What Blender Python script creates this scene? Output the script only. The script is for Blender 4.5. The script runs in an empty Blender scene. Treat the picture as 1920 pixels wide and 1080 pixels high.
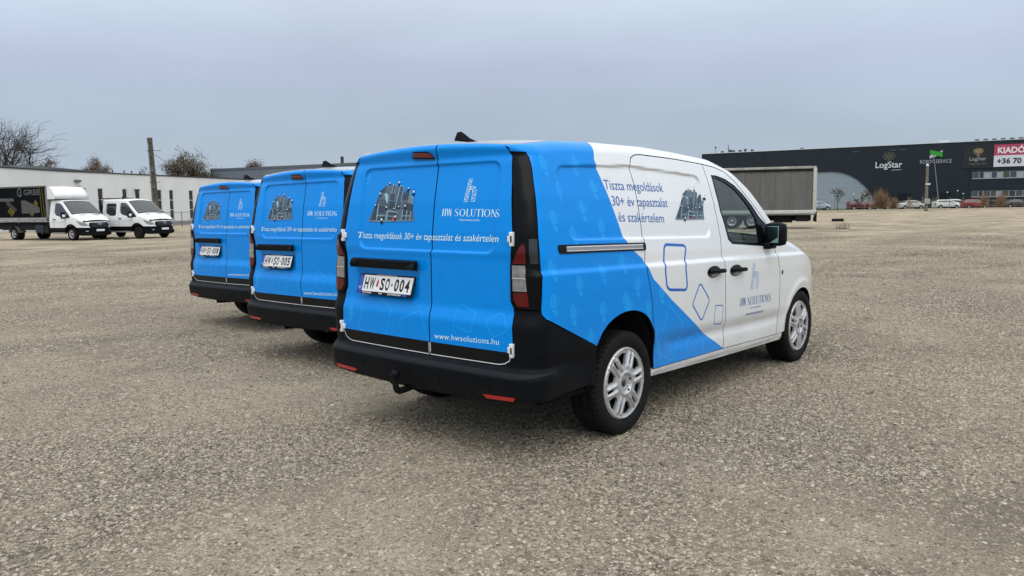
import bpy, bmesh, math, random
import numpy as np
from mathutils import Vector, Matrix
from mathutils.geometry import delaunay_2d_cdt

random.seed(7); rng = np.random.default_rng(7)
scene = bpy.context.scene
COL = scene.collection
PI = math.pi

# ------------------------------------------------------------------ camera
CAM_F, CAM_X, CAM_Y, CAM_Z, CAM_YAW, CAM_PITCH, CAM_ROLL = 1453.285, -4.14544, -3.53487, 1.46479, .711949, -.105071, -.0120141
_f = np.array([math.cos(CAM_YAW) * math.cos(CAM_PITCH), math.sin(CAM_YAW) * math.cos(CAM_PITCH), math.sin(CAM_PITCH)])
_r = np.array([math.sin(CAM_YAW), -math.cos(CAM_YAW), 0.]); _u = np.cross(_r, _f)
_r2 = _r * math.cos(CAM_ROLL) + _u * math.sin(CAM_ROLL); _u2 = -_r * math.sin(CAM_ROLL) + _u * math.cos(CAM_ROLL)
cam_data = bpy.data.cameras.new('camera'); cam = bpy.data.objects.new('camera', cam_data); COL.objects.link(cam)
cam_data.sensor_width = 36.0; cam_data.lens = 36.0 * CAM_F / 1920.0
cam_data.clip_start = .05; cam_data.clip_end = 3000
cam.matrix_world = Matrix(((_r2[0], _u2[0], -_f[0], CAM_X), (_r2[1], _u2[1], -_f[1], CAM_Y), (_r2[2], _u2[2], -_f[2], CAM_Z), (0, 0, 0, 1)))
scene.camera = cam
VIEW = np.array([math.cos(CAM_YAW), math.sin(CAM_YAW)]); SIDE = np.array([math.sin(CAM_YAW), -math.cos(CAM_YAW)])
def spot(lateral, depth, z=0.0):
    """a place on the lot: metres to the right of and beyond the photographer's stand"""
    p = np.array([CAM_X, CAM_Y]) + SIDE * lateral + VIEW * depth
    return Vector((p[0], p[1], z))
def heading(deg):
    """rotation about Z of something whose nose points deg degrees away from 'towards the photographer', to the right"""
    a = math.radians(deg); d = SIDE * math.sin(a) - VIEW * math.cos(a)
    return math.atan2(d[1], d[0])

# ------------------------------------------------------------------ world: overcast daylight
SUN_EL, SUN_AZ = math.radians(54), math.radians(-132)      # azimuth measured from +X towards +Y
world = bpy.data.worlds.new('World'); scene.world = world; world.use_nodes = True
nt = world.node_tree; N = nt.nodes; L = nt.links; N.clear()
out = N.new('ShaderNodeOutputWorld'); bg = N.new('ShaderNodeBackground'); bg.inputs['Strength'].default_value = .1
sky = N.new('ShaderNodeTexSky'); sky.sky_type = 'NISHITA'; sky.sun_disc = False
sky.sun_elevation = SUN_EL; sky.sun_rotation = PI / 2 - SUN_AZ; sky.dust_density = 3.0; sky.air_density = 1.0
tc = N.new('ShaderNodeTexCoord'); sep = N.new('ShaderNodeSeparateXYZ'); L.new(tc.outputs['Generated'], sep.inputs[0])
ramp = N.new('ShaderNodeValToRGB'); L.new(sep.outputs['Z'], ramp.inputs[0])
cr = ramp.color_ramp
stops = [(0.0, (4.7, 5.5, 6.3)), (.085, (4.3, 5.2, 6.2)), (.17, (4.95, 5.7, 7.3)), (.26, (6.9, 8.0, 9.4)), (.45, (9.2, 10.1, 11.2)), (1.0, (17.5, 17.8, 18.0))]
while len(cr.elements) < len(stops): cr.elements.new(.5)
for e, (p, c) in zip(cr.elements, stops): e.position = p; e.color = (c[0] / 20, c[1] / 20, c[2] / 20, 1)
sc10 = N.new('ShaderNodeVectorMath'); sc10.operation = 'SCALE'; sc10.inputs['Scale'].default_value = 20.0; L.new(ramp.outputs[0], sc10.inputs[0])
# faint structure in the cloud deck
mp = N.new('ShaderNodeMapping'); mp.inputs['Scale'].default_value = (1.2, 1.2, 3.4); L.new(tc.outputs['Generated'], mp.inputs[0])
nz = N.new('ShaderNodeTexNoise'); nz.inputs['Scale'].default_value = 1.9; nz.inputs['Detail'].default_value = 5; nz.inputs['Roughness'].default_value = .5
L.new(mp.outputs[0], nz.inputs['Vector'])
mr = N.new('ShaderNodeMapRange'); mr.inputs['From Min'].default_value = .3; mr.inputs['From Max'].default_value = .7
mr.inputs['To Min'].default_value = .92; mr.inputs['To Max'].default_value = 1.09; L.new(nz.outputs['Fac'], mr.inputs['Value'])
mul = N.new('ShaderNodeVectorMath'); mul.operation = 'SCALE'; L.new(sc10.outputs[0], mul.inputs[0]); L.new(mr.outputs[0], mul.inputs['Scale'])
mixw = N.new('ShaderNodeMix'); mixw.data_type = 'RGBA'; mixw.inputs['Factor'].default_value = .96
L.new(sky.outputs[0], mixw.inputs['A']); L.new(mul.outputs[0], mixw.inputs['B'])
L.new(mixw.outputs['Result'], bg.inputs['Color']); L.new(bg.outputs[0], out.inputs[0])
sun_d = bpy.data.lights.new('sun', 'SUN'); sun_d.energy = 1.25; sun_d.angle = math.radians(60); sun_d.color = (1.0, .97, .93)
sun = bpy.data.objects.new('sun', sun_d); COL.objects.link(sun)
sd = Vector((math.cos(SUN_AZ) * math.cos(SUN_EL), math.sin(SUN_AZ) * math.cos(SUN_EL), math.sin(SUN_EL)))
sun.rotation_euler = sd.to_track_quat('Z', 'Y').to_euler()
vs = scene.view_settings; scene.display_settings.display_device = 'sRGB'
vs.view_transform = 'Standard'; vs.look = 'None'; vs.exposure = 0.0; vs.gamma = 1.0; vs.use_curve_mapping = False
scene.cycles.max_bounces = 8; scene.cycles.transparent_max_bounces = 12

# ------------------------------------------------------------------ helpers
def srgb(r, g, b):
    f = lambda c: (c / 255) / 12.92 if c / 255 <= .04045 else ((c / 255 + .055) / 1.055) ** 2.4
    return (f(r), f(g), f(b))
MATS = {}
def mat(name, color, rough=.5, metal=0., coat=0., spec=.5, trans=0., alpha=1., noise=0., nscale=20., bump=0., bscale=60., emit=None, ior=1.45, ncol=None, stretch=None):
    if name in MATS: return MATS[name]
    if rough >= .45 and spec == .5 and not metal: spec = .22
    m = bpy.data.materials.new(name); m.use_nodes = True; t = m.node_tree; b = t.nodes['Principled BSDF']
    b.inputs['Base Color'].default_value = (*color, 1); b.inputs['Roughness'].default_value = rough; b.inputs['Metallic'].default_value = metal
    b.inputs['Coat Weight'].default_value = coat; b.inputs['Coat Roughness'].default_value = .06
    b.inputs['Specular IOR Level'].default_value = spec; b.inputs['Transmission Weight'].default_value = trans; b.inputs['Alpha'].default_value = alpha
    b.inputs['IOR'].default_value = ior
    if noise or bump:
        c = t.nodes.new('ShaderNodeTexCoord'); mpn = t.nodes.new('ShaderNodeMapping'); t.links.new(c.outputs['Object'], mpn.inputs[0])
        if stretch: mpn.inputs['Scale'].default_value = stretch
    if noise:
        n = t.nodes.new('ShaderNodeTexNoise'); n.inputs['Scale'].default_value = nscale; n.inputs['Detail'].default_value = 6; n.inputs['Roughness'].default_value = .65
        t.links.new(mpn.outputs[0], n.inputs['Vector'])
        mx = t.nodes.new('ShaderNodeMix'); mx.data_type = 'RGBA'
        c2 = ncol if ncol else tuple(x * (1 - noise) for x in color)
        r2 = t.nodes.new('ShaderNodeMapRange'); r2.inputs['From Min'].default_value = .35; r2.inputs['From Max'].default_value = .68
        t.links.new(n.outputs['Fac'], r2.inputs['Value']); t.links.new(r2.outputs[0], mx.inputs['Factor'])
        mx.inputs['A'].default_value = (*color, 1); mx.inputs['B'].default_value = (*c2, 1); t.links.new(mx.outputs['Result'], b.inputs['Base Color'])
        r3 = t.nodes.new('ShaderNodeMapRange'); r3.inputs['To Min'].default_value = rough * .85; r3.inputs['To Max'].default_value = min(1, rough * 1.25)
        t.links.new(n.outputs['Fac'], r3.inputs['Value']); t.links.new(r3.outputs[0], b.inputs['Roughness'])
    if bump:
        n = t.nodes.new('ShaderNodeTexNoise'); n.inputs['Scale'].default_value = bscale; n.inputs['Detail'].default_value = 4
        t.links.new(mpn.outputs[0], n.inputs['Vector'])
        bp = t.nodes.new('ShaderNodeBump'); bp.inputs['Strength'].default_value = bump; bp.inputs['Distance'].default_value = .01
        t.links.new(n.outputs['Fac'], bp.inputs['Height']); t.links.new(bp.outputs[0], b.inputs['Normal'])
    if emit: b.inputs['Emission Color'].default_value = (*emit[0], 1); b.inputs['Emission Strength'].default_value = emit[1]
    MATS[name] = m; return m
def glass_mat(name, tint, rough=.02):
    m = bpy.data.materials.new(name); m.use_nodes = True; t = m.node_tree; t.nodes.remove(t.nodes['Principled BSDF']); o = t.nodes['Material Output']
    tr = t.nodes.new('ShaderNodeBsdfTransparent'); tr.inputs['Color'].default_value = (*tint, 1); g = t.nodes.new('ShaderNodeBsdfGlossy'); g.inputs['Roughness'].default_value = rough
    fr = t.nodes.new('ShaderNodeFresnel'); ge = t.nodes.new('ShaderNodeNewGeometry'); ma = t.nodes.new('ShaderNodeMapRange'); ma.inputs['To Min'].default_value = 1.45; ma.inputs['To Max'].default_value = 1 / 1.45; t.links.new(ge.outputs['Backfacing'], ma.inputs['Value']); t.links.new(ma.outputs[0], fr.inputs['IOR']); mx = t.nodes.new('ShaderNodeMixShader')
    t.links.new(fr.outputs[0], mx.inputs[0]); t.links.new(tr.outputs[0], mx.inputs[1]); t.links.new(g.outputs[0], mx.inputs[2]); t.links.new(mx.outputs[0], o.inputs[0]); MATS[name] = m; return m
def tag(o, label=None, cat=None, group=None, kind=None):
    if label: o['label'] = label
    if cat: o['category'] = cat
    if group: o['group'] = group
    if kind: o['kind'] = kind
    return o
def empty(name, loc=(0, 0, 0), rz=0.0, parent=None):
    o = bpy.data.objects.new(name, None); o.empty_display_size = .2; COL.objects.link(o); o.location = loc; o.rotation_euler = (0, 0, rz)
    if parent: o.parent = parent
    return o
def link_mesh(name, me, mats, parent=None):
    for m in (mats if isinstance(mats, (list, tuple)) else [mats]): me.materials.append(m)
    o = bpy.data.objects.new(name, me); COL.objects.link(o)
    if parent: o.parent = parent
    return o
def copy_tree(o, parent=None):
    c = o.copy(); COL.objects.link(c)
    if parent: c.parent = parent
    for ch in list(o.children): copy_tree(ch, c)
    return c
class MB:
    """collects simple solids and links them as one mesh object"""
    def __init__(s): s.v = []; s.f = []; s.m = []; s.sm = []
    def add(s, vs_, fs_, mi=0, smooth=False):
        n = len(s.v); s.v += [tuple(map(float, v)) for v in vs_]; s.f += [tuple(i + n for i in f) for f in fs_]; s.m += [mi] * len(fs_); s.sm += [smooth] * len(fs_)
    def box(s, x0, x1, y0, y1, z0, z1, mi=0, M=None):
        v = [Vector(p) for p in ((x0, y0, z0), (x1, y0, z0), (x1, y1, z0), (x0, y1, z0), (x0, y0, z1), (x1, y0, z1), (x1, y1, z1), (x0, y1, z1))]
        if M is not None: v = [M @ p for p in v]
        s.add(v, [(3, 2, 1, 0), (4, 5, 6, 7), (0, 1, 5, 4), (1, 2, 6, 5), (2, 3, 7, 6), (3, 0, 4, 7)], mi)
    def bevbox(s, x0, x1, y0, y1, z0, z1, r=.01, mi=0, M=None):
        bm = bmesh.new(); bmesh.ops.create_cube(bm, size=1)
        for v in bm.verts: v.co = Vector((x0 + (v.co.x + .5) * (x1 - x0), y0 + (v.co.y + .5) * (y1 - y0), z0 + (v.co.z + .5) * (z1 - z0)))
        bmesh.ops.bevel(bm, geom=list(bm.edges), offset=r, segments=2, profile=.6, affect='EDGES')
        if M is not None: bmesh.ops.transform(bm, matrix=M, verts=bm.verts)
        s.bm(bm, mi, True)
    def bm(s, bm, mi=0, smooth=False):
        bm.verts.index_update(); s.add([v.co for v in bm.verts], [tuple(v.index for v in f.verts) for f in bm.faces], mi, smooth); bm.free()
    def prism(s, poly, y0, y1, mi=0, axes='xz', M=None):
        """poly in the plane of two axes, extruded along the third"""
        n = len(poly)
        def P(a, b, c):
            p = {'xz': (a, c, b), 'yz': (c, a, b), 'xy': (a, b, c)}[axes]; p = Vector(p)
            return M @ p if M is not None else p
        v = [P(a, b, y0) for a, b in poly] + [P(a, b, y1) for a, b in poly]
        f = [tuple(range(n - 1, -1, -1)), tuple(range(n, 2 * n))] + [(i, (i + 1) % n, n + (i + 1) % n, n + i) for i in range(n)]
        s.add(v, f, mi)
    def tube(s, pts, rads, n=8, mi=0, cap=True, smooth=True):
        pts = [Vector(p) for p in pts]
        if not hasattr(rads, '__len__'): rads = [rads] * len(pts)
        vs_ = []; up = Vector((0, 0, 1))
        for i, p in enumerate(pts):
            d = (pts[min(i + 1, len(pts) - 1)] - pts[max(i - 1, 0)])
            if d.length < 1e-9: d = Vector((0, 0, 1))
            d.normalize(); a = d.cross(up if abs(d.z) < .95 else Vector((1, 0, 0))).normalized(); b = d.cross(a)
            for k in range(n):
                t = 2 * PI * k / n; vs_.append(p + (a * math.cos(t) + b * math.sin(t)) * rads[i])
        fs_ = []
        for i in range(len(pts) - 1):
            for k in range(n):
                fs_.append((i * n + k, i * n + (k + 1) % n, (i + 1) * n + (k + 1) % n, (i + 1) * n + k))
        s.add(vs_, fs_, mi, smooth)
        if cap:
            s.add(vs_[:n], [tuple(range(n - 1, -1, -1))], mi); s.add(vs_[-n:], [tuple(range(n))], mi)
    def lathe(s, prof, seg=48, axis='y', mi=0, center=(0, 0, 0), smooth=True):
        vs_ = []; n = len(prof)
        for k in range(seg):
            t = 2 * PI * k / seg
            for r, h in prof:
                if axis == 'y': vs_.append((center[0] + r * math.cos(t), center[1] + h, center[2] + r * math.sin(t)))
                elif axis == 'z': vs_.append((center[0] + r * math.cos(t), center[1] + r * math.sin(t), center[2] + h))
                else: vs_.append((center[0] + h, center[1] + r * math.cos(t), center[2] + r * math.sin(t)))
        fs_ = [(k * n + i, ((k + 1) % seg) * n + i, ((k + 1) % seg) * n + i + 1, k * n + i + 1) for k in range(seg) for i in range(n - 1)]
        s.add(vs_, fs_, mi, smooth)
    def mesh(s, name='m', recalc=True):
        me = bpy.data.meshes.new(name); me.from_pydata(s.v, [], s.f)
        me.polygons.foreach_set('material_index', s.m); me.polygons.foreach_set('use_smooth', s.sm)
        if recalc:
            bm = bmesh.new(); bm.from_mesh(me); bmesh.ops.recalc_face_normals(bm, faces=bm.faces); bm.to_mesh(me); bm.free()
        me.validate(); me.update(); return me
    def build(s, name, mats, parent=None, recalc=True, loc=None, rz=None):
        o = link_mesh(name, s.mesh(name, recalc), mats, parent)
        if loc is not None: o.location = loc
        if rz is not None: o.rotation_euler = (0, 0, rz)
        return o

# ---- flat shapes
def resample(poly, res, closed=True):
    pts = [np.array(p, float) for p in poly]; out_ = []
    n = len(pts)
    for i in range(n if closed else n - 1):
        a, b = pts[i], pts[(i + 1) % n]; k = max(1, int(math.ceil(np.linalg.norm(b - a) / res)))
        for j in range(k): out_.append(a + (b - a) * j / k)
    if not closed: out_.append(pts[-1])
    return np.array(out_)
def area2(p): p = np.asarray(p); x, y = p[:, 0], p[:, 1]; return .5 * np.sum(x * np.roll(y, -1) - np.roll(x, -1) * y)
def inset(poly, d):
    """move a closed outline inwards by d (outwards when negative)"""
    p = np.asarray(poly, float)
    if area2(p) < 0: p = p[::-1]
    e = np.roll(p, -1, 0) - p; e /= np.maximum(np.linalg.norm(e, axis=1, keepdims=True), 1e-9)
    nrm = np.stack([-e[:, 1], e[:, 0]], 1); prev = np.roll(nrm, 1, 0)
    b = nrm + prev; l = np.maximum((b * nrm).sum(1, keepdims=True), .5)
    return p + b / l * d
def rounded(poly, r, k=4):
    """round the corners of an outline; r a number or one per corner"""
    p = [np.array(q, float) for q in poly]; n = len(p); o = []
    for i in range(n):
        a, b, c = p[i - 1], p[i], p[(i + 1) % n]; ri = r[i] if hasattr(r, '__len__') else r
        u = a - b; v = c - b; lu, lv = np.linalg.norm(u), np.linalg.norm(v); t = min(ri, lu * .45, lv * .45)
        if t < 1e-5: o.append(b); continue
        s0 = b + u / lu * t; s1 = b + v / lv * t
        for j in range(k + 1):
            w = j / k; o.append((1 - w) ** 2 * s0 + 2 * w * (1 - w) * b + w * w * s1)
    return np.array(o)
def inside(poly, P):
    p = np.asarray(poly); x, y = P[:, 0], P[:, 1]; r = np.zeros(len(P), bool); n = len(p)
    for i in range(n):
        (x1, y1), (x2, y2) = p[i], p[(i + 1) % n]
        if y1 == y2: continue
        c = ((y1 > y) != (y2 > y)) & (x < (x2 - x1) * (y - y1) / (y2 - y1) + x1); r ^= c
    return r
def seg_dist(P, A, B):
    best = np.full(len(P), 1e9)
    for a, b in zip(A, B):
        d = b - a; L2 = max(d @ d, 1e-12); t = np.clip(((P - a) @ d) / L2, 0, 1); q = a + t[:, None] * d
        best = np.minimum(best, np.hypot(*(P - q).T))
    return best
def triangulate(outer, holes=(), lines=(), res=.02, bres=None):
    bres = bres or res
    V = []; E = []; SA = []; SB = []
    def addloop(pts, closed):
        n0 = len(V); n = len(pts); V.extend(pts)
        for i in range(n if closed else n - 1):
            E.append((n0 + i, n0 + (i + 1) % n)); SA.append(pts[i]); SB.append(pts[(i + 1) % n])
    O = resample(outer, bres); addloop(list(O), True); H = []
    for h in holes: hh = resample(h, bres); H.append(hh); addloop(list(hh), True)
    for l in lines: addloop(list(resample(l, bres, False)), False)
    lo = O.min(0); hi = O.max(0)
    if res < max(hi - lo):
        gx, gy = np.meshgrid(np.arange(lo[0] + res / 2, hi[0], res), np.arange(lo[1] + res / 2, hi[1], res)); G = np.stack([gx.ravel(), gy.ravel()], 1)
        k = inside(O, G)
        for h in H: k &= ~inside(h, G)
        G = G[k]
        if len(G): G = G[seg_dist(G, SA, SB) > res * .45]
        V.extend(list(G))
    r = delaunay_2d_cdt([Vector((float(a), float(b))) for a, b in V], E, [], 0, 1e-6)
    v2 = np.array([(v.x, v.y) for v in r[0]]); tr = np.array([f for f in r[2] if len(f) == 3])
    c = v2[tr].mean(1); k = inside(O, c)
    for h in H: k &= ~inside(h, c)
    a = v2[tr]; ar = (a[:, 1, 0] - a[:, 0, 0]) * (a[:, 2, 1] - a[:, 0, 1]) - (a[:, 2, 0] - a[:, 0, 0]) * (a[:, 1, 1] - a[:, 0, 1])
    k &= np.abs(ar) > 1e-10
    return v2, tr[k], ar[k]
def surf_normals(F, P, eps=2e-3, center=(1.4, 0, .9)):
    du = (F(P[:, 0] + eps, P[:, 1]) - F(P[:, 0] - eps, P[:, 1])); dv = (F(P[:, 0], P[:, 1] + eps) - F(P[:, 0], P[:, 1] - eps))
    n = np.cross(du, dv); n /= np.maximum(np.linalg.norm(n, axis=1, keepdims=True), 1e-12)
    return n
def panel(name, F, outer, mats, parent, holes=(), lines=(), res=.02, gap=.0028, rim=.014, which=None, center=(1.4, 0, .9), bres=None, lift=0.0, rimmat=None, prints=()):
    """sheet-metal panel: an outline in the surface's own coordinates, laid on surface F, with a turned-in edge"""
    if gap: outer = inset(outer, gap); holes = [inset(h, -gap) for h in holes]
    ob = np.asarray(outer); lo_, hi_ = ob.min(0), ob.max(0); prints = [(lp, m_, b_) for lp, m_, b_ in prints if (np.vstack(lp).max(0) > lo_).all() and (np.vstack(lp).min(0) < hi_).all()]
    lines = list(lines) + [np.vstack([l_, l_[:1]]) for lp, _, _ in prints for l_ in lp]
    v2, tr, ar = triangulate(outer, holes, lines, res, bres)
    used = np.unique(tr); re = -np.ones(len(v2), int); re[used] = np.arange(len(used)); v2 = v2[used]; tr = re[tr]
    P3 = F(v2[:, 0], v2[:, 1]); nr = surf_normals(F, v2)
    sgn = 1.0 if ((P3 - np.array(center)) * nr).sum(1).mean() > 0 else -1.0; nr = nr * sgn
    a, b, c = P3[tr[:, 0]], P3[tr[:, 1]], P3[tr[:, 2]]; fn = np.cross(b - a, c - a); flip = (fn * nr[tr[:, 0]]).sum(1) < 0
    tr[flip] = tr[flip][:, ::-1]
    if lift: P3 = P3 + nr * lift
    faces = [tuple(t) for t in tr]; mi = [0] * len(faces)
    if which is not None: mi = list(map(int, which(v2[tr].mean(1))))
    if prints:
        cc_ = v2[tr].mean(1); mia = np.array(mi)
        for lp, m_, b_ in prints:
            k_ = np.zeros(len(cc_), bool)
            for l_ in lp: k_ ^= inside(l_, cc_)
            if b_ is not None: k_ &= np.isin(mia, b_)
            mia[k_] = m_
        mi = mia.tolist()
    V = P3; NV = nr
    if rim:
        ed = {}
        for fi, t in enumerate(tr):
            for i in range(3):
                e = (t[i], t[(i + 1) % 3])
                if (e[1], e[0]) in ed: ed.pop((e[1], e[0]))
                else: ed[e] = fi
        V2 = []; N2 = []; n0 = len(V)
        for (p, q), fi in ed.items():
            d = P3[q] - P3[p]; o = np.cross(d, nr[p]); o /= max(np.linalg.norm(o), 1e-9); k = n0 + len(V2)
            V2 += [P3[p], P3[q], P3[q] - nr[q] * rim, P3[p] - nr[p] * rim]; N2 += [o] * 4
            faces.append((k + 1, k, k + 3, k + 2)); mi.append(mi[fi] if rimmat is None else rimmat)
        if V2: V = np.vstack([V, V2]); NV = np.vstack([NV, N2])
    me = bpy.data.meshes.new(name); me.from_pydata(V.tolist(), [], faces)
    me.polygons.foreach_set('material_index', mi); me.polygons.foreach_set('use_smooth', [True] * len(faces)); me.update()
    me.normals_split_custom_set_from_vertices(NV.tolist())
    return link_mesh(name, me, mats, parent)

def ring_loops(poly, w): return [inset(poly, -w / 2), inset(poly, w / 2)]
def strip_loops(pts, w):
    p = resample(pts, .03, False); d = np.gradient(p, axis=0); d /= np.maximum(np.linalg.norm(d, axis=1, keepdims=True), 1e-9); n_ = np.stack([-d[:, 1], d[:, 0]], 1)
    return [np.vstack([p + n_ * w / 2, (p - n_ * w / 2)[::-1]])]
# ---- flat print: shapes gathered in 2D, cut at panel joints, then laid on a surface
class Print:
    def __init__(s): s.v = []; s.f = []; s.m = []; s.lo = []; s.k = 0
    def add(s, v, f, mi=0):
        n = len(s.v); v = list(v); s.lo += [s.k] * len(v); s.k += 1; s.v += [(float(a), float(b)) for a, b in v]; s.f += [tuple(i + n for i in q) for q in f]; s.m += [mi] * len(f)
    def poly(s, pts, mi=0): s.add(pts, [tuple(range(len(pts)))], mi)
    def stroke(s, pts, w, mi=0, closed=False):
        p = np.array(pts, float); n = len(p)
        if closed: d = np.roll(p, -1, 0) - np.roll(p, 1, 0)
        else: d = np.gradient(p, axis=0)
        d /= np.maximum(np.linalg.norm(d, axis=1, keepdims=True), 1e-9); nn = np.stack([-d[:, 1], d[:, 0]], 1)
        ww = np.array(w)[:, None] / 2 if hasattr(w, '__len__') else w / 2
        a = p + nn * ww; b = p - nn * ww; k = n if closed else n - 1
        s.add(np.vstack([a, b]), [(i, (i + 1) % n, n + (i + 1) % n, n + i) for i in range(k)], mi)
    def xform(s, fn): s.v = [tuple(fn(a, b)) for a, b in s.v]; return s
    def merge(s, o, fn=lambda a, b: (a, b)): s.add([fn(a, b) for a, b in o.v], [tuple(f) for f in o.f], 0); s.m[-len(o.m):] = o.m
    def split(s, x, res=.05):
        """the pieces left and right of a joint at u = x, with a 5 mm gap"""
        outp = []
        for sg in (-1, 1):
            bm = s.to_bm(); bmesh.ops.bisect_plane(bm, geom=bm.verts[:] + bm.edges[:] + bm.faces[:], plane_co=(x + sg * .003, 0, 0), plane_no=(-sg, 0, 0), clear_outer=True)
            p = Print(); bm.verts.index_update(); p.v = [(v.co.x, v.co.y) for v in bm.verts]; p.f = [tuple(v.index for v in f.verts) for f in bm.faces]; p.m = [f.material_index for f in bm.faces]; bm.free(); outp.append(p)
        return outp
    def to_bm(s):
        bm = bmesh.new(); vv = [bm.verts.new((a, b, 0)) for a, b in s.v]
        for f, m in zip(s.f, s.m):
            try: q = bm.faces.new([vv[i] for i in f]); q.material_index = m
            except ValueError: pass
        return bm
    def lay(s, name, F, mats, parent, lift=.0016, center=(1.4, 0, .9), maxlen=.04, clip=None, step=.00005):
        if not s.v or not s.f: return None
        bm = s.to_bm(); lay_ = bm.verts.layers.float.new('o')
        for v_, (k_, _) in zip(bm.verts, enumerate(s.v)): v_[lay_] = s.lo[k_] if len(s.lo) == len(s.v) else 0.
        bmesh.ops.triangulate(bm, faces=bm.faces)
        for _ in range(3 if maxlen > .02 else 6):
            long = [e for e in bm.edges if e.calc_length() > maxlen]
            if not long: break
            bmesh.ops.subdivide_edges(bm, edges=long, cuts=1)
            bmesh.ops.triangulate(bm, faces=[f for f in bm.faces if len(f.verts) > 3])
        bm.verts.index_update(); v2 = np.array([(v.co.x, v.co.y) for v in bm.verts]); fs = [tuple(v.index for v in f.verts) for f in bm.faces]; ms = [f.material_index for f in bm.faces]; lo_ = np.array([v[lay_] for v in bm.verts]); bm.free()
        if clip is not None:
            k_ = inside(clip, v2[np.array(fs)].mean(1)); fs = [f for f, q in zip(fs, k_) if q]; ms = [m for m, q in zip(ms, k_) if q]
            if not fs: return None
            us = sorted({i for f in fs for i in f}); re_ = {o: i for i, o in enumerate(us)}; fs = [tuple(re_[i] for i in f) for f in fs]; v2 = v2[us]; lo_ = lo_[us]
        P3 = F(v2[:, 0], v2[:, 1]); nr = surf_normals(F, v2)
        sgn = 1.0 if ((P3 - np.array(center)) * nr).sum(1).mean() > 0 else -1.0; nr = nr * sgn; P3 = P3 + nr * (lift + lo_[:, None] * step)
        tr = np.array(fs); a, b, c = P3[tr[:, 0]], P3[tr[:, 1]], P3[tr[:, 2]]; flip = (np.cross(b - a, c - a) * nr[tr[:, 0]]).sum(1) < 0
        tr[flip] = tr[flip][:, ::-1]
        me = bpy.data.meshes.new(name); me.from_pydata(P3.tolist(), [], [tuple(t) for t in tr]); me.polygons.foreach_set('material_index', ms)
        me.polygons.foreach_set('use_smooth', [True] * len(fs)); me.update(); me.normals_split_custom_set_from_vertices(nr.tolist())
        return link_mesh(name, me, mats, parent)
_txt = {}
def text2d(body, bold=0.0, shear=0.0, spacing=1.0):
    """triangulated lettering, normalised so that a capital is 1 high and the line starts at 0"""
    key = (body, bold, shear, spacing)
    if key in _txt: return _txt[key]
    def raw(t):
        cu = bpy.data.curves.new('t', 'FONT'); cu.body = t; cu.offset = bold; cu.shear = shear; cu.space_character = spacing; cu.resolution_u = 3
        o = bpy.data.objects.new('t', cu); COL.objects.link(o); bpy.context.view_layer.update()
        me = bpy.data.meshes.new_from_object(o.evaluated_get(bpy.context.evaluated_depsgraph_get()))
        v = np.array([(q.co.x, q.co.y) for q in me.vertices]); f = [tuple(p.vertices) for p in me.polygons]
        bpy.data.objects.remove(o); bpy.data.curves.remove(cu); bpy.data.meshes.remove(me); return v, f
    cap = raw('H')[0][:, 1].max()
    v, f = raw(body); v = v / cap; v[:, 0] -= v[:, 0].min(); _txt[key] = (v, f, v[:, 0].max()); return _txt[key]
def text_on(pr, body, a, b, h, mi=0, **kw):
    """text from baseline point a to baseline point b (surface coordinates), capitals h high"""
    v, f, w = text2d(body, **kw); a = np.array(a, float); b = np.array(b, float); d = (b - a) / w; L_ = np.linalg.norm(b - a)
    n = np.array([-(b - a)[1], (b - a)[0]]) / L_ * h
    if kw.get('flipn'): n = -n
    if n[1] < 0: n = -n
    pr.add([a + d * x + n * y for x, y in v], f, mi)
# ---- van body surface: everything is in metres, X forward from the rear axle, Y left, Z up ----
def table(xs, vs, sig):
    g = np.linspace(xs[0] - .2, xs[-1] + .2, int((xs[-1] - xs[0] + .4) / .002) + 1)
    v = np.interp(g, xs, vs)
    if sig > 0:
        k = np.arange(-int(4 * sig / .002), int(4 * sig / .002) + 1) * .002
        w = np.exp(-k * k / (2 * sig * sig)); w /= w.sum()
        v = np.convolve(np.pad(v, len(k) // 2, mode='edge'), w, mode='valid')
    return lambda x: np.interp(x, g, v)
W_T = table([.24, .33, .345, .38, .50, .54, .62, .78, .96, 1.070, 1.088, 1.16, 1.35, 1.5, 1.65, 1.80, 1.90],
            [.885, .892, .905, .910, .911, .913, .927, .933, .934, .931, .912, .908, .882, .853, .815, .770, .74], .006)
X_T = table([.30, .56, .785, .805, .868, .885, 1.16, 1.21, 1.32, 1.5, 1.71, 1.752, 1.806, 1.90],
            [-.930, -.928, -.930, -.928, -.906, -.904, -.902, -.908, -.902, -.879, -.838, -.824, -.842, -.842], .005)
TOP_T = table([-1.0, -.80, -.5, -.12, .5, .95, 1.45, 1.78, 2.03, 2.24, 2.39, 2.52, 2.62, 2.8, 3.0, 3.2, 3.4, 3.55, 3.70, 3.86],
              [1.80, 1.815, 1.848, 1.860, 1.862, 1.843, 1.812, 1.735, 1.600, 1.430, 1.310, 1.205, 1.155, 1.12, 1.065, .985, .895, .81, .70, .58], .04)
CR = .125                     # plan radius of the rear corner
XM, XN, NE = 2.60, 3.91, 3.0  # nose plan: a superellipse
def plan(x):
    t = np.clip((x - XM) / (XN - XM), 0, .9999)
    return (1 - t ** NE) ** (1 / NE)
def sstep(a, b, x):
    t = np.clip((x - a) / (b - a), 0, 1); return t * t * (3 - 2 * t)
def rrect(x, z, x0, x1, z0, z1, r):
    cx, cz = (x0 + x1) / 2, (z0 + z1) / 2
    qx = np.abs(x - cx) - (x1 - x0) / 2 + r; qz = np.abs(z - cz) - (z1 - z0) / 2 + r
    return np.hypot(np.maximum(qx, 0), np.maximum(qz, 0)) + np.minimum(np.maximum(qx, qz), 0) - r
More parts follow.
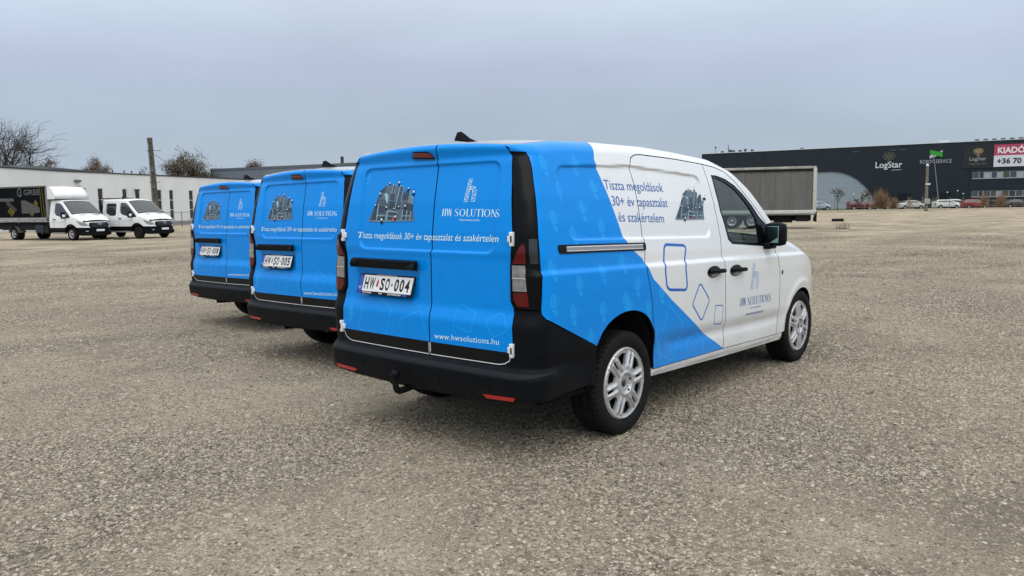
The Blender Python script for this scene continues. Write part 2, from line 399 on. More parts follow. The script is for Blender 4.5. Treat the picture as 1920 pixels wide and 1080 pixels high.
def half_width(x, z):
    zb = z + .023 * x
    w = W_T(zb)
    # recessed cargo panel
    ztop = np.interp(x, [-.6, .2, 1.2], [1.695, 1.722, 1.672]); zlow = np.interp(x, [-.5, 1.2], [1.262, 1.215])
    zz = (z - zlow) / (ztop - zlow) * .46
    d = rrect(x + .06 * (zz - .23), zz, -.585, 1.175, 0, .46, .07)
    w = w - .015 * (1 - sstep(-.016, .002, d))
    # wheel arch lips
    for ax in (0., 2.97):
        r = np.hypot(x - ax, z - .345)
        w = w + .008 * np.exp(-((r - .40) / .035) ** 2) * sstep(.30, .42, z)
    # lower door hollow
    w = w - .012 * np.exp(-((zb - .53) / .045) ** 2) * sstep(.45, .60, x) * (1 - sstep(2.35, 2.5, x))
    return w * plan(x)
RT = .075
def roll(d, r):
    d = np.clip(d, 0, r); return r - np.sqrt(np.maximum(r * r - (r - d) ** 2, 0))
def rear_relief(y, z):
    d = rrect(y + .02, z, -.60, .615, 1.195, 1.725, .07)
    dx = .018 * (1 - sstep(-.018, .002, d))
    d2 = rrect(y - .315 - 0 * z, z, -.315, .30, .885, 1.13, .04)
    dx = dx + .016 * (1 - sstep(-.03, .006, d2))
    return dx
def hull_s(s, z, sg=-1.0, off=0.0):
    """point on the body: s = arc length from the rear centre line round the corner and along one side; sg -1 right, +1 left"""
    s = np.asarray(s, float); z = np.asarray(z, float)
    crown = .032
    q = np.abs(s)
    # first guess of x for the side part
    Xr = X_T(z); 
    W0 = W_T(z - .02)
    e = np.maximum(W0 - CR, .3)
    face = q <= e
    phi = np.clip((q - e) / CR, 0, np.pi / 2)
    xs = Xr + CR + np.maximum(q - e - CR * np.pi / 2, 0)
    W = half_width(xs, z)
    x = np.where(face, Xr, np.where(phi < np.pi / 2, Xr + CR * (1 - np.cos(phi)), xs))
    bulge = .018 * (1 - np.clip(q / e, 0, 1) ** 2)
    x = x - np.where(face, bulge, 0)
    blend = sstep(0, 1, np.clip(phi / (np.pi / 2), 0, 1))
    y = np.where(face, q, np.where(phi < np.pi / 2, e + CR * np.sin(phi) * (1) , W))
    # join corner end (e+CR = W0) to the side width W smoothly over 10 cm
    k = np.exp(-np.maximum(q - e - CR * np.pi / 2, 0) / .05)
    y = np.where(phi >= np.pi / 2, W + (W0 - W) * k * (1 - 0), y)
    x = x + np.where(face, rear_relief(sg * q if True else q, z), 0)
    # roll over at the top edge
    zt = np.where(face, TOP_T(-.80) + crown * (1 - np.clip(q / e, 0, 1) ** 2), TOP_T(x))
    R_ = np.where(face, .04, .04 + (RT - .04) * blend)
    inn = np.where(zt - z < R_, R_ - np.sqrt(np.maximum(R_ * R_ - (R_ - np.clip(zt - z, 0, R_)) ** 2, 0)), 0)
    nx = np.where(face, 1, np.where(phi < np.pi / 2, np.cos(phi), 0)); ny = np.where(face, 0, np.where(phi < np.pi / 2, np.sin(phi), 1))
    nxo, nyo = nx, ny
    x = x + nx * inn; y = y - ny * inn
    x = x - nxo * off; y = y + nyo * off
    return np.stack([x, sg * y, z + 0 * x], -1)
def s_of_x(x, z):
    Xr = X_T(z); W0 = W_T(z - .02); e = np.maximum(W0 - CR, .3)
    return e + CR * np.pi / 2 + (x - Xr - CR)
def hull_x(x, z, sg=-1.0, off=0.0):
    return hull_s(s_of_x(np.asarray(x, float), np.asarray(z, float)), z, sg, off)
def hull_y(y, z, off=0.0):
    """rear face by signed arc y (left +)"""
    y = np.asarray(y, float)
    a = hull_s(np.abs(y), z, 1.0, off); b = hull_s(np.abs(y), z, -1.0, off)
    return np.where((y >= 0)[..., None], a, b)

# outlines measured on the van body (side: x, z; rear: arc from the centre, z)
SX = {
 'gutter':[(1.267,1.761),(1.435,1.746),(1.606,1.716),(1.739,1.649),(1.872,1.557),(2.023,1.445),(2.188,1.317)],
 'window':[(1.363,1.680),(1.452,1.678),(1.596,1.653),(1.731,1.606),(1.857,1.536),(1.986,1.441),(2.089,1.352),(2.188,1.296),(2.354,1.160),(2.395,1.097),(2.142,1.111),(1.527,1.156),(1.463,1.191),(1.387,1.412),(1.369,1.574)],
 'glass':[(1.388,1.662),(1.459,1.657),(1.583,1.630),(1.711,1.582),(1.834,1.510),(1.947,1.423),(2.028,1.335),(2.055,1.251),(2.058,1.141),(1.789,1.154),(1.548,1.173),(1.498,1.202),(1.414,1.412),(1.396,1.575)],
 'hands':[(-0.706,1.699),(-0.393,1.705),(-0.603,1.554),(-0.238,1.572),(-0.393,1.445),(-0.708,1.391),(-0.226,1.329),(-0.524,1.298),(-0.773,1.116),(-0.539,1.016),(-0.294,1.067),(-0.057,1.110),(0.091,0.951),(-0.782,0.932),(-0.599,0.851),(-0.299,0.835),(-0.049,0.876),(0.226,0.789),(-0.419,0.690),(0.397,0.871),(-0.012,0.829)],
 'outl1':[(0.510,0.782),(0.702,0.647),(0.695,0.563),(0.616,0.392),(0.569,0.391),(0.366,0.486)],
 'outl2':[(0.782,0.387),(0.806,0.483),(0.957,0.539),(1.046,0.471),(1.054,0.382)],
 'sq1':[(0.500,1.195),(0.750,1.178),(0.776,1.159),(0.730,1.031),(0.751,0.887),(0.728,0.868),(0.504,0.889),(0.467,0.912),(0.448,1.021),(0.473,1.173)],
 'sq2':[(0.958,0.889),(1.088,0.771),(1.089,0.747),(0.994,0.627),(0.969,0.630),(0.842,0.745),(0.841,0.765),(0.934,0.887)],
 'sq3':[(1.197,0.708),(1.314,0.698),(1.329,0.686),(1.331,0.562),(1.307,0.556),(1.204,0.567),(1.191,0.579)],
 'ill':[(0.699,1.358),(1.132,1.341)],
 'illtop':[(0.796,1.600),(1.211,1.597)],
 'dpside':[(-0.800,1.761),(-0.792,1.743),(-0.793,1.683),(-0.812,1.565),(-0.844,1.309),(-0.850,1.222),(-0.850,1.135),(-0.865,0.893)],
}
SY = {
 'A1':[(0.533,0.897),(0.582,0.700),(0.571,0.664),(0.503,0.649)],
 'A2':[(0.406,0.896),(0.271,0.835),(0.247,0.812),(0.309,0.648)],
 'B':[(0.133,0.641),(0.167,0.749),(0.154,0.770),(-0.007,0.830),(-0.034,0.822),(-0.099,0.636)],
 'Cc':[(-0.311,0.779),(-0.330,0.889),(-0.352,0.899),(-0.468,0.858),(-0.478,0.845),(-0.450,0.749),(-0.430,0.738),(-0.320,0.768)],
 'D':[(-0.565,0.821),(-0.661,0.870),(-0.678,0.868),(-0.725,0.790),(-0.721,0.777),(-0.630,0.732),(-0.611,0.738),(-0.563,0.807)],
 'E':[(-0.282,1.153),(-0.412,1.052),(-0.412,1.033),(-0.300,0.922),(-0.281,0.920),(-0.168,1.020),(-0.169,1.037),(-0.262,1.147)],
 'F':[(-0.537,1.033),(-0.665,1.035),(-0.675,1.028),(-0.673,0.913),(-0.664,0.906),(-0.531,0.903),(-0.521,0.912),(-0.527,1.026)],
 'lampgrey':[(-0.749,1.141),(-0.799,1.143),(-0.802,0.997),(-0.754,0.996)],
 'lampout':[(-0.823,1.277),(-0.801,1.256),(-0.735,1.155),(-0.737,0.948),(-0.775,0.901),(-0.924,0.900),(-0.916,1.088),(-0.893,1.290),(-0.843,1.291)],
 'lampred1':[(-0.823,1.263),(-0.804,1.249),(-0.752,1.149),(-0.836,1.150),(-0.834,1.235)],
 'lampred2':[(-0.759,0.989),(-0.850,0.994),(-0.857,0.913),(-0.788,0.913),(-0.759,0.950)],
 'black':[(-0.848,1.287),(-0.890,1.285),(-0.899,1.151),(-0.858,1.150)],
}


# ------------------------------------------------------------------ shared materials
WHITE = mat('white_paint', (.78, .80, .81), rough=.28, coat=.9, noise=.03, nscale=6)
BLUE = mat('blue_wrap', (.0, .262, .80), rough=.20, coat=.30, spec=.08, noise=.04, nscale=4)
BLUE_L = mat('blue_print_light', (.012, .335, .86), rough=.3, coat=.2, spec=.08)
BLUE_D = mat('blue_print_dark', (.0, .215, .71), rough=.3, coat=.2, spec=.08)
INK = mat('blue_ink', (.02, .13, .42), rough=.35, coat=.4)
CYAN = mat('pale_ink', (.66, .90, .93), rough=.4, coat=.3)
PALEW = mat('white_ink', (.78, .80, .80), rough=.4, coat=.3)
BLACKF = mat('black_film', (.003, .0032, .004), rough=.35, spec=.2)
PLAST = mat('black_plastic', (.0030, .0042, .0064), rough=.5, spec=.14, noise=.25, nscale=9, bump=.15, bscale=900)
PLAST_LIT = mat('black_plastic_lit_lip', (.0075, .0092, .0125), rough=.55, spec=.22, bump=.15, bscale=900)  # black plastic again, paler: the bumper lip's highlight put into the colour
GLOSSB = mat('gloss_black', (.0022, .0028, .004), rough=.25, spec=.15, coat=.06)
RUBBER = mat('tyre_rubber', (.0075, .0075, .008), rough=.7, spec=.15, noise=.3, nscale=14, ncol=(.016, .015, .013))
SILVER = mat('silver_cover', (.55, .55, .56), rough=.32, metal=.5, noise=.08, nscale=18)
RAILM = mat('aluminium_rail', (.42, .40, .39), rough=.35, metal=.8)
DARKIN = mat('dark_inside', (.006, .006, .006), rough=.9)
CLOTH = mat('seat_cloth', (.03, .032, .035), rough=.9)
GLASS = glass_mat('van_glass', (.60, .70, .68))
WSGLASS = glass_mat('windscreen_glass', (.72, .78, .77))
REDL = mat('red_lens', (.125, .001, .003), rough=.12, coat=.5, spec=.3, noise=.4, nscale=60, stretch=(1, 1, .2))
GREYL = mat('clear_lens', (.27, .265, .26), rough=.22, coat=1., noise=.45, nscale=22)
REDR = mat('red_reflector', (.42, .008, .008), rough=.2, coat=1.)
PLATEW = mat('plate_white', (.78, .78, .77), rough=.35)
PLATEB = mat('plate_blue', (.01, .06, .42), rough=.35)
BLK = mat('black_ink', (.008, .008, .009), rough=.5)
SLATE = [mat('slate_print_dark', (.022, .040, .068), rough=.4, coat=.3), mat('slate_print_mid', (.075, .120, .165), rough=.4, coat=.3),
         mat('slate_print_light', (.15, .24, .31), rough=.4, coat=.3), mat('slate_print_edge', (.30, .48, .58), rough=.4, coat=.3), PALEW, BLK,
         mat('print_red', (.5, .09, .05), rough=.4)]

def road_dust(m, amount, col=(.30, .26, .20), top=.80, low=.30):
    """dust thrown up by the wheels: thickest at the sills, broken up by noise"""
    t = m.node_tree; b = t.nodes['Principled BSDF']; src = b.inputs['Base Color']; n = t.nodes; l = t.links
    c = n.new('ShaderNodeTexCoord'); s = n.new('ShaderNodeSeparateXYZ'); l.new(c.outputs['Object'], s.inputs[0])
    r = n.new('ShaderNodeMapRange'); r.inputs['From Min'].default_value = top; r.inputs['From Max'].default_value = low; r.inputs['To Max'].default_value = amount; l.new(s.outputs['Z'], r.inputs['Value'])
    z = n.new('ShaderNodeTexNoise'); z.inputs['Scale'].default_value = 7; z.inputs['Detail'].default_value = 8; z.inputs['Roughness'].default_value = .7; l.new(c.outputs['Object'], z.inputs['Vector'])
    q = n.new('ShaderNodeMapRange'); q.inputs['From Min'].default_value = .35; q.inputs['From Max'].default_value = .7; q.inputs['To Min'].default_value = .25; l.new(z.outputs['Fac'], q.inputs['Value'])
    k = n.new('ShaderNodeMath'); k.operation = 'MULTIPLY'; l.new(r.outputs[0], k.inputs[0]); l.new(q.outputs[0], k.inputs[1])
    x = n.new('ShaderNodeMix'); x.data_type = 'RGBA'; l.new(k.outputs[0], x.inputs['Factor'])
    if src.is_linked: l.new(src.links[0].from_socket, x.inputs['A'])
    else: x.inputs['A'].default_value = src.default_value
    x.inputs['B'].default_value = (*col, 1); l.new(x.outputs['Result'], src)
road_dust(WHITE, .30, top=.62); road_dust(BLUE, .16, top=.70); road_dust(PLAST, .03, top=.50, low=.33); road_dust(BLACKF, .05)

# ------------------------------------------------------------------ the gravel lot
def ground_z(Lt, D):
    Lt = np.asarray(Lt, float); D = np.asarray(D, float)
    z = np.where(Lt < 0, -.15 * (1 - np.exp(np.minimum(Lt, 0) / 12.5)), .0)
    z = z + .20 * sstep(100, 116, D) * sstep(15, 42, Lt)
    return z
def gz(p):
    d = np.array([p[0] - CAM_X, p[1] - CAM_Y]); return float(ground_z(d @ SIDE, d @ VIEW))
def place(lateral, depth, dz=0.0):
    return spot(lateral, depth, float(ground_z(lateral, depth)) + dz)
def gravel_material():
    m = bpy.data.materials.new('gravel_ground'); m.use_nodes = True; t = m.node_tree; n = t.nodes; l = t.links; b = n['Principled BSDF']
    b.inputs['Roughness'].default_value = .93; b.inputs['Specular IOR Level'].default_value = .25
    c = n.new('ShaderNodeTexCoord')
    def noise(s, det=4, rough=.55, vec=None, dist=0.):
        x = n.new('ShaderNodeTexNoise'); x.inputs['Scale'].default_value = s; x.inputs['Detail'].default_value = det; x.inputs['Roughness'].default_value = rough; x.inputs['Distortion'].default_value = dist
        l.new(vec or c.outputs['Object'], x.inputs['Vector']); return x.outputs['Fac']
    def vor(s, feat='F1'):
        x = n.new('ShaderNodeTexVoronoi'); x.inputs['Scale'].default_value = s; x.feature = feat; l.new(warp.outputs[0], x.inputs['Vector']); return x
    def rng_(v, a, b_, lo, hi):
        x = n.new('ShaderNodeMapRange'); x.inputs['From Min'].default_value = a; x.inputs['From Max'].default_value = b_; x.inputs['To Min'].default_value = lo; x.inputs['To Max'].default_value = hi; l.new(v, x.inputs['Value']); return x.outputs[0]
    def mix(f, a, b_, mode='MIX'):
        x = n.new('ShaderNodeMix'); x.data_type = 'RGBA'; x.blend_type = mode
        if isinstance(f, float): x.inputs['Factor'].default_value = f
        else: l.new(f, x.inputs['Factor'])
        for k, v in (('A', a), ('B', b_)):
            if isinstance(v, tuple): x.inputs[k].default_value = (*v, 1)
            else: l.new(v, x.inputs[k])
        return x.outputs['Result']
    def math_(op, a, b_):
        x = n.new('ShaderNodeMath'); x.operation = op
        for i, v in enumerate((a, b_)):
            if isinstance(v, (int, float)): x.inputs[i].default_value = v
            else: l.new(v, x.inputs[i])
        return x.outputs[0]
    wn = n.new('ShaderNodeTexNoise'); wn.inputs['Scale'].default_value = 30; l.new(c.outputs['Object'], wn.inputs['Vector'])
    ws = n.new('ShaderNodeVectorMath'); ws.operation = 'SCALE'; ws.inputs['Scale'].default_value = .02; l.new(wn.outputs['Color'], ws.inputs[0])
    warp = n.new('ShaderNodeVectorMath'); warp.operation = 'ADD'; l.new(c.outputs['Object'], warp.inputs[0]); l.new(ws.outputs[0], warp.inputs[1])
    v1 = vor(42.); v2 = vor(95.); v3 = vor(15.)
    loose = rng_(noise(.42, 5, .6), .38, .62, 0., 1.)          # loose stones against packed fines
    g1 = rng_(v1.outputs['Color'], 0., 1., .25, 1.55); g2 = rng_(v2.outputs['Color'], 0., 1., .65, 1.3)
    base = mix(rng_(noise(.18, 5, .6), .35, .65, 0., 1.), (.47, .405, .295), (.375, .322, .236))
    base = mix(rng_(noise(2.3, 6, .62), .3, .7, 0., .6), base, (.262, .212, .158))
    # tyre-worn streaks running along the lot
    mpn = n.new('ShaderNodeMapping'); mpn.inputs['Rotation'].default_value = (0, 0, -.38); mpn.inputs['Scale'].default_value = (.10, .85, 1); l.new(c.outputs['Object'], mpn.inputs[0])
    st = rng_(noise(1.1, 7, .6, mpn.outputs[0], .4), .55, .70, 0., .55); base = mix(st, base, (.16, .135, .10))
    # wheel tracks: bands of churned, darker stone
    for x0, y0, x1, y1, w_, k_ in ((11.66, 1.89, 12.35, -1.45, .30, .55), (13.3, 1.9, 14.1, -1.45, .22, .35), (3.11, 22.2, 8.85, 23.35, .45, .6), (3.4, 20.2, 9.1, 21.3, .4, .4), (.19, 11.99, 3.45, 10.33, .28, .5), (-.6, 10.4, 2.7, 8.7, .22, .35), (-.71, 6.05, 2.17, 4.96, .22, .4), (38.4, 11.4, 40.3, 6.1, .5, .6), (26, 9, 28, 2, .35, .4)):
        d_ = math.hypot(x1 - x0, y1 - y0); nx_, ny_ = -(y1 - y0) / d_, (x1 - x0) / d_
        vd = n.new('ShaderNodeVectorMath'); vd.operation = 'DOT_PRODUCT'; vd.inputs[1].default_value = (nx_, ny_, 0); l.new(c.outputs['Object'], vd.inputs[0])
        e_ = math_('ABSOLUTE', math_('ADD', math_('SUBTRACT', vd.outputs['Value'], nx_ * x0 + ny_ * y0), math_('MULTIPLY', math_('SUBTRACT', noise(.35, 3), .5), 1.6)), 0.)
        e_ = math_('ADD', e_, math_('MULTIPLY', math_('SUBTRACT', noise(5.5, 5, .7), .5), w_ * 2.2))
        base = mix(rng_(e_, w_ * .3, w_ * 1.3, k_, 0.), base, (.20, .17, .125))
    # small hollows, their shade put into the colour as dark spots
    dk = rng_(noise(4.2, 5, .7), .62, .72, 0., .75); base = mix(dk, base, (.095, .08, .058)); base = mix(rng_(noise(1.05, 8, .72, None, .6), .60, .66, 0., .6), base, (.15, .125, .09))
    gm = mix(loose, g2, g1)
    col = mix(1.0, base, gm, 'MULTIPLY')
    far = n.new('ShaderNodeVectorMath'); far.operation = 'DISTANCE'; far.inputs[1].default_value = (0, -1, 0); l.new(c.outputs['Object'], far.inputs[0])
    far_lift = rng_(far.outputs['Value'], 9., 34., 0., 1.); col = mix(far_lift, col, mix(1.0, col, (1.26, 1.24, 1.20), 'MULTIPLY'))  # ground lightened with distance: grazing-view brightness put into the colour
    # scattered patches of damp, darker ground
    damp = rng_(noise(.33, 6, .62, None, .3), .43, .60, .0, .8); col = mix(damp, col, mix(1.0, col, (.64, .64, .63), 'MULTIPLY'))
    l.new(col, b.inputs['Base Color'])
    h = math_('ADD', math_('MULTIPLY', v1.outputs['Distance'], math_('MULTIPLY', loose, -1.6)), math_('MULTIPLY', v2.outputs['Distance'], -.55))
    h = math_('ADD', h, math_('MULTIPLY', noise(9., 6, .65), 2.2)); h = math_('ADD', h, math_('MULTIPLY', noise(2.3, 4, .6), 3.5))
    bp = n.new('ShaderNodeBump'); bp.inputs['Strength'].default_value = .9; bp.inputs['Distance'].default_value = .03
    l.new(h, bp.inputs['Height']); l.new(bp.outputs[0], b.inputs['Normal'])
    return m
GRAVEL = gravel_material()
def ground_sheet():
    ls = np.concatenate([-np.geomspace(1200, 44, 14), np.linspace(-42, 42, 85), np.geomspace(44, 1200, 24)])
    ds = np.concatenate([[-900, -200, -60, -20, -5], np.linspace(0, 40, 81), np.geomspace(41, 140, 45), [150, 170, 200, 300, 600, 1500]])
    A, B = np.meshgrid(ls, ds, indexing='ij')
    Z = ground_z(A, B) + .012 * (np.sin(A * .9 + np.sin(B * .7)) * np.sin(B * .55 + A * .2)) * sstep(16, 24, B)
    X = CAM_X + SIDE[0] * A + VIEW[0] * B; Y = CAM_Y + SIDE[1] * A + VIEW[1] * B
    v = np.stack([X.ravel(), Y.ravel(), Z.ravel()], 1); nb = len(ds)
    i, j = np.meshgrid(np.arange(len(ls) - 1), np.arange(nb - 1), indexing='ij'); a = (i * nb + j).ravel()
    f = np.stack([a, a + nb, a + nb + 1, a + 1], 1)
    me = bpy.data.meshes.new('ground'); me.from_pydata(v.tolist(), [], f.tolist()); me.polygons.foreach_set('use_smooth', [True] * len(f)); me.update()
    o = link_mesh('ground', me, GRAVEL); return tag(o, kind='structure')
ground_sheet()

# loose crushed stone lying on the lot near the vans
def pebble_material():
    m = bpy.data.materials.new('crushed_stone'); m.use_nodes = True; t = m.node_tree; n = t.nodes; l = t.links; b = n['Principled BSDF']; b.inputs['Roughness'].default_value = .9
    b.inputs['Specular IOR Level'].default_value = .3
    oi = n.new('ShaderNodeObjectInfo'); r = n.new('ShaderNodeValToRGB'); l.new(oi.outputs['Random'], r.inputs[0])
    cr = r.color_ramp; st = [(0, (.12, .102, .076)), (.2, (.225, .192, .144)), (.55, (.315, .27, .203)), (.9, (.385, .336, .26)), (.985, (.44, .395, .315)), (1, (.54, .50, .42))]
    while len(cr.elements) < len(st): cr.elements.new(.5)
    for e, (p, c) in zip(cr.elements, st): e.position = p; e.color = (*c, 1)
    l.new(r.outputs[0], b.inputs['Base Color']); return m
def scatter_stones(name, d0, d1, density, smin, smax, seed):
    k = .70; A = []; n = 24
    v = []; f = []
    for i, d in enumerate(np.linspace(d0, d1, n)):
        for s in np.linspace(-1, 1, n):
            lt = s * (k * d + .6); p = place(lt, d); v.append((p.x, p.y, p.z - .001))
    for i in range(n - 1):
        for j in range(n - 1): f.append((i * n + j, i * n + j + 1, (i + 1) * n + j + 1, (i + 1) * n + j))
    me = bpy.data.meshes.new(name); me.from_pydata(v, [], f); me.update()
    o = link_mesh(name, me, PEB); tag(o, kind='stuff')
    ng = bpy.data.node_groups.new(name, 'GeometryNodeTree'); ng.interface.new_socket('Geometry', in_out='INPUT', socket_type='NodeSocketGeometry'); ng.interface.new_socket('Geometry', in_out='OUTPUT', socket_type='NodeSocketGeometry')
    N_ = ng.nodes; L_ = ng.links; gi = N_.new('NodeGroupInput'); go = N_.new('NodeGroupOutput')
    dp = N_.new('GeometryNodeDistributePointsOnFaces'); dp.inputs['Seed'].default_value = seed
    pos = N_.new('GeometryNodeInputPosition'); nz_ = N_.new('ShaderNodeTexNoise'); nz_.inputs['Scale'].default_value = .42; nz_.inputs['Detail'].default_value = 5; nz_.inputs['Roughness'].default_value = .6
    L_.new(pos.outputs[0], nz_.inputs['Vector'])
    mr_ = N_.new('ShaderNodeMapRange'); mr_.inputs['From Min'].default_value = .36; mr_.inputs['From Max'].default_value = .64; mr_.inputs['To Min'].default_value = density * .13; mr_.inputs['To Max'].default_value = density
    L_.new(nz_.outputs['Fac'], mr_.inputs['Value']); L_.new(mr_.outputs[0], dp.inputs['Density']); L_.new(gi.outputs[0], dp.inputs['Mesh'])
    ico = N_.new('GeometryNodeMeshIcoSphere'); ico.inputs['Radius'].default_value = 1.0; ico.inputs['Subdivisions'].default_value = 1
    # chip the ball so it reads as broken stone
    sp = N_.new('GeometryNodeSetPosition'); rv0 = N_.new('FunctionNodeRandomValue'); rv0.data_type = 'FLOAT_VECTOR'; rv0.inputs[0].default_value = (-.28, -.28, -.28); rv0.inputs[1].default_value = (.28, .28, .28)
    L_.new(ico.outputs['Mesh'], sp.inputs['Geometry']); L_.new(rv0.outputs[0], sp.inputs['Offset'])
    sm = N_.new('GeometryNodeSetMaterial'); sm.inputs['Material'].default_value = PEB; L_.new(sp.outputs[0], sm.inputs['Geometry'])
    ip = N_.new('GeometryNodeInstanceOnPoints'); L_.new(dp.outputs['Points'], ip.inputs['Points']); L_.new(sm.outputs[0], ip.inputs['Instance'])
    rr = N_.new('FunctionNodeRandomValue'); rr.data_type = 'FLOAT_VECTOR'; rr.inputs[0].default_value = (-.45, -.45, 0); rr.inputs[1].default_value = (.45, .45, 6.28); L_.new(rr.outputs[0], ip.inputs['Rotation'])
    rs = N_.new('FunctionNodeRandomValue'); rs.data_type = 'FLOAT'; rs.inputs[2].default_value = 0.0; rs.inputs[3].default_value = 1.0
    pw = N_.new('ShaderNodeMath'); pw.operation = 'POWER'; pw.inputs[1].default_value = 1.9; L_.new(rs.outputs[1], pw.inputs[0])
    ms = N_.new('ShaderNodeMapRange'); ms.inputs['To Min'].default_value = smin; ms.inputs['To Max'].default_value = smax; L_.new(pw.outputs[0], ms.inputs['Value'])
    rx = N_.new('FunctionNodeRandomValue'); rx.data_type = 'FLOAT_VECTOR'; rx.inputs[0].default_value = (.75, .5, .32); rx.inputs[1].default_value = (1.3, .95, .62); rx.inputs['Seed'].default_value = 5
    vm = N_.new('ShaderNodeVectorMath'); vm.operation = 'SCALE'; L_.new(rx.outputs[0], vm.inputs[0]); L_.new(ms.outputs[0], vm.inputs['Scale']); L_.new(vm.outputs[0], ip.inputs['Scale'])
    L_.new(ip.outputs[0], go.inputs[0])
    md = o.modifiers.new('scatter', 'NODES'); md.node_group = ng
    return o
PEB = pebble_material()
scatter_stones('gravel', 2.9, 7.0, 6600, .0048, .0150, 1)
scatter_stones('gravel', 7.0, 15.0, 2400, .0068, .018, 2)
scatter_stones('gravel', 15.0, 34.0, 420, .011, .028, 3)
scatter_stones('gravel', 3.0, 16.0, 16, .017, .034, 4)

# ------------------------------------------------------------------ buildings
def wall_root(name, A, Bp, z=0.0):
    """an Empty at A with its x axis running along the wall to B; the outside is the -y side"""
    a = spot(A[0], A[1], z); b = spot(Bp[0], Bp[1], z); r = empty(name, a); d = b - a; r.rotation_euler[2] = math.atan2(d.y, d.x); return r, d.length
FWALL = lambda y0: (lambda s, z: np.stack([s, 0 * s + y0, z], -1))
def flat(name, outer, m, parent, holes=(), y0=0., rim=.1, res=9., which=None):
    return panel(name, FWALL(y0), outer, m, parent, holes=holes, res=res, gap=0, rim=rim, center=(outer[0][0] if True else 0, 5, 1), bres=9., which=which)
STUCCO = mat('white_stucco', (.74, .755, .745), rough=.95, noise=.12, nscale=.55, ncol=(.66, .675, .66), bump=.3, bscale=6, stretch=(1, 1, .5))
CAPM = mat('flashing_dark', (.045, .050, .055), rough=.5, metal=.3)
FRAMEW = mat('window_frame_white', (.55, .56, .56), rough=.5)
WINGL = mat('window_glass', (.035, .042, .045), rough=.08, coat=1.)

wb_, _ = wall_root('white_building', (-41.37, 71.74), (-31.68, 101.57), -.12)
WN = [(2.30, 2.90), (4.25, 4.90), (7.30, 7.92), (8.97, 9.62), (12.08, 12.70), (13.80, 14.44), (16.85, 17.54), (18.50, 19.13), (21.6, 22.25), (23.3, 23.95), (26.4, 27.05), (28.1, 28.75), (-1.2, -.6), (-3.2, -2.6)]
main_holes = [[(a, .62), (b, .62), (b, 3.80), (a, 3.80)] for a, b in WN if a > 0]
flat('wall', [(0, -.3), (48, -.3), (48, 5.25), (0, 5.25)], STUCCO, wb_, holes=main_holes, rim=.16)
for a, b in WN:
    if a < 0: continue
    mb = MB(); t = .055
    mb.box(a, a + t, .06, .13, .62, 3.80); mb.box(b - t, b, .06, .13, .62, 3.80)
    for z0, z1 in ((.62, .68), (1.62, 1.70), (2.66, 2.74), (3.74, 3.80)): mb.box(a + t, b - t, .062, .128, z0, z1)
    wf_ = mb.build('window', FRAMEW, wb_)
    for z0, z1 in ((.68, 1.62), (1.70, 2.66), (2.74, 3.74)):
        mb = MB(); mb.box(a + t, b - t, .09, .10, z0, z1); mb.build('pane', WINGL, wf_)
    mb = MB(); mb.box(a - .06, b + .06, -.05, .06, .56, .617); mb.build('sill', mat('sill_grey', (.33, .33, .33), rough=.6), wf_)
mb = MB(); mb.box(0.05, 47.9, .30, 14, -.3, 5.0); mb.build('building_core', DARKIN, wb_)
mb = MB(); mb.box(-.02, 48.05, -.07, .22, 5.252, 5.36); mb.box(0, 48, .22, 14, 5.02, 5.2); mb.build('parapet_cap', CAPM, wb_)
mb = MB(); mb.box(0, 48, -.03, -.004, -.3, .42); mb.build('plinth', mat('plinth_grey', (.27, .275, .27), rough=.9, noise=.2, nscale=1.5), wb_)
mb = MB(); mb.prism([(-3, 5.37), (8, 5.37), (4, 5.50), (-3, 5.72)], .5, 8.0); mb.build('upper_roof', mat('roof_sheet_grey', (.13, .14, .15), rough=.5), wb_)
pl = bpy.data.objects.new('wing', None)
# the left wing turns slightly
ang = math.atan2(71.74 - 64.77, -41.37 + 42.17) - math.atan2(29.83, 9.69)
mb = MB(); Mw = Matrix.Rotation(-ang * -1.0, 4, 'Z')
d1 = np.array([-42.17 + 41.37, 64.77 - 71.74]); dm = np.array([9.69, 29.83]) / math.hypot(9.69, 29.83); dn = np.array([-dm[1], dm[0]])
p1 = (float(d1 @ dm) * 3.2, float(d1 @ dn) * 3.2)
mb.add([(0, 0, -.3), (p1[0], p1[1], -.3), (p1[0], p1[1], 5.25), (0, 0, 5.25), (0, .3, -.3), (p1[0], p1[1] + 12, -.3), (p1[0], p1[1] + 12, 5.25), (0, .3, 5.25)],
       [(0, 1, 2, 3), (1, 5, 6, 2), (3, 2, 6, 7), (4, 7, 6, 5)]); mb.build('side_wing', STUCCO, wb_)
mb = MB(); mb.add([(0, -.07, 5.253), (p1[0], p1[1] - .07, 5.253), (p1[0], p1[1] - .07, 5.42), (0, -.07, 5.36), (0, .3, 5.253), (p1[0], p1[1] + .3, 5.253), (p1[0], p1[1] + .3, 5.42), (0, .3, 5.36)],
       [(0, 1, 2, 3), (3, 2, 6, 7), (4, 7, 6, 5), (0, 4, 5, 1)]); mb.build('parapet_cap', CAPM, wb_)
tag(wb_, 'long low white stucco building with narrow slit windows', 'building')
def on_wall(s, z, y=0.):
    a = spot(-41.37, 71.74); b = spot(-31.68, 101.57); d = (b - a).normalized(); n = Vector((d.y, -d.x, 0)); p = a + d * s + n * y; return Vector((p.x, p.y, z - .12)), math.atan2(d.y, d.x)
